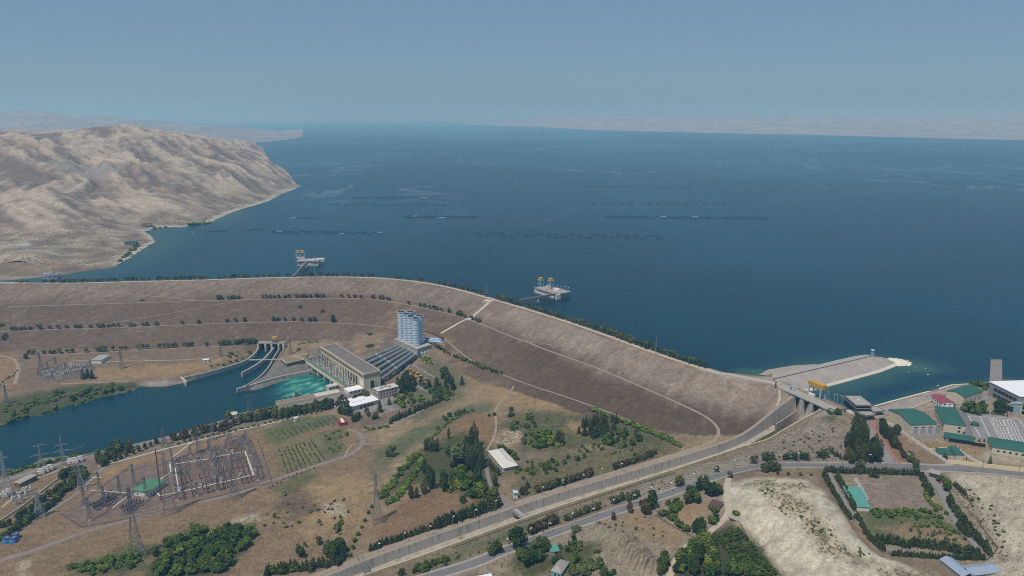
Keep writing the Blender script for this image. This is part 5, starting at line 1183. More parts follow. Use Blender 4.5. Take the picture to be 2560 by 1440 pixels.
for k in range(int(LD / 4)): p = O + ax * k * 4; b.bar((p.x, p.y, dz), (p.x, p.y, dz + 2), .2)
b.bar((O.x, O.y, dz + 2), tuple(O + ax * LD + Vector((0, 0, dz + 2))), .25); b.build('railing', M_STEELD, t)
# transformers and lattice masts on the deck
for k in range(7):
    c = O + ax * (20 + k * (LD - 36) / 6) + ay * 17.5
    t = thing('transformer', 'grey transformer with rust-brown radiators on the power house deck', 'transformer', (c.x, c.y, dz), rz, 'transformers on the tailrace deck')
    b = MB(); b.box(0, 0, 0, 7, 4.4, 4.2); b.tube((-2, 1.4, 5.2), (2, 1.4, 5.2), .8, 10); b.build('tank', M_STEEL if k % 2 else M_STEELD, t)
    for s in (-1, 1): b = MB(); b.box(s * 4.6, 0, .3, 1.4, 4, 3.4); b.build('radiator', M_RUST if k % 3 else M_STEELD, t)
    for s in (-1.8, 0, 1.8): b = MB(); b.tube((s, -1, 4.2), (s, -1.3, 7), .3, 6); b.build('bushing', M_PORC, t)
def mast(b, p, h, w0=1.6, w1=.7, t=.22):
    p = Vector(p); n = max(3, int(h / 3))
    for k in range(n):
        f0, f1 = k / n, (k + 1) / n; a, c = w0 + (w1 - w0) * f0, w0 + (w1 - w0) * f1
        q0 = [p + Vector((x * a / 2, y * a / 2, h * f0)) for x, y in ((-1, -1), (1, -1), (1, 1), (-1, 1))]; q1 = [p + Vector((x * c / 2, y * c / 2, h * f1)) for x, y in ((-1, -1), (1, -1), (1, 1), (-1, 1))]
        for i in range(4): b.bar(q0[i], q1[i], t); b.bar(q0[i], q1[(i + 1) % 4], t * .7)
for k in range(8):
    c = O + ax * (8 + k * (LD - 14) / 7) + ay * 10
    t = thing('deck_gantry', 'slender steel gantry with two masts and a crossbeam over the power house deck', 'gantry', (c.x, c.y, dz), rz + math.pi / 2, 'steel gantries on the tailrace deck')
    for x in (-3, 12): b = MB(); mast(b, (x, 0, 0), 15, 1.4, .8, .26); b.build('mast', M_STEEL, t)
    b = MB(); b.bar((-3, -.4, 13.5), (12, -.4, 13.5), .3); b.bar((-3, .4, 13.5), (12, .4, 13.5), .3); b.bar((-3, 0, 14.4), (12, 0, 14.4), .3)
    for j in range(6): b.bar((-3 + j * 2.5, -.4, 13.5), (-.5 + j * 2.5, 0, 14.4), .16)
    b.build('crossbeam', M_STEEL, t)
for px, py, lab in ((769, 893, 'small yellow gate hoist at the far end of the tailrace deck'), (779, 900, 'small yellow gate hoist second along the tailrace deck')):
    a = atz(px, py, dz); t = thing('gate_hoist', lab, 'hoist', (a[0], a[1], dz), rz); b = MB(); b.box(0, 0, 2.6, 4.2, 3, 2.4); b.build('housing', M_YELLOW, t)
    for x in (-1.6, 1.6): b = MB(); b.box(x, 0, 0, .5, 2.6, 2.6); b.build('leg', M_STEEL, t)
t = thing('valve_block', 'low wedge-shaped block with cream parapet and grassy roof beside the tailrace', 'building'); q = [atz(x, y, 14)[:2] for x, y in ((701, 897), (717, 909), (760, 899), (757, 896), (728, 891))]
b = MB(); b.prism(q, 6, 14); b.build('wall', M_CONCD, t); b = MB()
for i in range(5): p_, q_ = q[i], q[(i + 1) % 5]; b.bar((*p_, 14.4), (*q_, 14.4), .9)
b.build('parapet', M_CREAM, t); b = MB(); b.prism(q, 14.02, 14.2); b.build('roof', mat('grassy_roof', (138, 118, 90), .95, .15, .3), t)
# --- outlet works: guide walls, gate bridge
wall_line('guide_wall', 'long curved pale concrete wall along the left bank of the outlet channel', [(460, 943), (500, 935), (565, 918), (613, 903), (640, 883), (650, 862)], 6.5, -2.2, M_STREAK)
wall_line('guide_wall', 'curved concrete dividing wall standing in the middle of the outlet channel', [(602, 931), (625, 919), (647, 906), (667, 887), (682, 868)], 6.5, 2.4, M_STREAK)
wall_line('guide_wall', 'pale concrete wall between the outlet island and the green tailrace', [(592, 972), (640, 959), (700, 941), (745, 932), (774, 927)], 6.0, -2.4, M_STREAK)
wall_line('guide_wall', 'low pale kerb wall along the inner edge of the outlet island', [(592, 972), (625, 957), (652, 938), (672, 915), (684, 890), (696, 872)], 5.5, 1.6, M_CONC)
wall_line('quay_wall', 'short pale angled quay wall at the river end of the outlet channel', [(437, 941), (457, 941), (467, 955)], 6.0, 2.0, M_CONCW, cat='wall')
t = thing('gate_bridge', 'outlet gate bridge with dark openings at the foot of the dam', 'bridge'); g0, g1 = atz(644, 857, 13), atz(710, 858, 13); ga = math.atan2(g1[1] - g0[1], g1[0] - g0[0]); gl = math.hypot(g1[0] - g0[0], g1[1] - g0[1])
t.location = (g0[0], g0[1], 0); t.rotation_euler = (0, 0, ga)
b = MB(); b.box(gl / 2, 4, 11.4, gl, 9, 1.6); b.build('deck', M_CONC, t); b = MB(); b.box(gl / 2, 9, -3, gl, 2, 14.3); b.build('gate_wall', M_DARK, t)
for f in (.02, .3, .53, .8, .98): b = MB(); b.box(gl * f, 3, -4, 2.4, 11, 15.3); b.build('pier', M_CONCW, t)
b = MB(); b.bar((0, -.3, 14), (gl, -.3, 14), .25); b.bar((0, 8.3, 14), (gl, 8.3, 14), .25); b.build('railing', M_RUST, t)
c = atz(685, 857, 13); t = thing('outlet_crane', 'yellow gantry crane with blue legs on the outlet gate bridge', 'crane', (c[0], c[1], 13), ga)
b = MB(); b.box(0, 3, 5, 7.5, 6, 3.6); b.build('housing', M_YELLOW, t)
for x in (-2.8, 2.8):
    for y in (.8, 5.2): b = MB(); b.box(x, y, 0, .8, .8, 5); b.build('leg', M_BLUE, t)
t = thing('footbridge', 'thin pale footbridge across the two outlet channels', 'bridge'); p, q = atz(622, 900, 6.8), atz(712, 898, 6.8); b = MB(); b.bar(p, q, 1.3); b.build('deck', M_CONCW, t)
# --- intake towers in the lake
def gantry(p, rz, lab, w=7, d=6, h=11.5, bw=7, group='intake gantries'):
    t = thing('intake_gantry', lab, 'gantry', p, rz, group)
    for x in (-w / 2, w / 2):
        for y in (-d / 2, d / 2): b = MB(); b.bar((x, y, 0), (x, y, h), .7); b.build('leg', M_LBLUE, t)
    b = MB()
    for y in (-d / 2, d / 2): b.bar((-w / 2, y, h * .45), (w / 2, y, h * .45), .4); b.bar((-w / 2, y, h * .45), (w / 2, y, h * .95), .3)
    for x in (-w / 2, w / 2): b.bar((x, -d / 2, h * .45), (x, d / 2, h * .45), .4)
    b.build('bracing', M_LBLUE, t); b = MB(); b.box(0, 0, h, w + 2.5, d + 2, .6); b.build('platform', M_STEEL, t); b = MB(); b.box(0, 0, h + .6, bw, d - .5, 3.6); b.build('hoist_house', M_YELLOW, t); return t
P, Q, Rr = atz(1338, 731, ZL), atz(1390, 747.5, ZL), atz(1422, 741, ZL)
ia = math.atan2(Q[1] - P[1], Q[0] - P[0]); il = math.hypot(Q[0] - P[0], Q[1] - P[1]); iw = 20.0
nx, ny = -math.sin(ia), math.cos(ia)
iw = min(30, max(16, (Rr[0] - Q[0]) * nx + (Rr[1] - Q[1]) * ny))
t = thing('intake_tower', 'concrete intake block with two yellow-topped gantries near the dam crest', 'intake', (P[0], P[1], ZL), ia)
M_INT = mat('intake_concrete', (208, 202, 188), .9, .08, .25, stain=.35); M_INTB = mat('intake_wall_grey', (150, 154, 156), .9, .1, .25, stain=.4)
b = MB(); b.prism([(0, 0), (il, 0), (il, iw), (0, iw)], -8, 7.0); b.build('wall', M_INTB, t); b = MB(); b.prism([(4, -1.2), (il + 2.5, -1.2), (il + 2.5, 5), (4, 5)], -6, 3.6); b.build('plinth', M_INT, t)
for x, y in ((-1, -1), (il - 2, -2)): b = MB(); b.prism([(x, y), (x + 6.5, y), (x + 6.5, y + 8), (x, y + 8)], -8, 8.2); b.build('pier', M_INT, t)
b = MB(); b.box(il / 2, iw / 2, 7, il + 3, iw + 3, 1.4); b.build('deck', M_CONC, t); b = MB()
for k in range(22): b.bar((-1 + k * (il + 2) / 21, -1.2, 8.4), (-1 + k * (il + 2) / 21, -1.2, 9.8), .25)
b.bar((-1, -1.2, 9.8), (il + 1, -1.2, 9.8), .25); b.bar((-1, iw + 1.2, 9.8), (il + 1, iw + 1.2, 9.8), .25); b.build('railing', M_STEEL, t)
b = MB(); b.box(il * .72, iw * .55, 8.4, 10, 6, 3.6); b.build('shed', M_WHITEW, t); b = MB(); b.box(il * .45, iw * .5, 8.4, 3, 3, 3.4); b.build('hatch', mat('orange_paint', (196, 128, 70), .6), t)
random.seed(3); b = MB()
for k in range(16): b.box(random.uniform(4, il - 5), random.uniform(3, iw - 3), 8.4, random.uniform(1.5, 4), random.uniform(1.5, 3), random.uniform(.6, 1.8))
b.build('machinery', M_PINKW, t)
for px, lab in ((1352, 'tall yellow-topped gantry at the outer end of the near intake block'), (1377, 'yellow-topped gantry in the middle of the near intake block')):
    c = atz(px, 716.5 if px < 1360 else 718, ZL + 8.4); gantry((c[0], c[1], ZL + 8.4), ia, lab)
for k, (px, py) in enumerate(((1394.6, 721.5), (1403, 724), (1412.5, 726), (1421, 728.5))):
    c = atz(px, py, ZL + 8.4); t = thing('deck_lamp', 'thin lamp post with flat head on the far edge of the near intake block', 'lamp', (c[0], c[1], ZL + 8.4), 0, 'lamps on the intake block'); b = MB(); b.bar((0, 0, 0), (0, 0, 6), .3); b.build('pole', M_LBLUE, t); b = MB(); b.box(0, 0, 6, 1.8, 1.8, .4); b.build('lamp_head', M_WHITEW, t)
def foot(p, q, lab, piers, w=3.0):
    t = thing('footbridge', lab, 'bridge'); b = MB(); b.bar(p, q, w); b.build('deck', mat('bridge_deck_grey', (116, 112, 116), .9), t); p, q = Vector(p), Vector(q); d = (q - p).normalized(); s = Vector((-d.y, d.x, 0)) * w * .5
    b = MB()
    for sg in (-1, 1): b.bar(p + s * sg + Vector((0, 0, 2.2)), q + s * sg + Vector((0, 0, 2.2)), .3)
    b.build('railing', M_STEEL, t)
    for f in piers: c = p + (q - p) * f; b = MB(); b.tube((c.x, c.y, ZL - 6), (c.x, c.y, c.z - 1), 2.0, 12, 0, 1.4); b.build('pier', M_INT, t)
foot(atz(1296, 752.5, 71), atz(1394, 735, 73), 'grey footbridge on one pier from the crest to the near intake block', (.49,))
P, Q = atz(743, 665, ZL), atz(796, 664, ZL); ia = math.atan2(Q[1] - P[1], Q[0] - P[0]); il = math.hypot(Q[0] - P[0], Q[1] - P[1])
t = thing('intake_tower', 'pale concrete intake block with a twin yellow-topped gantry farther out in the lake', 'intake', (P[0], P[1], ZL), ia)
b = MB(); b.prism([(0, 0), (il, 0), (il, 24), (0, 24)], -8, 8.4); b.build('wall', M_INT, t); b = MB(); b.box(il / 2, 12, 8.4, il + 2, 26, 1.4); b.build('deck', M_CONC, t)
b = MB(); b.prism([(il - 4, 14), (il + 9, 17), (il + 9, 27), (il - 4, 27)], 4, 10.2); b.build('bay', M_INT, t)
openings(t, il, 24, [('f', 5, 5, 1, 3, 9, 2.6, M_CONCD, 'opening'), ('f', il - 6, il - 6, 1, 3, 9, 2.6, M_CONCD, 'opening'), ('f', 11, il - 14, 3, 6.6, 6, 1.6, M_DARK, 'opening')])
b = MB(); b.bar((-1, -1, 11), (il + 1, -1, 11), .3); b.bar((-1, 25, 11), (il + 8, 26, 11), .3); b.build('railing', M_STEEL, t); b = MB()
for k in range(12): b.box(random.uniform(18, il - 4), random.uniform(3, 22), 9.8, random.uniform(2, 5), random.uniform(1.5, 3), random.uniform(.6, 2.2))
b.build('machinery', M_WHITEW, t)
for dx, lab in ((-5.2, 'left of the paired yellow-topped gantries on the far intake block'), (3.9, 'right of the paired yellow-topped gantries on the far intake block')):
    c = atz(753, 645.5, ZL + 9.8); g = gantry((c[0] + dx, c[1] - 2, ZL + 9.8), ia, lab, 8, 7, 12, 6.4); b = MB(); b.box(0, 0, .2, 7, 6, 3.4); b.build('winch', M_WHITEW, g)
foot(atz(733, 692, 71), atz(768, 655, 74), 'long slanting footbridge from the crest out to the far intake block', (.93,), 3.4)
A = atz(124, 699, ZL); t = thing('gate_tower', 'small concrete gate structure with white steel frame at the left end of the dam', 'intake', (A[0], A[1], ZL), .05)
b = MB(); b.box(0, 6, -6, 26, 12, 9); b.build('wall', M_INTB, t); b = MB(); b.box(0, 6, 9, 28, 13, 1); b.build('platform', M_STEEL, t); b = MB()
for x in (-12, -4, 4, 12):
    for y in (1, 11): b.bar((x, y, 2), (x, y, 19 if abs(x) < 5 else 9), .7)
for x in (-12, -4, 4): b.bar((x, 1, 3), (x + 8, 1, 9), .35)
b.build('legs', M_LBLUE, t); b = MB(); b.box(0, 6, 19, 10, 8, 1.2); b.build('roof', M_YELLOW, t)
# --- spillway: canal, gates, crane
NS = 90
def along(line, n):
    P = np.array(line); s = np.concatenate([[0], np.cumsum(np.hypot(np.diff(P[:, 0]), np.diff(P[:, 1])))]); q = np.linspace(0, s[-1], n); return np.stack([np.interp(q, s, P[:, j]) for j in range(3)], 1)
CF, CN = along(CHF, NS), along(CHN, NS); EDGE = (CF[:, 2] + CN[:, 2]) / 2; DEP = 7.6 + 8.0 * sstep(43, 66, EDGE); FL = np.minimum(CF[:, 2], CN[:, 2]) - DEP
t = thing('spillway_canal', 'long straight concrete spillway canal running down from the gates', 'canal'); 
wf, wn, fl_, kf, kn, ribs = MB(), MB(), MB(), MB(), MB(), MB(); rf, rn, rl, rkf, rkn, rvg = [], [], [], [], [], []
for i in range(NS):
    a, c = Vector(CF[i]), Vector(CN[i]); d = (c - a); d.z = 0; d.normalize(); za, zc = a.z + .45, c.z + .45; f = FL[i]
    rf.append([tuple(a + Vector((0, 0, .45))), (a.x + d.x * .9, a.y + d.y * .9, f)]); rn.append([(c.x - d.x * .9, c.y - d.y * .9, f), tuple(c + Vector((0, 0, .45)))]); rl.append([(a.x + d.x * .9, a.y + d.y * .9, f + .01), (c.x - d.x * .9, c.y - d.y * .9, f + .01)])
    rkf.append([(a.x - d.x * 4.2, a.y - d.y * 4.2, za - .7), (a.x - d.x * 3.6, a.y - d.y * 3.6, za + .02), (a.x, a.y, za + .02)]); rkn.append([(c.x, c.y, zc + .02), (c.x + d.x * 1.1, c.y + d.y * 1.1, zc + .02)]); rvg.append([(c.x + d.x * 1.1, c.y + d.y * 1.1, zc - .05), (c.x + d.x * 4.8, c.y + d.y * 4.8, zc - .75)])
wf.strip(rf); wn.strip(rn); fl_.strip(rl); kf.strip(rkf); kn.strip(rkn)
vg = MB(); vg.strip(rvg); vg.build('verge', mat('grassy_verge', (116, 108, 80), .95, .25, .4, stain=.5, col2=(150, 132, 100)), t); wf.build('wall', M_STREAK, t); wn.build('wall', M_STREAK, t); fl_.build('floor', M_FLOOR, t); kf.build('kerb', M_DIRT, t); kn.build('kerb', mat('pale_kerb', (192, 180, 148), .9, .1, .3, stain=.25), t)
random.seed(5)
for i in range(0, NS - 16):
    for j in range(1):
        u = random.random(); a = Vector(CF[i] * (1 - u) + CF[i + 1] * u); c = Vector(CN[i]); d = (c - a); d.z = 0; d.normalize(); top = a.z + .45; q = random.uniform(.15, .8)
        ribs.bar((a.x + d.x * .12, a.y + d.y * .12, top + .3), (a.x + d.x * (.12 + .9 * q), a.y + d.y * (.12 + .9 * q), top - 7.6 * q), random.uniform(.10, .22))
ribs.build('joint', mat('dark_joint', (112, 105, 95), .95, .2, .5), t)
k0 = int(NS * .79); b = MB(); b.strip([[tuple(Vector(rl[i][0]) * .75 + Vector(rl[i][1]) * .25 + Vector((0, 0, .25))), tuple(Vector(rl[i][1]) + Vector((0, 0, .25)))] for i in range(k0, NS)]); b.build('standing_water', M_WEED, t)
b = MB(); dv0, dv1 = Vector(atz(2003, 1019, 57)), Vector(atz(1938, 1060, 51.5)); sdv = Vector((2.6, 1.2, 0)); zt0, zt1 = 57.5, 51.5
for i in range(8):
    f0, f1 = i / 8, (i + 1) / 8; q0, q1 = dv0.lerp(dv1, f0), dv0.lerp(dv1, f1); z0, z1 = zt0 + (zt1 - zt0) * f0, zt0 + (zt1 - zt0) * f1
    b.add([(q0.x, q0.y, 38), (q0.x, q0.y, z0), (q1.x, q1.y, z1), (q1.x, q1.y, 38), (q0.x + sdv.x, q0.y + sdv.y, 38), (q0.x + sdv.x, q0.y + sdv.y, z0), (q1.x + sdv.x, q1.y + sdv.y, z1), (q1.x + sdv.x, q1.y + sdv.y, 38)], [(0, 1, 2, 3), (7, 6, 5, 4), (1, 5, 6, 2)] + ([(3, 2, 6, 7)] if i == 7 else []) + ([(0, 4, 5, 1)] if i == 0 else []))
b.build('divider', M_STREAK, t)
ZD = 72.0
P0, P1 = atz(1952, 970, ZD), atz(2069, 1022, ZD); sa = math.atan2(P1[1] - P0[1], P1[0] - P0[0]); sl = math.hypot(P1[0] - P0[0], P1[1] - P0[1])
t = thing('spillway_bridge', 'three-bay spillway with tall dark gate openings under a road deck', 'spillway', (P0[0], P0[1], 0), sa)
b = MB(); b.box(sl * .5, 4.5, ZD - 1.8, sl + 14, 9, 1.8); b.build('deck', M_CONC, t); b = MB(); b.box(sl * .5, .1, ZD - 1.0, sl + 13, .5, 1.7); b.box(sl * .5, 8.9, ZD, sl + 13, .4, 1.0); b.build('parapet', M_CONCW, t)
b = MB(); b.box(sl * .66, 15, ZD - 2.2, sl * .86, 11, 1.6); b.build('machine_deck', mat('rusty_deck', (142, 124, 108), .9, .15, .3, stain=.3), t)
for f0, f1 in ((.285, .42), (.50, .63), (.70, .86)): b = MB(); b.box(sl * (f0 + f1) / 2, 3.4, 46, sl * (f1 - f0) - .1, 1.5, 24.1); b.build('gate', M_DARK, t)
for f0, f1 in ((.42, .50), (.63, .70)): b = MB(); x0, x1 = sl * f0, sl * f1; b.add([(x0 - .6, -2.4, 42), (x1 + .6, -2.4, 42), (x1, .6, ZD - 1.85), (x0, .6, ZD - 1.85), (x0 - .6, 20, 42), (x1 + .6, 20, 42), (x1, 20, ZD - 1.85), (x0, 20, ZD - 1.85)], [(0, 1, 2, 3), (5, 4, 7, 6), (1, 5, 6, 2), (4, 0, 3, 7), (3, 2, 6, 7)]); b.build('pier', M_STREAK, t)
for f0, f1 in ((.02, .285), (.86, 1.12)): b = MB(); b.box(sl * (f0 + f1) / 2, 8, 44, sl * (f1 - f0), 14, ZD - 46.2); b.build('abutment', M_STREAK, t)
b = MB()
for k in range(12): b.bar((sl * .22 + k * sl * .075, 20.2, ZD - .6), (sl * .22 + k * sl * .075, 20.2, ZD + .8), .2)
b.bar((sl * .22, 20.2, ZD + .8), (sl * 1.06, 20.2, ZD + .8), .2); b.build('railing', M_STEEL, t)
c = atz(2041, 992, ZD - .5); t = thing('gantry_crane', 'big yellow gantry crane on white legs above the spillway gates', 'crane', (c[0], c[1], ZD - .6), sa)
for x in (-7.5, 7.5):
    for y in (-3.4, 3.4): b = MB(); b.box(x, y, 0, 1.2, 1.2, 11.2); b.build('leg', M_LBLUE, t)
b = MB(); b.box(0, 0, 11.2, 19, 6.2, 4.4); b.build('girder', M_YELLOW, t); b = MB(); b.box(0, -3.4, 9.8, 15, .8, 1.2); b.box(0, 3.4, 9.8, 15, .8, 1.2); b.build('tie_beam', M_STEELD, t); b = MB(); b.box(-2, -4.6, .2, 7, 2.6, 3.6); b.build('cabin', M_WHITEW, t)
for k, (px, py) in enumerate(((2066, 996), (2089, 1006), (2104, 1011))):
    c = atz(px, py, ZD - .5); t = thing('steel_portal', ('grey steel portal frame right beside the spillway crane', 'grey steel portal frame midway between crane and control house', 'single steel post by the control house')[k], 'frame', (c[0], c[1], ZD - .8), sa)
    for x in ((-2, 2) if k < 2 else (0,)): b = MB(); b.bar((x, 0, 0), (x, 0, 9), .5); b.build('post', M_STEEL, t)
    b = MB(); b.bar((-3, 0, 9), (3 if k < 2 else 1.5, 0, 9), .5); b.build('crossbeam', M_STEEL, t)
c = atz(1977, 974, ZD); t = thing('gate_cabin', 'small white cabin with a blue panel at the left end of the spillway', 'cabin', (c[0], c[1], ZD - 1), sa)
b = MB(); b.box(2, 3.2, 0, 9, 4.4, 4); b.build('wall', M_WHITEW, t); b = MB(); b.box(2, 3.2, 4, 9.6, 5, .3); b.build('roof', M_CONC, t); b = MB(); b.box(-.6, .95, .6, 2.6, .15, 2.6); b.build('panel', M_BLUE, t)
for x in (3, 5): b = MB(); b.box(x, .95, 1.2, 1.1, .15, 1.3); b.build('window', M_GLASS, t)
c = atz(1939, 967, ZD); t = thing('gate_post', 'dark rusty post standing by the road before the spillway bridge', 'post', (c[0], c[1], ZD - 1.5)); b = MB(); b.box(0, 0, 0, 1.1, 1.1, 7); b.build('post', M_RUST, t)
# canal crossings
def cross(px0, px1, lab, w, m, pipes=False):
    A, C = gp(*px0), atz(*px1, gp(*px0)[2] + .6); a = math.atan2(C[1] - A[1], C[0] - A[0]); L_ = math.hypot(C[0] - A[0], C[1] - A[1]); t = thing('canal_bridge', lab, 'bridge', (A[0], A[1], A[2] + .4), a); b = MB()
    if not pipes:
        b.prism([(-4, -w / 2), (L_ + 4, -w / 2), (L_ + 4, w / 2), (-4, w / 2)], -1.0, .7); b.build('deck', m, t)
        b = MB(); b.add([(-1, -w / 2 + .2, -.9), (L_ * .9, -w / 2 + .2, -.9), (L_ * .5, -w / 2 + .2, -2.6), (-1, -w / 2 + .2, -7), (-1, w / 2 - .2, -.9), (L_ * .9, w / 2 - .2, -.9), (L_ * .5, w / 2 - .2, -2.6), (-1, w / 2 - .2, -7)], [(0, 3, 2, 1), (4, 5, 6, 7), (1, 2, 6, 5), (2, 3, 7, 6), (0, 4, 7, 3)]); b.build('haunch', M_CONCD, t)
    else:
        for y in (-1.6, 1.6): b = MB(); b.bar((-5, y, .6), (L_ + 5, y, .6), 1.3); b.build('girder', m, t)
        b = MB(); b.box(L_ / 2, 0, .2, L_ + 8, 2, .2); b.build('deck', M_CONCD, t)
    for y in (-w / 2 + .1, w / 2 - .1): b = MB(); b.bar((-4, y, 1.8), (L_ + 4, y, 1.8), .2); b.build('railing', M_STEELD, t)
cross((1283, 1272), (1311, 1295), 'solid grey bridge across the canal below the guard tower', 5, M_CONC); cross((904, 1405), (919, 1434), 'narrow bridge of two dark girders crossing the canal at the bottom edge', 4.4, M_STEELD, True)
# --- training bank in the lake
M_SLAB = mat('slab_paving', (160, 151, 142), .9, .14, .12, stain=.25); M_TOE = mat('limed_toe', (214, 206, 184), .9, .10, .4, stain=.3, col2=(206, 186, 132))
SEC = [((1930, 936, 72.6), (1932, 948, 72.4), (1999, 974, 67.8), (2012, 982, 64)), ((1968, 930, 73), (1970, 940, 73), (2024, 971, 67.4), (2037, 979, 64)), ((2008, 921, 73), (2010, 930, 73), (2052, 964, 67.3), (2062, 972, 64)), ((2080, 903, 73), (2085, 913, 73), (2136, 941, 67.3), (2146, 949, 64)),
       ((2140, 889.5, 73), (2144, 899, 73), (2196, 924.5, 67.3), (2207, 932, 64)), ((2165, 886.5, 73), (2178, 891, 73), (2229, 911, 67.3), (2243, 918, 64)), ((2192, 889.5, 70), (2204, 892, 70), (2238, 906, 66.8), (2253, 912, 64))]
t = thing('training_bank', 'paved pale bank with sloping side jutting into the lake by the spillway', 'embankment'); W = [[atz(*p) for p in s] for s in SEC]
back = [(s[0][0] + 3, s[0][1] + 20, 64) for s in W]
b = MB(); b.strip([[s[1], s[2]] for s in W]); b.build('slope', M_SLAB, t); b = MB(); b.strip([[s[0], s[1]] for s in W]); b.build('crest', M_CONC, t); b = MB(); b.strip([[s[2], s[3]] for s in W]); b.build('toe', M_TOE, t)
b = MB(); b.strip([[q, s[0]] for q, s in zip(back, W)]); b.add([back[-1], *W[-1]], [(0, 1, 2, 3, 4)]); b.build('back_slope', M_CONCW, t)
b = MB()
for s, q in zip(W, W[1:]): b.bar((s[1][0], s[1][1], s[1][2] + .5), (q[1][0], q[1][1], q[1][2] + .5), .6)
b.build('kerb', M_CONCD, t)
tp = atz(2241, 905, ZL); b = MB(); n = 26; rows = []
rng = random.Random(8)
for i in range(n):
    r = []
    for j in range(n):
        x, y = (i / (n - 1) - .5) * 54, (j / (n - 1) - .5) * 44; d = math.hypot(x / 27, y / 22); r.append((tp[0] + x, tp[1] + y, ZL - 1.6 + 4.2 * max(0, 1 - d) + rng.uniform(-.5, .7) * (d < 1)))
    rows.append(r)
b.strip(rows); b.build('rock_tip', mat('white_limestone', (222, 214, 190), .9, .12, .3, stain=.3, col2=(196, 176, 120)), t)
c = atz(2180, 890, 73); t = thing('beacon', 'slim white navigation beacon on the end of the paved bank', 'beacon', (c[0], c[1], 72.5)); b = MB(); mast(b, (0, 0, 0), 8, 2.4, 1.2, .4); b.build('mast', M_LBLUE, t); b = MB(); b.box(0, 0, 8, 3.4, 3.4, .4); b.build('platform', M_WHITEW, t)
for i, (px, py) in enumerate(((2289, 926), (2314, 921), (2320, 936), (2325, 942), (2272, 932), (2345, 964), (2314, 967), (2290, 918))):
    c = atz(px, py, ZL); b = MB(); r = .7 + .5 * (i % 3); b.add([(r, 0, -.3), (0, r, -.3), (-r * 1.2, 0, -.3), (0, -r, -.3), (.2, .1, r * .35)], [(0, 1, 4), (1, 2, 4), (2, 3, 4), (3, 0, 4)]); o = b.build('rock', M_TOE); o.location = c; tag(o, 'small rock breaking the lake surface off the tip of the paved bank', 'rock', 'rocks off the bank')
b = MB(); q = [atz(x, y, ZL + .5) for x, y in ((1895, 938), (1920, 924), (1980, 914), (2047, 910), (2010, 922), (1966, 934), (1930, 938))]; b.add(q, [tuple(range(len(q)))[::-1]]); o = b.build('beach', M_SHOULD); o['kind'] = 'structure'
# lake wall on the right shore, slab pier
P = [atz(x, y, 66.6)[:2] for x, y in ((2174, 1017), (2230, 1001), (2280, 988), (2330, 975), (2379, 961), (2420, 959))]; P = resample(P, 6); l, r = P, offset_line(P, -2.2); b = MB(); b.strip([[(*a, 62), (*a, 66.6), (*c, 66.8), (*c, 62)] for a, c in zip(l, r)]); o = b.build('lake_wall', M_TOE); tag(o, 'low white kerb wall along the lake edge right of the control house', 'wall')
q = [atz(x, y, 67)[:2] for x, y in ((2473, 962), (2506, 962), (2505, 899), (2477, 898))]; t = thing('slab_pier', 'broad grey concrete slab pier running straight out into the lake', 'pier'); b = MB(); b.prism(q, 60, 67); b.build('deck', mat('pier_slabs', (136, 128, 122), .9, .2, .35, stain=.5), t)
# walls and fences of the compound
def fence(lab, pts, h, m, w=.5, post=None, name='boundary_wall', cat='wall', pm=None, step=4):
    P = resample([gp(*p)[:2] for p in pts], step); t = thing(name, lab, cat); b = MB()
    if name == 'mesh_fence':
        for p, q in zip(P, P[1:]):
            for f in (.25, .6, 1): b.bar((p[0], p[1], H(*p) + h * f), (q[0], q[1], H(*q) + h * f), .13)
        for p in P: b.bar((p[0], p[1], H(*p) - .5), (p[0], p[1], H(*p) + h + .1), .24)
        b.build('posts_rails', m, t); return t  # posts and rails only, joined as one part
    l, r = offset_line(P, w / 2), offset_line(P, -w / 2); rows = [[(*a, H(*a) - .6), (*a, H(*a) + h), (*c, H(*a) + h), (*c, H(*c) - .6)] for a, c in zip(l, r)]; b.strip(rows); b.add(rows[0], [(0, 1, 2, 3)]); b.add(rows[-1], [(3, 2, 1, 0)]); b.build('panel', m, t)
    if post:
        for p in P[::post]: q = MB(); q.box(p[0], p[1], H(*p) - .6, w + .5, w + .5, h + 1.1); q.build('post', pm or m, t)
    return t
M_CREAMW = mat('cream_wall', (224, 208, 164), .9, .06, .3)
fence('long cream wall between the lakeside bank and the green-roofed garage', [(2208, 1052), (2260, 1034), (2331, 1005)], 3, M_CREAMW, .6); fence('white panelled fence running down from the entrance pines to the main road', [(2211, 1056), (2251, 1080), (2310, 1121), (2368, 1159)], 2.6, M_WHITEW, .35, 2)
fence('cream wall along the main road at the right edge', [(2369, 1157), (2440, 1165), (2560, 1178), (2700, 1196)], 3, M_CREAMW, .6); fence('low white wall slanting down to the road inside the compound', [(2392, 1123), (2412, 1140), (2457, 1165)], 2.2, M_WHITEW, .5); fence('short cream wall behind the buttressed store', [(2323, 1129), (2378, 1124)], 3, M_CREAMW, .6)
M_NET = mat('dark_wire_fence', (92, 90, 84), .9, .15, .5)
fence('dark mesh fence on the embankment behind the cream wall', [(2205, 1047), (2290, 1020), (2372, 985)], 1.6, M_NET, .12, 3, 'mesh_fence', 'fence'); fence('dark mesh fence round the walled garden on its lower side', [(2175, 1352), (2205, 1384), (2300, 1392), (2400, 1395), (2470, 1400), (2494, 1372)], 2, M_NET, .15, 3, 'mesh_fence', 'fence')
fence('dark mesh fence between the walled garden and the pale right hill', [(2494, 1372), (2440, 1300), (2416, 1272), (2428, 1256), (2405, 1240), (2378, 1208)], 2, M_NET, .15, 3, 'mesh_fence', 'fence'); fence('grey paling fence along the garden plot beside the brown-roofed shed', [(1640, 1290), (1672, 1312), (1705, 1330), (1733, 1345)], 2, M_NET, .2, 3, 'mesh_fence', 'fence')
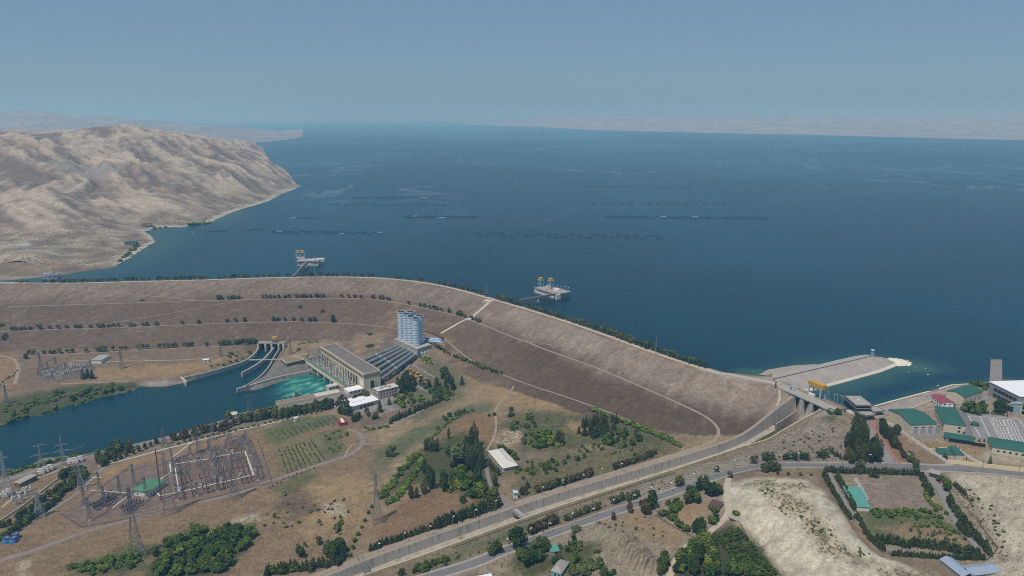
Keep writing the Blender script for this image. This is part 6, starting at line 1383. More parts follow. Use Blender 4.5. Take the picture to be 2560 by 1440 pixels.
fence('thin wire fence round the bare middle switchyard', [(152, 1286), (206, 1319), (330, 1296), (480, 1258), (680, 1206), (645, 1098)], 1.3, M_NET, .1, 3, 'mesh_fence', 'fence'); fence('low dark fence at the foot of the pale clay hill beside the orchard', [(1850, 1312), (1870, 1350), (1910, 1395), (1950, 1440)], 1.8, M_NET, .2, 3, 'mesh_fence', 'fence')
fence('grey rail fence between the canal and the main road', [(1130, 1372), (1290, 1312), (1420, 1268), (1560, 1222), (1690, 1183)], 1.4, M_NET, .1, 3, 'mesh_fence', 'fence'); fence('pale concrete edge wall beside the bottom-left hedge', [(0, 1305), (60, 1265), (130, 1210), (150, 1196)], 1.6, M_CONCW, .6); fence('rail fence along the lake side of the crest road', [(1735, 902), (1790, 919), (1850, 930), (1905, 936)], 1.4, M_NET, .1, 2, 'mesh_fence', 'fence')
# fish cages
M_CAGE = mat('cage_float', (62, 84, 96), .8, .2, .5); M_CAGEP = mat('pale_cage_float', (188, 196, 198), .7, .1, .5)
cg = MB()
for k in range(10):
    a0, a1 = 2 * math.pi * k / 10, 2 * math.pi * (k + 1) / 10; cg.bar((6.5 * math.cos(a0), 6.5 * math.sin(a0), .2), (6.5 * math.cos(a1), 6.5 * math.sin(a1), .2), .7); cg.bar((6.5 * math.cos(a0), 6.5 * math.sin(a0), .2), (6.2 * math.cos(a0), 6.2 * math.sin(a0), 1.6), .3)
cage0 = cg.build('fish_cage', M_CAGE); cage1 = cg.build('fish_cage', M_CAGEP); first = {}
def cages(x0, y0, x1, y1, n, group, lab, pale=(), twin=3.0, prob=1):
    for k in range(n):
        x, y = x0 + (x1 - x0) * k / (n - 1), y0 + (y1 - y0) * k / (n - 1)
        for j in range(2 if twin else 1):
            if (k * 7 + j * 3) % 10 >= prob * 10: continue
            src = cage1 if (k, j) in pale else cage0; o = src.copy() if src.name in first else src
            if src.name in first: COL.objects.link(o)
            first[src.name] = 1; a = atz(x + (j * 2.2), y + j * twin, ZL + .1); o.location = a; s = a[1] / 1500; o.scale = (1.15 * max(1, s * .8), .7 * max(1, s * .8), 1)
            tag(o, ('pale float cage ' if src is cage1 else 'dark float cage ') + lab, 'fish cage', group)
cages(1195, 583, 1645, 590, 24, 'cages in the long middle row', 'in the long row right of centre', (), 6, .7); cages(1518, 540, 1910, 544, 26, 'cages in the upper right row', 'in the upper row on the right', ((9, 0), (14, 0)), 4, .9)
cages(685, 578, 950, 581, 20, 'cages in the row beyond the far intake', 'in the row beyond the far intake block', ((1, 0), (12, 1), (19, 0)), 4, .75); cages(1018, 540, 1185, 541, 18, 'cages in the short middle row', 'in the short middle row', ((2, 0), (8, 1), (9, 1)), 4, 1)
cages(822, 511, 1110, 513, 14, 'cages in the farther left row', 'in the farther left row', (), 0); cages(885, 494, 1075, 494, 14, 'cages in the faint left row', 'in the faint far left row', ((12, 0),), 0); cages(1485, 508, 1810, 511, 15, 'cages in the farther right row', 'in the farther right row', (), 0); cages(1450, 466, 1720, 468, 14, 'cages in the faint right row', 'in the faint far right row', (), 0)
cages(732, 545, 790, 545, 5, 'cages near the left shore', 'in the little group off the left shore', ((0, 0),), 0); cages(520, 580, 560, 577, 5, 'cages in the cove', 'in the cove near the houseboat', (), 0); cages(625, 576, 650, 573, 3, 'cages outside the cove', 'just outside the cove', (), 0)

# craggy outcrop
rp = [gp(*p)[:2] for p in ((1528, 1332), (1556, 1328), (1600, 1350), (1640, 1385), (1664, 1436), (1610, 1442), (1545, 1402))]
ra = np.array(rp); gx_ = np.arange(ra[:, 0].min() - 4, ra[:, 0].max() + 4, .8); gy_ = np.arange(ra[:, 1].min() - 4, ra[:, 1].max() + 4, .8); RX, RY = np.meshgrid(gx_, gy_); RP = np.stack([RX.ravel(), RY.ravel()], 1)
e = sstep(2, -9, sdist(RP, rp) + 3 * fbm(RP[:, 0] / 9, RP[:, 1] / 9, 3, 3)); s_, q_ = (RP[:, 0] + .9 * RP[:, 1]) / 1.35, (.9 * RP[:, 0] - RP[:, 1]) / 1.35
wq = q_ + 5 * fbm(s_ / 16, q_ / 16, 3, 6); saw = (wq / 6.5) % 1.0; saw2 = ((s_ + 3 * fbm(s_ / 7, q_ / 7, 3, 8)) / 9.5) % 1.0
crack = np.exp(-((saw - .5) / .07) ** 2) * 3.4 + np.exp(-((saw2 - .5) / .05) ** 2) * 2.0 * (fbm(s_ / 12, q_ / 6, 2, 4) > 0)
rz = Hv(RP[:, 0], RP[:, 1]) - .5 + e * (4.0 + 5.0 * saw * (.6 + .8 * fbm(s_ / 16, q_ / 9, 3, 9)) + 2.4 * fbm(s_ / 11, q_ / 4, 4, 12, True) + 1.8 * fbm(RP[:, 0] / 2.4, RP[:, 1] / 2.4, 3, 15, True) - 1.7 * crack)
rcol = np.array(lin((146, 133, 114)))[None] * (1 + .25 * fbm(s_ / 20, q_ / 2.5, 4, 17))[:, None]
_o = grid_obj('rock_outcrop', gx_, gy_, rz.reshape(RX.shape), _ctr(e.reshape(RX.shape)) > .02, np.clip(rcol, .01, .9), np.full(len(RP), .1), M_GROUND); _o.data.polygons.foreach_set('use_smooth', [False] * len(_o.data.polygons)); tag(_o, 'craggy grey-brown rock outcrop with slanting ledges at the bottom edge', 'rock')
# ------------------------------------------------------------------ pylons, switchyards, lamps, poles
def pylon(name, label, p, h, bw, arms, rz=0, tw=None, t=.42, cat='pylon', group=None, waist=.62, m=None):
    """lattice tower: body tapering from bw to tw, arms = (height fraction, half span)"""
    m = m or M_STEELD; tw = tw or bw * .16; th = thing(name, label, cat, p, rz, group); b = MB(); n = 9
    def wid(f): return bw + (tw * 1.5 - bw) * (f / waist) ** .85 if f < waist else tw * 1.5 + (tw - tw * 1.5) * (f - waist) / (1 - waist)
    for k in range(n):
        f0, f1 = 1 - (1 - k / n) ** 1.15, 1 - (1 - (k + 1) / n) ** 1.15; a, c = wid(f0), wid(f1)
        q0 = [Vector((x * a / 2, y * a / 2, h * f0)) for x, y in ((-1, -1), (1, -1), (1, 1), (-1, 1))]; q1 = [Vector((x * c / 2, y * c / 2, h * f1)) for x, y in ((-1, -1), (1, -1), (1, 1), (-1, 1))]
        for i in range(4):
            b.bar(q0[i], q1[i], t); b.bar(q0[i], q1[(i + 1) % 4], t * .55); b.bar(q0[(i + 1) % 4], q1[i], t * .55)
            if k: b.bar(q0[i], q0[(i + 1) % 4], t * .55)
    b.build('body', m, th)
    for f, s in arms:
        w = wid(f) / 2; a = MB()
        for sg in (-1, 1):
            for y in (-w, w): a.bar((0, y, h * f), (sg * s, 0, h * f), t * .6); a.bar((0, y * .5, h * f + 2.2), (sg * s, 0, h * f), t * .5)
            for j in (.35, .65): a.bar((sg * s * j, -w * (1 - j), h * f), (sg * s * j, 0, h * f + 2.2 * (1 - j)), t * .4)
            a.bar((sg * s, 0, h * f), (sg * s, 0, h * f - 2.4), t * .5)
        a.build('cross_arm', m, th)
    for sx in (-1, 1):
        for sy in (-1, 1): q = MB(); q.box(sx * bw / 2, sy * bw / 2, -.6, 1.3, 1.3, 1.0); q.build('footing', M_CONC, th)
    return th
PY = [((343, 1392), 62, 10, ((.62, 9), (.76, 8), (.90, 6)), .3, 'tallest steel pylon, standing at the edge of the green thicket bottom left'),
      ((426, 1283), 58, 11, ((.66, 7), (.82, 6)), .5, 'tall steel pylon straddling the gravel road between the two bare switchyards'),
      ((588, 1246), 46, 9, ((.64, 8), (.80, 7)), .5, 'steel pylon at the near right corner of the large switchyard'),
      ((944, 1306), 46, 9, ((.62, 8), (.76, 7), (.90, 5)), .3, 'lone steel pylon on the dry slope by the ditch left of the canal hedge'),
      ((626, 1030), 36, 7, ((.60, 8), (.76, 7), (.90, 5)), .2, 'steel pylon on the river bank with the water behind it'),
      ((22, 1246), 48, 9, ((.60, 8), (.86, 5)), .2, 'steel pylon at the left edge beside the white transformers'),
      ((104, 1168), 25, 6, ((.55, 9), (.96, 6)), .5, 'short steel pylon with a wide lower arm behind the white transformers'),
      ((160, 1160), 32, 5, ((.45, 9), (.66, 6)), .4, 'slender steel pylon right on the river edge'),
      ((204, 1222), 27, 7, ((.70, 8), (.92, 8)), .4, 'wide-headed steel pylon among the hedge trees bottom left'),
      ((100, 1292), 25, 9, ((.86, 6),), .3, 'squat broad-footed pylon in front of the bottom-left hedge'),
      ((103, 925), 26, 5, ((.70, 6), (.88, 5)), .2, 'steel pylon at the far end of the left switchyard under the dam'),
      ((305, 921), 28, 6, ((.62, 7), (.80, 6)), .2, 'steel pylon beside the white shed under the dam'),
      ((552, 891), 18, 5, ((.70, 5),), .2, 'small steel pylon next to the green shrubs by the outlet channel'),
      ((727, 885), 28, 5, ((.68, 5), (.84, 4)), .2, 'thin steel pylon behind the valve block at the foot of the dam'),
      ((18, 1010), 26, 5, ((.7, 6), (.86, 5)), .2, 'steel pylon on the left edge above the reedy river bank'),
      ((497, 1130), 26, 6, ((.66, 7),), .5, 'faint steel pylon beside the riverside path, left of the pair'),
      ((575, 1105), 28, 6, ((.62, 6), (.8, 5)), .5, 'faint steel pylon beside the riverside path, middle of three'),
      ((531, 1100), 30, 6, ((.6, 6), (.8, 5)), .5, 'faint steel pylon on the promenade behind the large switchyard')]
for p, h, bw, arms, rz, lab in PY:
    pylon('power_pylon', lab, gp(*p), h, bw, arms, rz, t=.27 if h > 40 else .24, group='steel pylons', m=M_STEEL if p[0] < 210 and p[1] > 1100 else None)
for p, h, lab in (((1217, 741), 22, 'thin lattice mast on the dam crest near the top of the stairway'), ((1639, 886), 19, 'thin lattice mast on the right part of the dam crest'), ((295, 706), 20, 'thin lattice mast on the left part of the dam crest'), ((788, 694), 18, 'thin lattice mast on the crest by the far intake bridge'),
                  ((404, 1250), 52, 'rusty slim radio mast left of the large switchyard')):
    a = gp(*p); t = thing('lattice_mast', lab, 'mast', a); b = MB(); mast(b, (0, 0, -.5), h, 1.1, .5, .16); b.build('shaft', M_RUST if h > 50 else M_STEEL, t); b = MB(); b.bar((0, 0, h), (0, 0, h + 2.5), .2); b.build('spike', M_STEEL, t)
# --- lattice gantries
def gantry_line(label, bases, h, t=.22, group='switchyard gantries', beam_h=None):
    A = [gp(*p) for p in bases]; O = A[0]; th = thing('yard_gantry', label, 'gantry', O, 0, group); bh = beam_h or h - 1.5
    L = [Vector((a[0] - O[0], a[1] - O[1], a[2] - O[2])) for a in A]
    for v in L: b = MB(); mast(b, (v.x, v.y, v.z - .5), h, 2.6, .9, t); b.build('mast', M_STEELD, th); q = MB(); q.box(v.x, v.y, v.z - .5, 3.4, 3.4, .8); q.build('footing', M_CONC, th)
    for v, u in zip(L, L[1:]):
        b = MB(); d = (u - v); d.z = 0; Ln = d.length; d.normalize(); s = Vector((-d.y, d.x, 0)) * .7; z0 = Vector((0, 0, bh)); z1 = Vector((0, 0, bh + 1.6)); n = max(3, int(Ln / 2.6))
        for o in (s, -s): b.bar(v + o + z0, u + o + z0, t)
        b.bar(v + z1, u + z1, t)
        for k in range(n):
            p = v + (u - v) * (k / n); q = v + (u - v) * ((k + 1) / n); sg = 1 if k % 2 else -1; b.bar(p + s * sg + z0, q + z1, t * .6); b.bar(p - s * sg + z0, q + s * sg + z0, t * .6)
        b.build('beam', M_STEELD, th)
    return th
gantry_line('leftmost long steel gantry of the large switchyard', [(430, 1156), (434, 1186), (439, 1218), (444, 1250)], 17)
gantry_line('middle long steel gantry of the large switchyard', [(524, 1130), (531, 1160), (540, 1192), (546, 1226)], 16)
gantry_line('rightmost long steel gantry of the large switchyard', [(614, 1106), (626, 1138), (638, 1172), (646, 1200)], 15)
gantry_line('short steel gantry across the near edge of the large switchyard', [(493, 1239), (546, 1227)], 14); gantry_line('steel gantry pair at the far edge of the large switchyard', [(476, 1140), (522, 1128)], 13); gantry_line('steel gantry at the far right corner of the large switchyard', [(566, 1125), (610, 1112)], 13)
gantry_line('long four-mast steel gantry of the small switchyard', [(225, 1301), (263, 1270), (301, 1243), (336, 1214)], 23); gantry_line('short two-mast steel gantry before the green-roofed relay house', [(327, 1275), (366, 1245)], 22); gantry_line('thin steel gantry at the back of the small switchyard', [(212, 1267), (251, 1236)], 24)
gantry_line('white steel portal on the river edge', [(178, 1153), (216, 1138)], 13); gantry_line('tall slab-like steel portal behind the large switchyard', [(408, 1120), (413, 1112)], 20)
gantry_line('steel gantry on the left side of the switchyard under the dam', [(98, 940), (120, 925), (140, 914)], 13); gantry_line('steel gantry in the middle of the switchyard under the dam', [(132, 950), (165, 925)], 12); gantry_line('steel gantry on the right side of the switchyard under the dam', [(205, 946), (228, 920)], 12)
# --- switch posts: steel leg with dark insulator stacks
def post_proto(nm, pale=False):
    t = thing(nm, 'dark insulator post on a steel leg', 'insulator', (0, 0, -500)); b = MB(); b.bar((0, 0, 0), (0, 0, 2.4), .5); b.bar((-1.6, 0, 2.4), (1.6, 0, 2.4), .45); b.build('stand', M_STEEL if pale else M_STEELD, t)
    for x in (-1.3, 1.3): b = MB(); b.lathe([(.28, 2.5), (.42, 2.9), (.25, 3.2), (.42, 3.6), (.25, 3.9), (.42, 4.3), (.2, 4.7)], 7, x, 0); b.build('insulator', M_WHITEW if pale else M_PORC, t)
    b = MB(); b.bar((-1.5, 0, 4.8), (1.5, 0, 4.8), .22); b.build('contact_arm', M_STEELD, t); return t
PD, PW = post_proto('switch_post'), post_proto('switch_post', True); used = set()
def put(proto, px, py, rz, lab, group, sc=1.0):
    a = gp(px, py)
    if proto.name not in used: used.add(proto.name); o = proto; o.location = a; o.rotation_euler = (0, 0, rz); o.scale = (sc,) * 3; o['label'] = lab; o['group'] = group
    else: o = dup(proto, a, rz, sc, lab, group)
    return o
def bil(c, u, v): return tuple((c[0][k] * (1 - u) + c[1][k] * u) * (1 - v) + (c[3][k] * (1 - u) + c[2][k] * u) * v for k in (0, 1))
rnd = random.Random(11); Y1 = ((432, 1152), (612, 1100), (646, 1200), (446, 1250))
for v in (.06, .2, .34, .48, .62, .76, .90, 1.0):
    for g in range(4):
        for k in range(3):
            u = .07 + g * .245 + k * .055
            if rnd.random() < .10: continue
            p = bil(Y1, u, v); put(PD, p[0] + rnd.uniform(-1, 1), p[1] + rnd.uniform(-1, 1), .35 + 1.57 * (v > .5), 'dark insulator post on a steel leg in the large switchyard', 'insulator posts in the large switchyard', rnd.uniform(.95, 1.25))
for k in range(26):
    u, v = (k % 9) / 9, (k // 9) / 3; put(PD, 232 + u * 60 + v * 14 + rnd.uniform(-2, 2), 1270 - u * 30 + v * 10 + rnd.uniform(-2, 2), .6, 'dark insulator post in the small switchyard under the long gantry', 'insulator posts in the small switchyard', rnd.uniform(1, 1.35))
for k in range(14):
    u, v = (k % 7) / 7, k // 7; put(PD, 306 + u * 46 + v * 10, 1278 - u * 24 + v * 8 + rnd.uniform(-2, 2), .6, 'dark insulator post in front of the green-roofed relay house', 'insulator posts by the relay house', rnd.uniform(1, 1.3))
Y3 = ((100, 938), (170, 912), (232, 918), (150, 956))
for k in range(44): p = bil(Y3, rnd.random(), rnd.random()); put(PW, p[0], p[1], .3, 'pale insulator post in the switchyard under the dam', 'insulator posts in the far switchyard', rnd.uniform(.9, 1.3))
for p, lab in (((43, 1262), 'white double switch frame nearest the hedge'), ((57, 1252), 'white double switch frame, middle of three'), ((70, 1240), 'white double switch frame farthest from the hedge')): put(PW, p[0], p[1], .5, lab + ' in the river yard', 'white switch frames', 2.2)
for k in range(42):
    q = O + ax * (10 + (k // 3) * (LD - 20) / 13) + ay * (9, 13.5, 23)[k % 3]; dup(PW, (q.x, q.y, dz), rz, 1.25, 'pale insulator post on the power house deck', 'insulator posts on the deck')
# white cabinets in the large yard
for x, y in ((488, 1155), (581, 1132), (601, 1190), (502, 1212), (449, 1225), (554, 1203), (534, 1144)):
    a = gp(x, y); t = thing('switch_cabinet', 'small white switch cabinet standing on the bare switchyard soil', 'cabinet', a, .35, 'white switchyard cabinets'); b = MB(); b.box(0, 0, 0, 2.2, 1.8, 3.0); b.build('case', M_WHITEW, t); b = MB(); b.box(0, 0, 3.0, 2.5, 2.1, .25); b.build('lid', M_STEEL, t)
# white transformers in the river yard
for x, y, lab in ((104, 1186, 'white oil transformer, left one of the trio by the brown stone store'), (115, 1181, 'white oil transformer, middle one of the trio by the brown stone store'), (126, 1176, 'white oil transformer, right one of the trio by the brown stone store'), (176, 1160, 'white oil transformer near the river portal, left one'), (189, 1158, 'white oil transformer near the river portal, middle one'),
                  (201, 1154, 'white oil transformer near the river portal, right one'), (12, 1243, 'white oil transformer at the left edge, far one'), (22, 1237, 'white oil transformer at the left edge, near one')):
    a = gp(x, y); t = thing('oil_transformer', lab, 'transformer', a, .45, 'white transformers in the river yard'); b = MB(); b.box(0, 0, .8, 5.4, 3.4, 3.4); b.build('tank', M_WHITEW, t); b = MB(); b.tube((-2.2, 1.2, 5.4), (2.2, 1.2, 5.4), .9, 10); b.build('conservator', M_WHITEW, t); b = MB(); b.box(0, 0, -.4, 7.4, 5.2, 1.2); b.build('pit', M_RUST, t)
    for s in (-1.6, 0, 1.6): b = MB(); b.lathe([(.45, 4.2), (.6, 5), (.4, 5.6), (.5, 6.2), (.2, 7.2)], 8, s, -.6); b.build('bushing', M_WHITEW, t)
    for s in (-1, 1): b = MB(); b.box(s * 3.3, 0, .9, .8, 3, 2.8); b.build('radiator', M_STEEL, t)
# --- street lamps and poles
def lamp_proto():
    t = thing('street_lamp', 'x', 'lamp', (0, 0, -500)); b = MB(); b.bar((0, 0, -.5), (0, 0, 9), .22); b.bar((0, 0, 9), (1.6, 0, 9.4), .18); b.build('pole', M_STEEL, t); b = MB(); b.box(1.7, 0, 9.2, 1.7, .9, .4); b.build('lamp_head', M_WHITEW, t); return t
LP = lamp_proto(); dx_, dy_ = 0, 21
for grp, lab, pts in (('lamps along the canal', 'thin white-headed lamp by the canal, {} counting from the bottom edge', [(946, 1362), (1010, 1340), (1073, 1318), (1132, 1297), (1187, 1277), (1238, 1257), (1354, 1219), (1405, 1205), (1455, 1189), (1503, 1175), (1550, 1160)]),
                      ('lamps along the main road', 'white-headed lamp beside the main road, {} counting from the lower left', [(1265, 1352), (1325, 1329), (1371, 1312), (1429, 1291), (1479, 1275), (1531, 1257), (1581, 1241), (1626, 1225), (1672, 1210), (1732, 1190), (1784, 1172), (1834, 1156), (1934, 1139), (1994, 1138), (2168, 1139), (2269, 1141)])):
    for i, (x, y) in enumerate(pts): put(LP, x, y + dy_, 1.0 if i % 2 else -.6, lab.format(['first', 'second', 'third', 'fourth', 'fifth', 'sixth', 'seventh', 'eighth', 'ninth', 'tenth', 'eleventh', 'twelfth', 'thirteenth', 'fourteenth', 'fifteenth', 'sixteenth'][i]), grp)
def pole_proto():
    t = thing('utility_pole', 'x', 'pole', (0, 0, -500)); b = MB(); b.bar((0, 0, -.5), (0, 0, 10), .38); b.bar((-2.4, 0, 0), (0, 0, 6), .25); b.build('shaft', M_CONC, t); b = MB(); b.bar((-1.4, 0, 9.2), (1.4, 0, 9.2), .25); b.build('cross_arm', M_STEELD, t); return t
PP = pole_proto()
for (x, y), lab in (((985, 1135), 'pale leaning pole beside the olive-grey round tree'), ((843, 1332), 'pale pole on the slope above the bottom-left thicket'), ((875, 1266), 'pale pole on the dry slope in the centre-left'), ((901, 1235), 'pale pole halfway down the dry slope'), ((930, 1182), 'pale pole near the top of the dry slope'), ((943, 1108), 'pale pole by the gravel turning place'), ((780, 1400), 'pale pole standing before the bottom thicket trees'),
                    ((1891, 1178), 'pale pole beside the large roadside pine clump'), ((1993, 1177), 'pale pole at the roadside above the clay hill'), ((2105, 1170), 'pale pole near the walled garden gate hedge'), ((2455, 1178), 'dark pole beside the cream roadside wall, left one'), ((2545, 1190), 'dark pole beside the cream roadside wall, right one'), ((2279, 1137), 'pole with a dish beside the compound fence'), ((1492, 1312), 'thin pole on the dry verge below the road')): put(PP, x, y, .4, lab, 'concrete utility poles')
# ------------------------------------------------------------------ trees and shrubs
def leaf_mat(name, c1, c2, rnd=.36):
    g = lambda c: (c[0] * 1.12, c[1] * 1.08, c[2] * .86)
    m = mat(name, g(c1), .8, .28, .55, rnd=rnd, spec=.12, col2=g(c2))
    b = m.node_tree.nodes['Principled BSDF']; return m
ML = {'pine': leaf_mat('pine_needles', (74, 84, 60), (94, 92, 68)), 'dark': leaf_mat('conifer_needles', (62, 74, 48), (80, 88, 56)), 'broad': leaf_mat('broad_leaves', (86, 104, 54), (110, 122, 64)), 'bright': leaf_mat('bright_leaves', (88, 112, 50), (108, 128, 62)),
      'olive': leaf_mat('olive_leaves', (88, 98, 76), (108, 114, 88)), 'brown': leaf_mat('browned_needles', (84, 76, 58), (102, 88, 66)), 'deep': leaf_mat('deep_green_leaves', (60, 76, 42), (78, 92, 50)), 'thick': leaf_mat('thicket_leaves', (70, 90, 42), (96, 112, 54))}
M_BARK = mat('bark', (92, 78, 64), .95, .2, 1.0)
def crown_pts(kind, n, rng):
    P = []; 
    if kind == 'umbrella':
        cl = [(rng.uniform(-.6, .6), rng.uniform(-.6, .6), rng.uniform(.45, .85), rng.uniform(.28, .46)) for _ in range(9)]
    elif kind == 'round':
        cl = []
        for _ in range(13):
            a = rng.uniform(0, 6.28); r = rng.uniform(.1, .62); cl.append((r * math.cos(a), r * math.sin(a), rng.uniform(.28, .80), rng.uniform(.24, .40)))
        cl.append((0, 0, .82, .3))
    elif kind == 'bush':
        cl = []
        for _ in range(8):
            a = rng.uniform(0, 6.28); r = rng.uniform(.05, .62); cl.append((r * math.cos(a), r * math.sin(a), rng.uniform(.25, .6), rng.uniform(.28, .42)))
    else: cl = None
    while len(P) < n:
        if cl:
            c = rng.choice(cl); v = Vector((rng.gauss(0, 1), rng.gauss(0, 1), rng.gauss(0, 1))).normalized(); r = c[3] * rng.uniform(.72, 1.06)
            P.append((c[0] + v.x * r, c[1] + v.y * r, c[2] + v.z * r * .62))
        else:
            z = rng.random(); 
            if kind == 'cone': R_ = max(.05, (1 - z) ** .8) * (.86 + .22 * math.sin(z * 34 + rng.uniform(-.6, .6))); z0 = .06
            elif kind == 'column': R_ = math.sin(math.pi * min(1, .12 + z * .88)) ** .55; z0 = .08
            elif kind == 'egg': R_ = math.sin(math.pi * (.10 + z * .88)) ** .8 * (1 - .25 * z); z0 = .08
            if rng.random() > R_: continue
            a = rng.uniform(0, 6.28); lump = 1 + .22 * math.sin(3 * a + z * 9) + .12 * math.sin(5 * a - z * 17); r = R_ * lump * rng.uniform(.72, 1.04); P.append((r * math.cos(a), r * math.sin(a), z0 + z * (1 - z0)))
    return P
def make_tree(name, kind, m, h, rad, n, seed, trunk=.14, leaf=.16, whole=True):
    rng = random.Random(seed); b = MB()
    for x, y, z in crown_pts(kind, n, rng):
        c = Vector((x * rad, y * rad, z * h)); o = Vector((x * .8, y * .8, (z - .45) * 1.2 + .35)); o = (o.normalized() if o.length > .01 else Vector((0, 0, 1))) + Vector((rng.gauss(0, .55), rng.gauss(0, .55), rng.gauss(0, .45))); o.normalize()
        u = o.orthogonal().normalized(); v = o.cross(u); t = rng.uniform(0, 6.28); u, v = u * math.cos(t) + v * math.sin(t), v * math.cos(t) - u * math.sin(t); s = leaf * rng.uniform(.6, 1.3) * rad
        b.add([c - u * s - v * s * .55, c + u * s * .9 - v * s * .6, c + u * s + v * s * .7, c - u * s * .7 + v * s * .8], [(0, 1, 2, 3)])
    t = MB(); tr = max(.18, h * .022)
    top = h * {'umbrella': .62, 'round': .6, 'bush': .4}.get(kind, .85)
    t.tube((0, 0, -.6), (0, 0, top), tr, 6, 0, tr * .35)
    if kind in ('umbrella', 'round'):
        for k in range(5):
            a = rng.uniform(0, 6.28); t.tube((0, 0, h * rng.uniform(.22, .42)), (rad * .55 * math.cos(a), rad * .55 * math.sin(a), h * rng.uniform(.55, .75)), tr * .5, 5, 0, tr * .2)
    if whole:
        o0 = len(b.v); b.v += t.v; b.f += [tuple(i + o0 for i in f) for f in t.f]; b.m += [1] * len(t.f)
        o = b.build(name, [m, M_BARK]); return o
    r = thing(name, 'x', 'tree', (0, 0, -500)); t.build('trunk', M_BARK, r); b.build('crown', m, r); return r
KIND = {  # name, crown shape, leaves, height, radius, faces, leaf size, variants, with separate trunk and crown
    'pine': ('umbrella_pine', 'umbrella', 'pine', 7.5, 3.6, 240, .17, 3, False), 'bigpine': ('pine_tree', 'round', 'pine', 10, 4.4, 800, .12, 2, True), 'brownpine': ('browned_pine', 'round', 'brown', 10, 4.2, 700, .13, 2, True),
    'conifer': ('cypress_tree', 'cone', 'dark', 14, 3.2, 520, .14, 3, True), 'bigconifer': ('cypress_tree', 'egg', 'dark', 22, 4.8, 1300, .10, 2, True), 'young': ('young_conifer', 'cone', 'dark', 6.5, 1.9, 200, .2, 3, False),
    'poplar': ('poplar_tree', 'column', 'dark', 17, 1.7, 420, .24, 2, True), 'broad': ('broadleaf_tree', 'round', 'broad', 9, 4.6, 620, .12, 3, True), 'deep': ('broadleaf_tree', 'round', 'deep', 12, 6.2, 1500, .085, 3, True),
    'olive': ('broadleaf_tree', 'round', 'olive', 13, 8.0, 1500, .08, 2, True), 'shrub': ('shrub', 'bush', 'broad', 2.6, 1.9, 110, .22, 3, False), 'bright': ('leafy_shrub', 'bush', 'bright', 3.6, 2.6, 150, .2, 3, False),
    'dull': ('dry_shrub', 'bush', 'olive', 2.2, 2.0, 100, .22, 2, False), 'fruit': ('fruit_tree', 'round', 'thick', 4.4, 2.4, 190, .18, 3, False), 'sap': ('sapling', 'column', 'broad', 2.8, .75, 60, .4, 2, False), 'thicket': ('thicket_tree', 'round', 'thick', 6.5, 4.2, 420, .14, 3, False)}
PROTO = {}
for k, (nm, shp, lm, h, r, n, lf, var, parts) in KIND.items(): PROTO[k] = [[make_tree(nm, shp, ML[lm], h, r, n, hash(k) % 1 + 17 * i + len(k) * 101 + ord(k[0]), leaf=lf, whole=not parts), False] for i in range(var)]
trng = random.Random(77)
def tree(kind, px, py, lab, group=None, h=None, wide=1.0, world=None, cat=None):
    pr = trng.choice(PROTO[kind]); a = world or gp(px, py); s = (h / KIND[kind][3] if h else 1) * trng.uniform(.88, 1.14); sc = (s * wide * trng.uniform(.92, 1.1), s * wide * trng.uniform(.92, 1.1), s); o = pr[0]
    if pr[1]: o = dup(o, a, trng.uniform(0, 6.28), sc)
    else: pr[1] = True; o.location = a; o.rotation_euler = (0, 0, trng.uniform(0, 6.28)); o.scale = sc
    c = cat or ('shrub' if 'shrub' in KIND[kind][0] else 'sapling' if kind == 'sap' else 'tree'); o['label'] = lab; o['category'] = c
    if group: o['group'] = group
    return o
ORD = ['nearest', 'second', 'third', 'fourth', 'fifth', 'sixth', 'seventh', 'eighth', 'ninth', 'tenth', 'eleventh', 'twelfth', 'thirteenth', 'fourteenth', 'fifteenth', 'sixteenth', 'seventeenth', 'eighteenth', 'nineteenth', 'twentieth'] + ['%d%s' % (k, {1: 'st', 2: 'nd', 3: 'rd'}.get(k % 10, 'th')) for k in range(21, 60)]
def row(kind, line, n, desc, mark, group, h=None, jx=2, jy=1.5, wide=1.0, skip=0, kinds=None):
    """a row of trees along a photo polyline; the label counts from the landmark at its start"""
    P = np.array(line, float); s = np.concatenate([[0], np.cumsum(np.hypot(*np.diff(P, axis=0).T))])
    for i in range(n):
        d = s[-1] * (i + .5) / n; x, y = np.interp(d, s, P[:, 0]) + trng.uniform(-jx, jx), np.interp(d, s, P[:, 1]) + trng.uniform(-jy, jy)
        if trng.random() < skip: continue
        tree(trng.choice(kinds) if kinds else kind, x, y, '%s, %s from %s' % (desc, ORD[min(i, 58)], mark), group, h, wide)
def fill(kind, poly, n, lab, group, h=None, wide=1.0, kinds=None, mind=0, hr=(.8, 1.25)):
    xs = [p[0] for p in poly]; ys = [p[1] for p in poly]; got = []; tries = 0
    while len(got) < n and tries < n * 60:
        tries += 1; x, y = trng.uniform(min(xs), max(xs)), trng.uniform(min(ys), max(ys))
        if sdist(np.array([[x, y]]), poly)[0] > 0 or any((x - a) ** 2 + ((y - b) * 1.6) ** 2 < mind * mind for a, b in got): continue
        got.append((x, y))
    for x, y in sorted(got, key=lambda q: q[1]): k = trng.choice(kinds) if kinds else kind; tree(k, x, y, lab, group, (h or KIND[k][3]) * trng.uniform(*hr), wide)
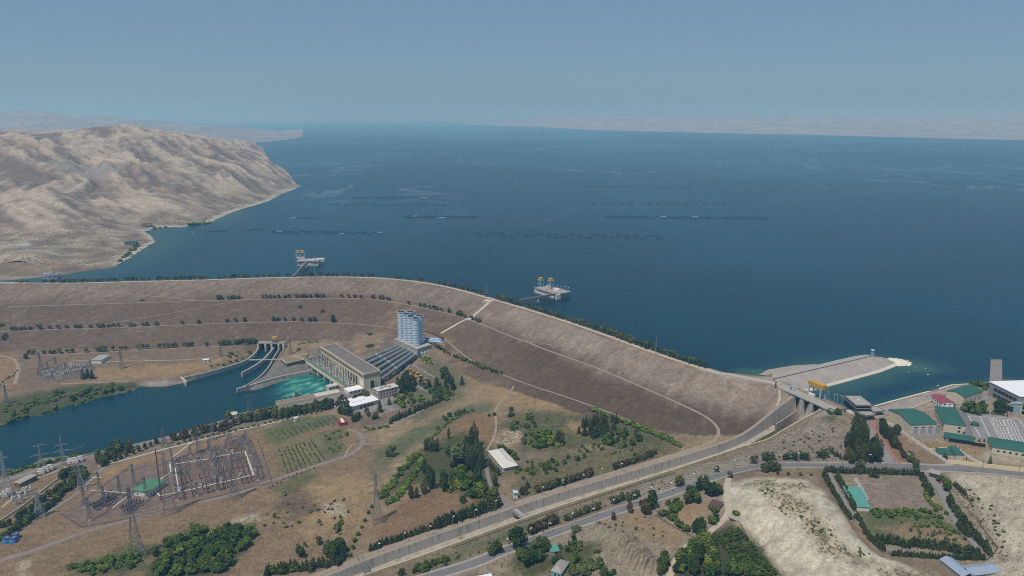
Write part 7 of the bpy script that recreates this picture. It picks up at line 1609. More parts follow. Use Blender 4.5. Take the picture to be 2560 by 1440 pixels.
# --- dam crest: clusters of umbrella pines on the lake side of the road
cx_ = [p[0] for p in CREST_PX]; cy_ = [p[1] for p in CREST_PX]
CL = [(25, 65, 3), (100, 115, 1), (120, 200, 6), (200, 255, 6), (262, 290, 3), (308, 340, 3), (345, 357, 1), (363, 372, 1), (383, 422, 4), (428, 462, 3), (463, 520, 5), (538, 562, 2), (566, 625, 5), (634, 645, 1), (650, 662, 1), (668, 695, 3), (711, 724, 1), (745, 765, 2), (766, 800, 3), (808, 860, 4), (860, 890, 2), (895, 930, 3), (975, 998, 2),
      (1010, 1018, 1), (1030, 1050, 2), (1072, 1090, 2), (1095, 1120, 2), (1120, 1170, 5), (1172, 1195, 2), (1200, 1212, 1), (1225, 1258, 4), (1262, 1292, 4), (1300, 1390, 9), (1390, 1440, 5), (1440, 1500, 6), (1500, 1560, 6), (1560, 1640, 8), (1640, 1720, 8), (1715, 1750, 4)]
up = offset_line([c[:2] for c in CREST], 11.5); _cp = np.array([(p[0], p[1]) for p in CREST])
_az = _cp[:, 0] / _cp[:, 1]
LM = ((0, 250, 'on the dam crest at its far left end'), (250, 480, 'on the left part of the dam crest beside the lattice mast'), (480, 735, 'on the dam crest left of the far intake bridge'), (735, 960, 'on the dam crest right of the far intake bridge'), (960, 1225, 'on the dam crest where it begins to curve down'), (1225, 1310, 'on the dam crest between the stairway and the near intake bridge'), (1310, 1500, 'on the dam crest just right of the near intake bridge'), (1500, 1660, 'on the descending right part of the dam crest'), (1660, 1800, 'at the right end of the crest row'))
for x0, x1, n in CL:
    for i in range(n):
        x = x0 + (x1 - x0) * (i + .5) / n + trng.uniform(-2, 2); y = np.interp(x, cx_, cy_); a = atz(x, y, ZC); j = int(np.argmin((_cp[:, 0] - a[0]) ** 2 + (_cp[:, 1] - a[1]) ** 2)); dv = np.array(up[j]) - _cp[j]; w = (a[0] + dv[0], a[1] + dv[1], ZC - .1)
        lm = [t for a0, a1, t in LM if a0 <= x < a1][0]; tree('pine', 0, 0, 'dark umbrella-shaped pine ' + lm, 'pines ' + lm, trng.uniform(6.4, 8.6) if x < 1225 else trng.uniform(7, 9.5), 1.15, world=w)
# --- berms of the dam face
def line_y(l, x): return np.interp(x, [p[0] for p in l], [p[1] for p in l])
def berm(xs, l, desc, mark, dy=-2, kind='pine', h=7):
    for i, x in enumerate(xs):
        big = isinstance(x, tuple); xx = x[0] if big else x; tree(kind, xx, line_y(l, xx) + dy, ('large ' if big else '') + '%s, %s counting from %s' % (desc, ORD[i], mark), desc.split(' on ')[1], (x[1] if big else h) , 1.0)
U = [(a, b) for a, b in BENCH[0][:14]]
berm([545, 555, (549, 9), 570, 578, 586, 597], U, 'round pine on the upper berm', 'the fork of the dirt tracks', -2); berm([657, 666, 675, 685, 697, 713, 723, 741, 752, 759, 766, 776, 791, 800, 808], U, 'round pine on the upper berm above the outlet gates', 'its left end', -2)
berm([855, 872, 887, 903, 933, 950, 958, 968, 974], U, 'round pine on the upper berm left of the tanks', 'its left end', -1); berm([1022, 1050, 1060, 1075, 1085, 1092, 1104, (1122, 9), 1145, (1150, 9), 1160], U, 'round pine on the upper berm behind the tanks', 'the tanks', -1); berm([(1180, 8), 1190, 1197], [(1170, 800), (1200, 810)], 'round pine on the berm right of the stairway', 'the stairway', -3)
L2 = BENCH[3]; berm([30, 40, 52, 62, 76, (100, 10), 125, 146, 166, 190, 200, 226, 246, 258, 272, 285, 297], L2, 'dark pine on the middle berm at the left', 'the left edge', -1); berm([325, 335, 357, 368, 392, 455, 497], L2, 'dark pine on the middle berm in sparse line', 'its left end', -1); berm([568, 590, 611, 683, 695, 713, 734, 755, 775, 786], L2, 'dark pine on the middle berm above the outlet gates', 'its left end', -2, h=7.5)
L3 = BENCH[4]; berm([72, 85, 111, 126, 136, 149, 170, 181, 217, 246, 253, 263, 283, 304, 313], L3, 'dark pine on the lowest berm above the switchyard', 'the left edge', -2, h=7.5); berm([346, 358, 370, 400, 411, 421, 434, 441, 461, 470, 480, 517], L3, 'dark pine on the lowest berm past the white shed', 'the left', -2, h=8); berm([550, 556, 564, 573, 590, 598, 606, 613, 620, 627, 634, 640], L3, 'dark pine on the lowest berm beside the outlet gates', 'its left end', -3, h=9)
for x, y, h, lab in ((833, 805, 13, 'largest lone round tree on the middle of the dam face'), (750, 770, 6, 'lone round bush on the dam face, left of the pair'), (807, 780, 6, 'lone round bush on the dam face, right of the pair'), (10, 850, 8, 'round tree at the left edge below the middle berm'), (16, 842, 7, 'smaller tree just above another at the left edge'), (4, 815, 6, 'small tree on the left edge of the dam face'), (65, 897, 8, 'round tree below the lowest berm near the winding track'),
                     (922, 868, 6, 'round bush on the dry slope left of the tanks, upper one'), (929, 866, 5, 'round bush on the dry slope left of the tanks, right one'), (925, 838, 6, 'round bush on the dry slope behind the penstocks'), (611, 801, 6, 'small dark tree alone beside the middle berm'), (355, 752, 4, 'lone dot of a bush on the upper dam face')): tree('bigpine' if h > 6 else 'shrub', x, y, lab, None, h, 1.0)
for x, y, lab in ((209, 948, 'leftmost of three dark cypresses by the riverbank'), (220, 944, 'middle one of three dark cypresses by the riverbank'), (231, 947, 'rightmost of three dark cypresses by the riverbank')): tree('conifer', x, y, lab, 'three cypresses', 15)
fill('shrub', [(560, 888), (575, 880), (640, 876), (640, 890), (600, 895), (565, 895)], 16, 'green shrub in the patch left of the outlet gates', 'shrubs left of the outlet gates', kinds=['shrub', 'bright', 'bright'])
row('bright', [(520, 918), (560, 912), (600, 900), (612, 895)], 6, 'green shrub along the outlet wall', 'the white hut', 'shrubs along the outlet wall')
row('bright', [(742, 862), (770, 858), (800, 856)], 7, 'pale green shrub on the slope behind the valve block', 'the thin pylon', 'shrubs behind the valve block'); row('bright', [(742, 878), (750, 872)], 3, 'bright shrub beside the valve block', 'the thin pylon', 'shrubs beside the valve block')
# --- left river bank
fill('shrub', [(0, 1060), (0, 1018), (90, 990), (200, 968), (300, 960), (350, 968), (250, 1000), (110, 1045)], 70, 'low green riverside shrub on the left bank', 'riverside shrubs on the left bank', 3.6, 1.5, ['shrub', 'shrub', 'thicket', 'dull', 'bright'])
for x, y, h in ((275, 978, 9), (35, 1040, 9), (260, 982, 7), (60, 1030, 7), (180, 1000, 7)): tree('broad', x, y, 'rounded willow-like tree on the reedy left river bank', 'trees on the left river bank', h, 1.2)
row('shrub', [(45, 925), (35, 940), (12, 950), (0, 965)], 8, 'scrubby bush along the winding left track', 'the bend', 'bushes along the winding track')
# --- promenade and river road
row('bigpine', [(832, 1012), (790, 1021), (740, 1033), (690, 1042), (640, 1050), (598, 1058)], 24, 'dense dark pine in the double row along the promenade', 'the canteen', 'promenade pines', 10.5, 2, 2.5, 1.15)
row('bigpine', [(832, 1022), (780, 1031), (720, 1043), (680, 1049)], 10, 'dark pine in the lower promenade row', 'the canteen', 'promenade pines lower row', 10, 2, 2, 1.1); row('brownpine', [(592, 1062), (560, 1074), (520, 1082), (470, 1092), (430, 1102)], 10, 'brownish pine in the sparse promenade row', 'the round lookout house', 'sparse promenade pines', 10, 4, 3, 1.15, 0)
row('shrub', [(812, 1027), (740, 1044), (680, 1056), (620, 1070), (545, 1086), (440, 1112)], 26, 'round clipped bush along the pale path', 'the canteen', 'bushes along the pale path', 3.2); row('broad', [(566, 1052), (585, 1034)], 2, 'green tree by the round lookout house', 'the water', 'trees by the lookout house', 9)
row('bright', [(640, 1030), (665, 1024), (692, 1018)], 6, 'light green bush between the promenade and the river', 'the river pylon', 'bushes by the river pylon', 4.5, 2, 1.5, 1.3); tree('bigpine', 744, 998, 'single dark tree at the corner of the quay building', None, 11); row('brownpine', [(690, 1012), (735, 1000)], 3, 'grey bush behind the quay building', 'the river', 'bushes behind the quay', 6)
fill('bigpine', [(225, 1165), (262, 1135), (300, 1110), (335, 1105), (330, 1130), (290, 1150), (250, 1172)], 24, 'dark spreading pine in the grove beside the small parking place', 'grove by the parking place', 9, 1.15, ['bigpine', 'bigpine', 'brownpine']); row('bigpine', [(400, 1108), (370, 1118), (340, 1132), (300, 1148), (262, 1160)], 9, 'dark pine along the inner promenade', 'the large switchyard', 'inner promenade pines', 7)
row('bigpine', [(214, 1200), (190, 1212), (160, 1232), (130, 1262), (95, 1288), (60, 1310), (30, 1332), (0, 1352)], 34, 'dense dark hedge tree in the bottom-left diagonal belt', 'the wide-headed pylon', 'diagonal hedge belt', 6.5, 3, 3, 1.1, 0, ['bigpine', 'pine', 'thicket']); row('bigpine', [(205, 1192), (170, 1210), (130, 1240), (90, 1270), (40, 1300), (0, 1325)], 24, 'dark tree on the river side of the diagonal belt', 'the wide-headed pylon', 'diagonal hedge belt, river side', 7, 4, 3, 1.1, .1); row('bigpine', [(150, 1200), (175, 1185), (205, 1185), (215, 1192)], 8, 'taller pine beside the wide-headed pylon', 'the brown stone store', 'pines by the pylon', 9)
row('shrub', [(200, 1140), (150, 1152), (95, 1165), (40, 1180), (0, 1192)], 18, 'green bush on the water edge below the pylons', 'the white portal', 'bushes on the water edge', 4.2, 3, 1.5, 1.3, 0, ['shrub', 'bright', 'thicket'])
# --- around the power station
for x, y, h, lab in ((866, 1034, 22, 'tall dark conifer at the left corner of the canteen'), (950, 1030, 15, 'pointed conifer at the right corner of the canteen'), (973, 1012, 10, 'small conifer below the office building'), (868, 1022, 13, 'shorter conifer behind the tall one by the canteen')): tree('bigconifer' if h > 16 else 'conifer', x, y, lab, None, h)
fill('bigpine', [(882, 1003), (905, 990), (930, 995), (920, 1005), (890, 1010)], 7, 'dark pine between the canteen and the power house', 'pines behind the canteen', 9.5); fill('bigpine', [(840, 1000), (862, 1002), (858, 1018), (838, 1018)], 4, 'dark pine left of the tall canteen conifer', 'pines left of the canteen', 8); fill('bigpine', [(850, 1030), (945, 1040), (945, 1052), (880, 1056), (848, 1042)], 14, 'dark round pine in the clump in front of the canteen', 'pines before the canteen', 9)
fill('conifer', [(992, 955), (1010, 945), (1040, 958), (1048, 975), (1010, 985), (996, 980)], 26, 'dark cypress in the dense grove beside the yellow tanks', 'cypress grove by the yellow tanks', 14, 1, ['conifer'], 3); fill('fruit', [(985, 985), (1045, 985), (1085, 1010), (1060, 1022), (1010, 1020), (985, 1010)], 34, 'small green tree in the orchard below the cypress grove', 'orchard below the cypress grove', 5, 1, ['fruit', 'bright', 'shrub'])
fill('conifer', [(1080, 958), (1120, 940), (1165, 960), (1160, 985), (1130, 985), (1090, 975)], 12, 'dark cypress standing apart on the green slope right of the yellow tanks', 'cypresses on the green slope', 13, 1, None, 9); fill('fruit', [(1065, 975), (1110, 975), (1140, 990), (1110, 1003), (1075, 992)], 24, 'round fruit tree beside the curving drive', 'orchard beside the drive', 5.5, 1.2, ['fruit', 'thicket']); fill('conifer', [(1052, 960), (1078, 965), (1075, 975), (1050, 972)], 7, 'low cypress in the row below the yellow tanks', 'row below the yellow tanks', 9)
row('conifer', [(975, 1060), (1010, 1042), (1050, 1026), (1085, 1010), (1118, 992)], 26, 'dark conifer in the belt along the drive', 'the gravel turning place', 'conifer belt along the drive', 9, 2, 2, 1.15); row('bright', [(912, 1072), (935, 1075), (968, 1066), (975, 1072)], 9, 'bright shrub by the gravel turning place', 'the container', 'shrubs by the turning place', 3.4)
row('fruit', [(1086, 868), (1110, 880), (1140, 894), (1175, 906), (1215, 922), (1255, 937)], 26, 'small dark tree lining the track at the dam foot', 'the blue tanks', 'trees lining the dam foot track', 5, 2, 1.5, 1.1, 0, ['fruit', 'young', 'shrub']); row('broad', [(1000, 925), (1020, 912), (1038, 898), (1050, 890)], 7, 'green tree hugging the nearest penstock', 'the power house', 'trees by the penstock', 7); fill('bright', [(1045, 890), (1075, 895), (1090, 915), (1060, 912)], 14, 'bright bush on the slope below the tank plinth', 'bushes below the plinth', 3); fill('thicket', [(1085, 930), (1115, 925), (1120, 945), (1095, 948)], 6, 'green tree at the end of the yellow tank yard', 'trees by the tank yard', 7)
# --- orchards and knoll in the middle
def plot(kind, c, nu, nv, lab, group, h):
    for i in range(nu):
        for j in range(nv):
            if trng.random() < .12: continue
            p = bil(c, (i + .5) / nu, (j + .5) / nv); tree(kind, p[0] + trng.uniform(-1.2, 1.2), p[1] + trng.uniform(-.8, .8), lab, group, h)
plot('sap', ((668, 1082), (838, 1040), (856, 1056), (690, 1106)), 13, 5, 'young vine plant in the green plot by the pale path', 'vines by the pale path', 1.9); plot('sap', ((692, 1124), (782, 1100), (818, 1150), (714, 1188)), 9, 9, 'dark sapling planted in rows on the bare plot', 'saplings on the bare plot', 2.5); fill('bright', [(805, 1085), (850, 1070), (858, 1140), (825, 1140)], 14, 'bright shrub at the edge of the sapling plot', 'shrubs by the sapling plot', 2.4); row('sap', [(668, 1225), (720, 1195), (790, 1172)], 12, 'young plant along the verge of the gravel road', 'its left end', 'plants on the gravel road verge', 2.2); tree('shrub', 712, 1237, 'single dark bush on the tan slope below the gravel road', None, 4); tree('shrub', 868, 1088, 'single dark bush in the middle of the turning loop', None, 4.5)
tree('olive', 978, 1140, 'large olive-grey round tree beside the leaning pole', None, 11, .95)
for i, (x, y) in enumerate(((1063, 1128), (1069, 1126), (1075, 1130), (1082, 1128), (1088, 1131), (1094, 1127), (1122, 1098))): tree('poplar', x, y, 'slim dark poplar in the row at the head of the green hedges' if i < 6 else 'lone slim poplar behind the great round tree', 'poplar row' if i < 6 else None, 16)
tree('olive', 1145, 1160, 'great grey-green round tree in the middle grove', None, 20, 1.05); tree('olive', 1128, 1150, 'second grey-green tree leaning on the great round one', None, 15, 1)
for x, y, h in ((1178, 1120, 24), (1186, 1118, 26), (1165, 1140, 22), (1172, 1155, 20), (1180, 1165, 22), (1190, 1150, 21), (1200, 1160, 22), (1170, 1175, 18), (1203, 1172, 20), (1184, 1180, 20)): tree('bigconifer', x, y, 'tall dark cypress in the dense grove behind the long white villa', 'cypress grove behind the villa', h, .8)
for x, y, h, lab in ((1195, 1212, 22, 'broad dark cypress in front of the cypress grove'), (1062, 1186, 17, 'dark cypress at the upper left of the scattered group'), (1078, 1222, 22, 'tall dark cypress in the middle of the scattered group'), (1111, 1228, 21, 'dark cypress standing alone at the right of the scattered group'), (1028, 1247, 15, 'leftmost dark cypress of the scattered group'), (1042, 1244, 11, 'short cypress next to the leftmost one'), (1060, 1235, 15, 'slim cypress between the short one and the tall one'), (1238, 1218, 15, 'dark cypress right of the villa drive'), (1213, 1235, 12, 'dark tree left of the villa drive'), (1072, 1200, 16, 'cypress close behind the tall one of the scattered group')): tree('bigconifer', x, y, lab, 'scattered cypresses', h, .95)
row('bright', [(1058, 1145), (1040, 1180), (1020, 1210), (995, 1245), (968, 1262)], 24, 'bright green bush in the right-hand hedge line', 'the poplars', 'right hedge line', 4.2, 1.5, 1.5, 1.35); row('broad', [(1045, 1135), (1020, 1160), (990, 1195), (968, 1225), (955, 1245)], 24, 'green bush in the broad left-hand hedge line', 'the poplars', 'left hedge line', 4.8, 6, 4, 1.3, 0, ['bright', 'thicket', 'bright'])
row('bright', [(1185, 1025), (1150, 1040), (1115, 1062), (1095, 1085), (1065, 1105)], 26, 'bright bush in the curving hedge above the knoll', 'its upper end', 'curving hedge above the knoll', 3.2, 3, 2); fill('thicket', [(1090, 1065), (1110, 1045), (1160, 1020), (1175, 1025), (1130, 1055), (1095, 1080)], 10, 'green tree behind the curving hedge', 'trees behind the curving hedge', 5)
fill('thicket', [(1140, 1190), (1190, 1200), (1240, 1235), (1250, 1265), (1200, 1275), (1130, 1245), (1120, 1200)], 26, 'dense green tree in the thicket left of the villa drive', 'thicket by the villa drive', 7, 1, ['thicket', 'thicket', 'bright', 'broad']); fill('broad', [(1100, 1185), (1160, 1180), (1180, 1210), (1130, 1215)], 9, 'green tree in front of the great round tree', 'trees before the great tree', 8, 1, ['thicket'])
row('young', [(926, 1378), (960, 1362), (1000, 1350), (1040, 1336), (1082, 1322)], 26, 'small dark conifer in the young row beside the canal track', 'the bottom end', 'young conifer row', 6.5, 2, 1.5, 1.1); row('conifer', [(1086, 1322), (1130, 1306), (1180, 1290), (1220, 1278), (1252, 1262)], 30, 'dark conifer in the tall dense belt beside the canal track', 'its lower end', 'dense conifer belt', 11, 2, 2, 1.25)
row('bigpine', [(1340, 1232), (1380, 1220), (1420, 1208), (1455, 1196), (1480, 1188)], 20, 'brown-green tree in the canal belt right of the tower', 'the guard tower', 'belt right of the guard tower', 7.5, 2, 2, 1.05, 0, ['bigpine', 'brownpine']); row('brownpine', [(1530, 1174), (1570, 1162), (1610, 1148), (1640, 1136)], 14, 'brown-green tree in the upper canal belt', 'its lower end', 'upper canal belt', 6.5, 2, 2, 1.05, 0, ['bigpine', 'brownpine']); fill('brownpine', [(1295, 1235), (1320, 1218), (1325, 1235), (1305, 1248)], 5, 'brownish tree behind the guard tower', 'trees behind the guard tower', 7)
fill('conifer', [(1425, 1090), (1450, 1070), (1500, 1050), (1545, 1055), (1530, 1085), (1470, 1100)], 34, 'dark conifer in the grove on the orchard rise', 'conifer grove on the orchard rise', 12, 1.05, None, 4); row('bigconifer', [(1390, 1112), (1408, 1110)], 2, 'dark broad conifer left of the grove', 'the orchard', 'conifers left of the grove', 15)
fill('thicket', [(1500, 1090), (1560, 1070), (1610, 1095), (1600, 1115), (1540, 1120), (1500, 1110)], 24, 'dark green tree right of the conifer grove', 'trees right of the conifer grove', 6.5, 1, ['thicket', 'broad', 'bigpine']); fill('fruit', [(1305, 1085), (1350, 1075), (1390, 1095), (1400, 1115), (1360, 1125), (1310, 1115)], 40, 'round green fruit tree in the dense orchard left of the grove', 'dense orchard left of the grove', 5, 1.15, ['fruit', 'bright'])
fill('shrub', [(1255, 1060), (1330, 1030), (1370, 1050), (1350, 1075), (1280, 1080)], 24, 'green shrub on the slope above the villa', 'shrubs above the villa', 4, 1, ['shrub', 'thicket', 'bright']); fill('thicket', [(1258, 1030), (1280, 1025), (1285, 1045), (1262, 1045)], 4, 'dark round bush by the dirt path', 'bushes by the dirt path', 5); row('thicket', [(1240, 1040), (1215, 1040)], 2, 'dark bush left of the dirt path', 'the path', 'bushes left of the path', 4)
row('bright', [(1472, 1022), (1520, 1040), (1570, 1058), (1620, 1078), (1660, 1095), (1700, 1118)], 46, 'bright green bush in the thick hedge at the dam foot', 'its upper end', 'hedge at the dam foot', 3.8, 3, 3.5, 1.35); fill('shrub', [(1440, 1120), (1500, 1110), (1600, 1120), (1620, 1140), (1540, 1140), (1460, 1140)], 22, 'scrubby bush on the slope above the canal', 'bushes above the canal', 3, 1, ['shrub', 'thicket', 'dull']); fill('fruit', [(1290, 1165), (1330, 1150), (1350, 1180), (1320, 1205), (1290, 1195)], 20, 'light green fruit tree below the villa', 'fruit trees below the villa', 3.6, 1, ['bright', 'fruit']); row('thicket', [(1245, 1120), (1262, 1128), (1280, 1138), (1296, 1152)], 8, 'green tree along the back of the villa', 'its upper end', 'trees behind the villa', 5.5); row('conifer', [(1222, 1160), (1232, 1172), (1240, 1180), (1248, 1190)], 5, 'dark tree along the front of the villa', 'its left end', 'trees before the villa', 8); fill('thicket', [(1345, 1165), (1440, 1135), (1470, 1150), (1400, 1175), (1360, 1190)], 16, 'dark bush on the rough ground right of the villa', 'bushes right of the villa', 4.5)
# --- lower left thickets
fill('thicket', [(375, 1440), (395, 1375), (470, 1330), (555, 1320), (640, 1315), (640, 1345), (590, 1390), (560, 1440)], 92, 'lush green tree in the big thicket at the bottom left', 'big thicket bottom left', 7, 1.1, ['thicket', 'thicket', 'deep', 'broad', 'thicket'], 5); fill('shrub', [(160, 1420), (250, 1395), (340, 1370), (370, 1385), (350, 1415), (220, 1440)], 50, 'green shrub in the straggling strip left of the big thicket', 'shrub strip bottom left', 3.6, 1.2, ['shrub', 'thicket', 'bright'])
for x, y, h in ((845, 1385, 13), (822, 1390, 11), (838, 1400, 12), (752, 1392, 11), (800, 1360, 8), (858, 1395, 10)): tree('deep', x, y, 'large dark green tree in the group at the bottom of the dry slope', 'trees below the dry slope', h)
row('conifer', [(660, 1440), (720, 1430), (780, 1425), (860, 1405)], 20, 'dark conifer in the row along the bottom edge', 'the left', 'conifer row at the bottom edge', 9, 3, 5, 1.2); fill('thicket', [(640, 1440), (690, 1410), (740, 1420), (720, 1440)], 8, 'green bush right of the big thicket', 'bushes right of the thicket', 5); fill('dull', [(660, 1280), (860, 1220), (880, 1330), (760, 1370), (660, 1340)], 34, 'grey-green scrub bush on the dry slope', 'scrub on the dry slope', 2.2); row('bright', [(835, 1325), (850, 1310), (845, 1330)], 5, 'green bush beside the pale pole', 'the pole', 'bushes by the pale pole', 4); row('thicket', [(870, 1400), (890, 1350), (900, 1325), (935, 1260)], 8, 'dark bush along the ditch', 'its lower end', 'bushes along the ditch', 3.4)
# --- along the main road
fill('thicket', [(995, 1440), (1040, 1415), (1110, 1400), (1130, 1410), (1060, 1440)], 16, 'dark bush between canal and road at the bottom edge', 'bushes at the bottom edge', 5, 1, ['thicket', 'brownpine']); row('deep', [(1225, 1392), (1248, 1380)], 2, 'grey-green tree left of the biggest roadside tree', 'the road', 'trees left of the biggest tree', 9); tree('deep', 1292, 1372, 'biggest dark green tree overhanging the main road', None, 18, 1.0)
for x, y, h in ((1345, 1385, 12), (1362, 1375, 11), (1330, 1405, 13), (1315, 1412, 11), (1350, 1402, 11), (1298, 1400, 10), (1385, 1412, 7), (1398, 1405, 6)): tree('deep', x, y, 'dark tree in the grove around the turquoise-roofed shelter', 'grove around the shelter', h, 1.05)
for x, y in ((1330, 1335), (1345, 1326), (1360, 1320), (1372, 1314), (1385, 1310)): tree('brownpine', x, y, 'bushy dark pine in the clump on the canal side of the road', 'pine clump by the road', 9, 1.2)
row('pine', [(1412, 1305), (1440, 1293), (1470, 1281), (1500, 1270)], 9, 'small pine on the canal side of the road', 'the pine clump', 'small roadside pines', 6); row('pine', [(1525, 1262), (1545, 1255), (1575, 1250), (1598, 1240)], 8, 'small pine near the great roadside pair', 'the bend', 'roadside pines near the pair', 6.5); tree('deep', 1632, 1272, 'great dark green tree of the roadside pair', None, 17, .95); tree('brownpine', 1612, 1284, 'great reddish-brown pine of the roadside pair', None, 14, 1.0); tree('brownpine', 1576, 1280, 'brown pine on the near side of the road, upper one', None, 10, .8); tree('brownpine', 1532, 1300, 'brown pine on the near side of the road, lower one', None, 8, .9); tree('dull', 1441, 1328, 'bare grey bush on the near side of the road', None, 6); tree('bigpine', 1697, 1216, 'wide brown-green roadside pine on the canal side', None, 9.5, 1.35); tree('pine', 1790, 1180, 'small round roadside tree before the bend', None, 7); tree('pine', 1826, 1195, 'small round tree at the head of the pale dirt track', None, 6)
for x, y, h in ((1728, 1252, 13), (1716, 1258, 10), (1740, 1256, 10), (1782, 1240, 13), (1770, 1236, 10), (1795, 1236, 10)): tree('deep', x, y, 'dark green round tree in the garden below the road', 'garden trees below the road', h, 1.0)
row('conifer', [(1742, 1228), (1756, 1224), (1768, 1220)], 4, 'dark conifer between the garden trees', 'the left', 'conifers between the garden trees', 13); row('fruit', [(1655, 1285), (1680, 1300), (1700, 1318), (1720, 1330)], 12, 'green tree along the paling fence', 'the road', 'trees along the paling fence', 5.5, 4, 3, 1.1); fill('thicket', [(1670, 1262), (1700, 1258), (1700, 1280), (1680, 1285)], 7, 'green bush in the small garden plot', 'bushes in the garden plot', 5); tree('thicket', 1785, 1282, 'bright green tree in front of the brown-roofed shed', None, 6); row('deep', [(1740, 1335), (1752, 1322)], 3, 'dark tree at the lower corner of the garden', 'the track', 'trees at the garden corner', 10); row('thicket', [(1775, 1310), (1790, 1302)], 2, 'green tree beside the dirt track', 'the shed', 'trees beside the dirt track', 7)
fill('thicket', [(1400, 1372), (1440, 1345), (1482, 1355), (1470, 1370), (1420, 1385)], 12, 'green bush on the terrace above the grey house', 'terrace bushes', 4.2, 1, ['thicket', 'fruit']); fill('thicket', [(1420, 1440), (1440, 1400), (1500, 1410), (1520, 1440)], 16, 'scrubby tree behind the grey-roofed house', 'scrub behind the grey house', 5, 1, ['thicket', 'dull', 'broad']); tree('broad', 1438, 1405, 'round dull green tree right of the grey-roofed house', None, 9); row('shrub', [(1480, 1385), (1500, 1380)], 3, 'small bush on the bare bank by the rock', 'the rock', 'bushes by the rock', 3); row('thicket', [(1520, 1440), (1540, 1435)], 2, 'green bush below the rock outcrop', 'the rock', 'bushes below the rock', 4); row('deep', [(1650, 1440), (1662, 1415), (1660, 1400)], 4, 'dark tree on the near side of the pale track', 'the bottom edge', 'trees by the pale track', 9)
# orchard at the bottom
plot('fruit', ((1790, 1345), (1846, 1322), (1948, 1442), (1862, 1446)), 7, 14, 'round fruit tree in a row of the orchard below the clay hill', 'orchard below the clay hill', 3.5); fill('deep', [(1690, 1440), (1695, 1400), (1730, 1355), (1775, 1345), (1790, 1380), (1800, 1440)], 34, 'dark broad tree in the dense wood beside the pale track', 'wood beside the pale track', 9, 1.0, ['deep', 'broad'], 10); fill('thicket', [(1800, 1440), (1830, 1400), (1880, 1410), (1900, 1440)], 18, 'green tree at the lower end of the orchard', 'lower orchard trees', 6)
# --- spillway approach, right
fill('bigconifer', [(2140, 1062), (2155, 1075), (2175, 1110), (2205, 1145), (2195, 1160), (2115, 1160), (2112, 1130), (2130, 1090)], 34, 'tall dark conifer in the dense triangle left of the access road', 'conifer triangle', 17, .9, None, 8, (.8, 1.15)); row('bigconifer', [(2198, 1078), (2212, 1090), (2225, 1105), (2238, 1122)], 16, 'dark conifer right of the red paving', 'the canopies', 'conifers right of the access road', 13, 3, 3, .8); row('brownpine', [(2240, 1105), (2250, 1128), (2262, 1150)], 6, 'brownish young tree on the bank below the white fence', 'the top', 'young trees below the fence', 6)
tree('bigpine', 2241, 1086, 'dark round pine against the white fence', None, 10); tree('deep', 2205, 1064, 'bushy tree beside the entrance canopies', None, 7); row('thicket', [(2072, 1032), (2085, 1035), (2100, 1036)], 5, 'green bush on the bank left of the control house', 'the spillway', 'bushes by the control house', 5.5); tree('thicket', 2168, 1022, 'green bush behind the control house', None, 6)
for i, (x, y) in enumerate(((1885, 1158), (1912, 1152), (1922, 1150), (1933, 1150), (1965, 1150), (1984, 1150), (2003, 1147), (2012, 1150), (2052, 1146), (2063, 1142))): tree('pine', x, y, 'roadside pine on the upper verge, %s from the bend' % ORD[i], 'roadside pines on the upper verge', 7.5, 1.1)
for x, y in ((1908, 1180), (1918, 1178), (1930, 1178), (1940, 1177)): tree('bigpine', x, y, 'wide dark pine in the clump on the near side of the road', 'pine clump near side', 9, 1.25)
row('young', [(2070, 1125), (2080, 1132), (2090, 1140), (2105, 1148), (2118, 1150)], 8, 'tiny conifer at the foot of the conifer triangle', 'the slope', 'tiny conifers', 5); row('pine', [(2140, 1172), (2160, 1170)], 2, 'dark pine on the road edge before the garden hedge', 'the left', 'pines before the hedge', 7); tree('bigpine', 2276, 1155, 'round pine at the junction of the access road', None, 9); tree('bigpine', 2290, 1170, 'round pine on the near side of the junction', None, 8); tree('bigpine', 2361, 1150, 'dark pine at the lower end of the white fence', None, 7); tree('conifer', 2474, 1163, 'pointed conifer before the long dormitory', None, 10); tree('young', 2397, 1127, 'small bush beside the buttressed store', None, 4)
for x, y, h in ((2426, 1030, 12), (2440, 1034, 12), (2412, 1028, 10), (2455, 1030, 11)): tree('broad', x, y, 'big light green tree in the clump by the sports hall', 'clump by the sports hall', h, 1.25)
tree('deep', 2494, 1032, 'big dark green tree against the white-roofed hall', None, 15, 1.0); tree('deep', 2506, 1030, 'second dark tree against the white-roofed hall', None, 12, 1.0); row('young', [(2415, 1028), (2460, 1034), (2520, 1040)], 14, 'clipped little bush along the verge of the sports hall', 'the left', 'clipped bushes by the hall', 3); row('thicket', [(2425, 968), (2440, 962), (2455, 968)], 6, 'dark tree at the shore left of the pier', 'the left', 'trees at the shore', 6); row('thicket', [(2462, 975), (2472, 965)], 3, 'reddish dark shrub by the pier', 'the pier', 'shrubs by the pier', 5); row('young', [(2430, 1098), (2442, 1100), (2460, 1106), (2480, 1106), (2500, 1108), (2530, 1112), (2550, 1115)], 9, 'tiny bush along the lower edge of the parking lot', 'the left', 'bushes along the parking lot', 3)
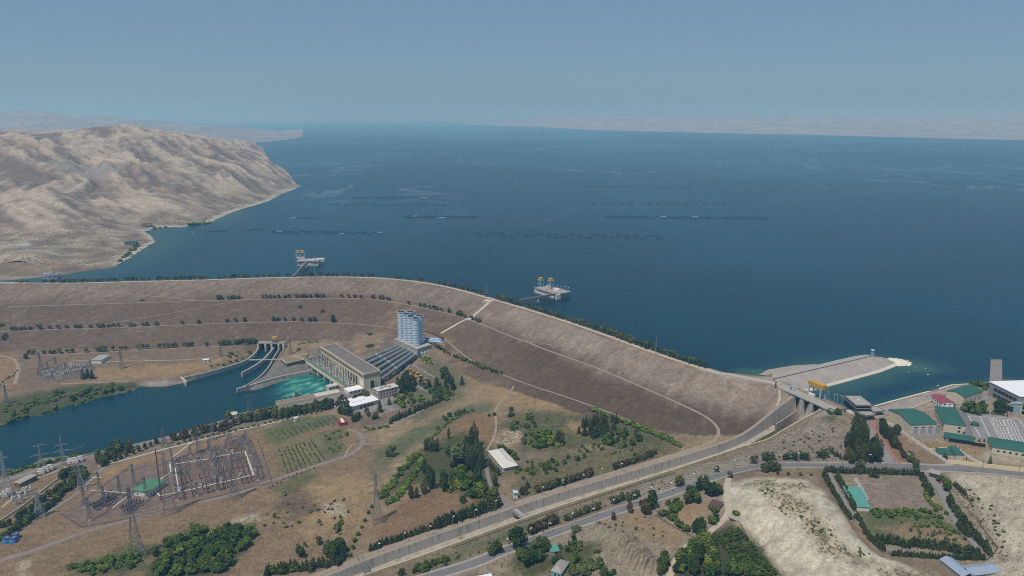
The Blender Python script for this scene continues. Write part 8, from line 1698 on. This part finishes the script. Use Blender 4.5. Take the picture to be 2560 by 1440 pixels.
# --- walled garden
row('young', [(2062, 1180), (2120, 1183), (2180, 1184), (2240, 1186), (2300, 1188)], 40, 'small dark conifer in the hedge along the road', 'the left corner', 'garden hedge along the road', 6, 1.5, 1, 1.2); row('young', [(2058, 1185), (2074, 1215), (2092, 1248), (2112, 1282), (2126, 1300)], 24, 'dark bushy conifer in the outer left hedge', 'the road corner', 'outer left garden hedge', 6, 1.5, 1, 1.25); row('young', [(2092, 1195), (2108, 1220), (2122, 1248), (2138, 1275)], 18, 'dark bush in the inner left hedge', 'the road corner', 'inner left garden hedge', 6, 1.5, 1.5, 1.25); row('young', [(2140, 1292), (2152, 1310), (2165, 1335), (2185, 1358), (2212, 1378)], 20, 'dark bush in the lower left hedge', 'the turquoise shed', 'lower left garden hedge', 5.5, 2, 2, 1.25)
row('young', [(2190, 1352), (2230, 1362), (2290, 1368), (2350, 1372), (2400, 1382), (2450, 1388)], 38, 'dark conifer in the double bottom row of the garden', 'the left', 'bottom garden row', 7, 3, 4, 1.2); row('young', [(2225, 1388), (2300, 1392), (2380, 1398), (2460, 1400)], 30, 'dark bush along the lower fence', 'the left corner', 'lower fence bushes', 4.5, 2, 1.5, 1.3); row('young', [(2370, 1245), (2385, 1275), (2405, 1305), (2430, 1335), (2455, 1362), (2475, 1388)], 34, 'dark conifer in the right garden row', 'the gate house', 'right garden row', 7, 3, 2, 1.2)
row('young', [(2302, 1195), (2318, 1222), (2328, 1240)], 12, 'green conifer left of the gate drive', 'the road', 'conifers left of the gate drive', 7, 3, 2, 1.25); row('thicket', [(2345, 1200), (2362, 1208), (2372, 1220), (2366, 1230)], 8, 'green tree behind the gate house', 'the road', 'trees behind the gate house', 5); row('young', [(2395, 1315), (2412, 1335), (2422, 1345)], 9, 'dark bush inside the lower drive', 'the bend', 'bushes inside the drive', 6); fill('fruit', [(2178, 1278), (2330, 1275), (2375, 1288), (2360, 1300), (2180, 1292)], 34, 'green shrub in the strip below the bare field', 'shrub strip in the garden', 3.4, 1.1, ['bright', 'fruit', 'shrub']); fill('sap', [(2240, 1300), (2350, 1298), (2430, 1355), (2300, 1350)], 50, 'small fruit sapling on the garden lawn', 'saplings on the lawn', 2.4, 1.4); row('bright', [(2312, 1235), (2325, 1258), (2338, 1270), (2352, 1276)], 12, 'green bush edging the bare field', 'the drive', 'bushes edging the field', 3.6); row('young', [(2385, 1212), (2398, 1228), (2415, 1240)], 8, 'dark bush outside the right garden fence', 'the road', 'bushes outside the fence', 5); row('young', [(2176, 1192), (2192, 1196)], 3, 'dark conifer inside the road hedge', 'the left', 'conifers inside the hedge', 7)
row('fruit', [(1930, 1186), (2010, 1190), (2042, 1192)], 4, 'dull bush on the verge above the clay hill', 'the left', 'bushes above the clay hill', 3.4); tree('shrub', 1836, 1290, 'grey-green bush at the foot of the clay hill', None, 5.5, 1.2)
row('shrub', [(470, 563), (500, 562), (525, 559)], 8, 'green bush on the shore of the cove', 'the cove', 'bushes on the cove shore', 9, 4, 1, 1.6); row('shrub', [(300, 655), (318, 640), (330, 628), (345, 616)], 8, 'dark scrub along the spit shore', 'the boat house', 'scrub along the spit', 7, 3, 2, 1.5); row('shrub', [(380, 572), (420, 569)], 3, 'scrub on the cove edge', 'the loading frame', 'scrub on the cove edge', 6, 3, 1, 1.4)
fill('dull', [(1890, 1140), (1960, 1100), (2040, 1060), (2100, 1070), (2110, 1150), (1960, 1155)], 40, 'low grey scrub bush on the slope left of the conifer triangle', 'scrub left of the conifer triangle', 1.7)
fill('dull', [(1120, 1380), (1420, 1275), (1680, 1195), (1700, 1205), (1440, 1305), (1140, 1405)], 44, 'low grey scrub bush on the strip between canal and road', 'scrub between canal and road', 1.6)
fill('dull', [(1420, 1325), (1600, 1275), (1700, 1350), (1560, 1330)], 20, 'low grey scrub bush on the field above the rock', 'scrub above the rock', 1.6)
fill('dull', [(1870, 1220), (1960, 1215), (2080, 1330), (2200, 1400), (2140, 1400), (1990, 1310)], 36, 'dark dry tuft on the crest of the pale clay hill', 'tufts on the clay hill', 1.6)
fill('dull', [(2400, 1210), (2470, 1240), (2540, 1390), (2500, 1390), (2440, 1290)], 24, 'dark dry tuft on the pale hill at the right edge', 'tufts on the right hill', 1.6)
for pr in PROTO.values():
    for o, used_ in pr:
        if not used_:
            for c in list(o.children): bpy.data.objects.remove(c)
            bpy.data.objects.remove(o)
# ------------------------------------------------------------------ haze: one closed box of even air
hz_ = MB(); hz_.box(0, 20000, -16, 110000, 52000, 656)
hm = bpy.data.materials.new('haze'); hm.use_nodes = True; hn = hm.node_tree
for nd in list(hn.nodes):
    if nd.type == 'BSDF_PRINCIPLED': hn.nodes.remove(nd)
pv = hn.nodes.new('ShaderNodeVolumePrincipled')
pv.inputs['Color'].default_value = (.27, .65, .96, 1); pv.inputs['Absorption Color'].default_value = (.66, .57, 0, 1); pv.inputs['Density'].default_value = 1.05e-4; pv.inputs['Anisotropy'].default_value = 0
hn.links.new(pv.outputs[0], [x for x in hn.nodes if x.type == 'OUTPUT_MATERIAL'][0].inputs['Volume'])
tag(hz_.build('haze', hm), kind='stuff')
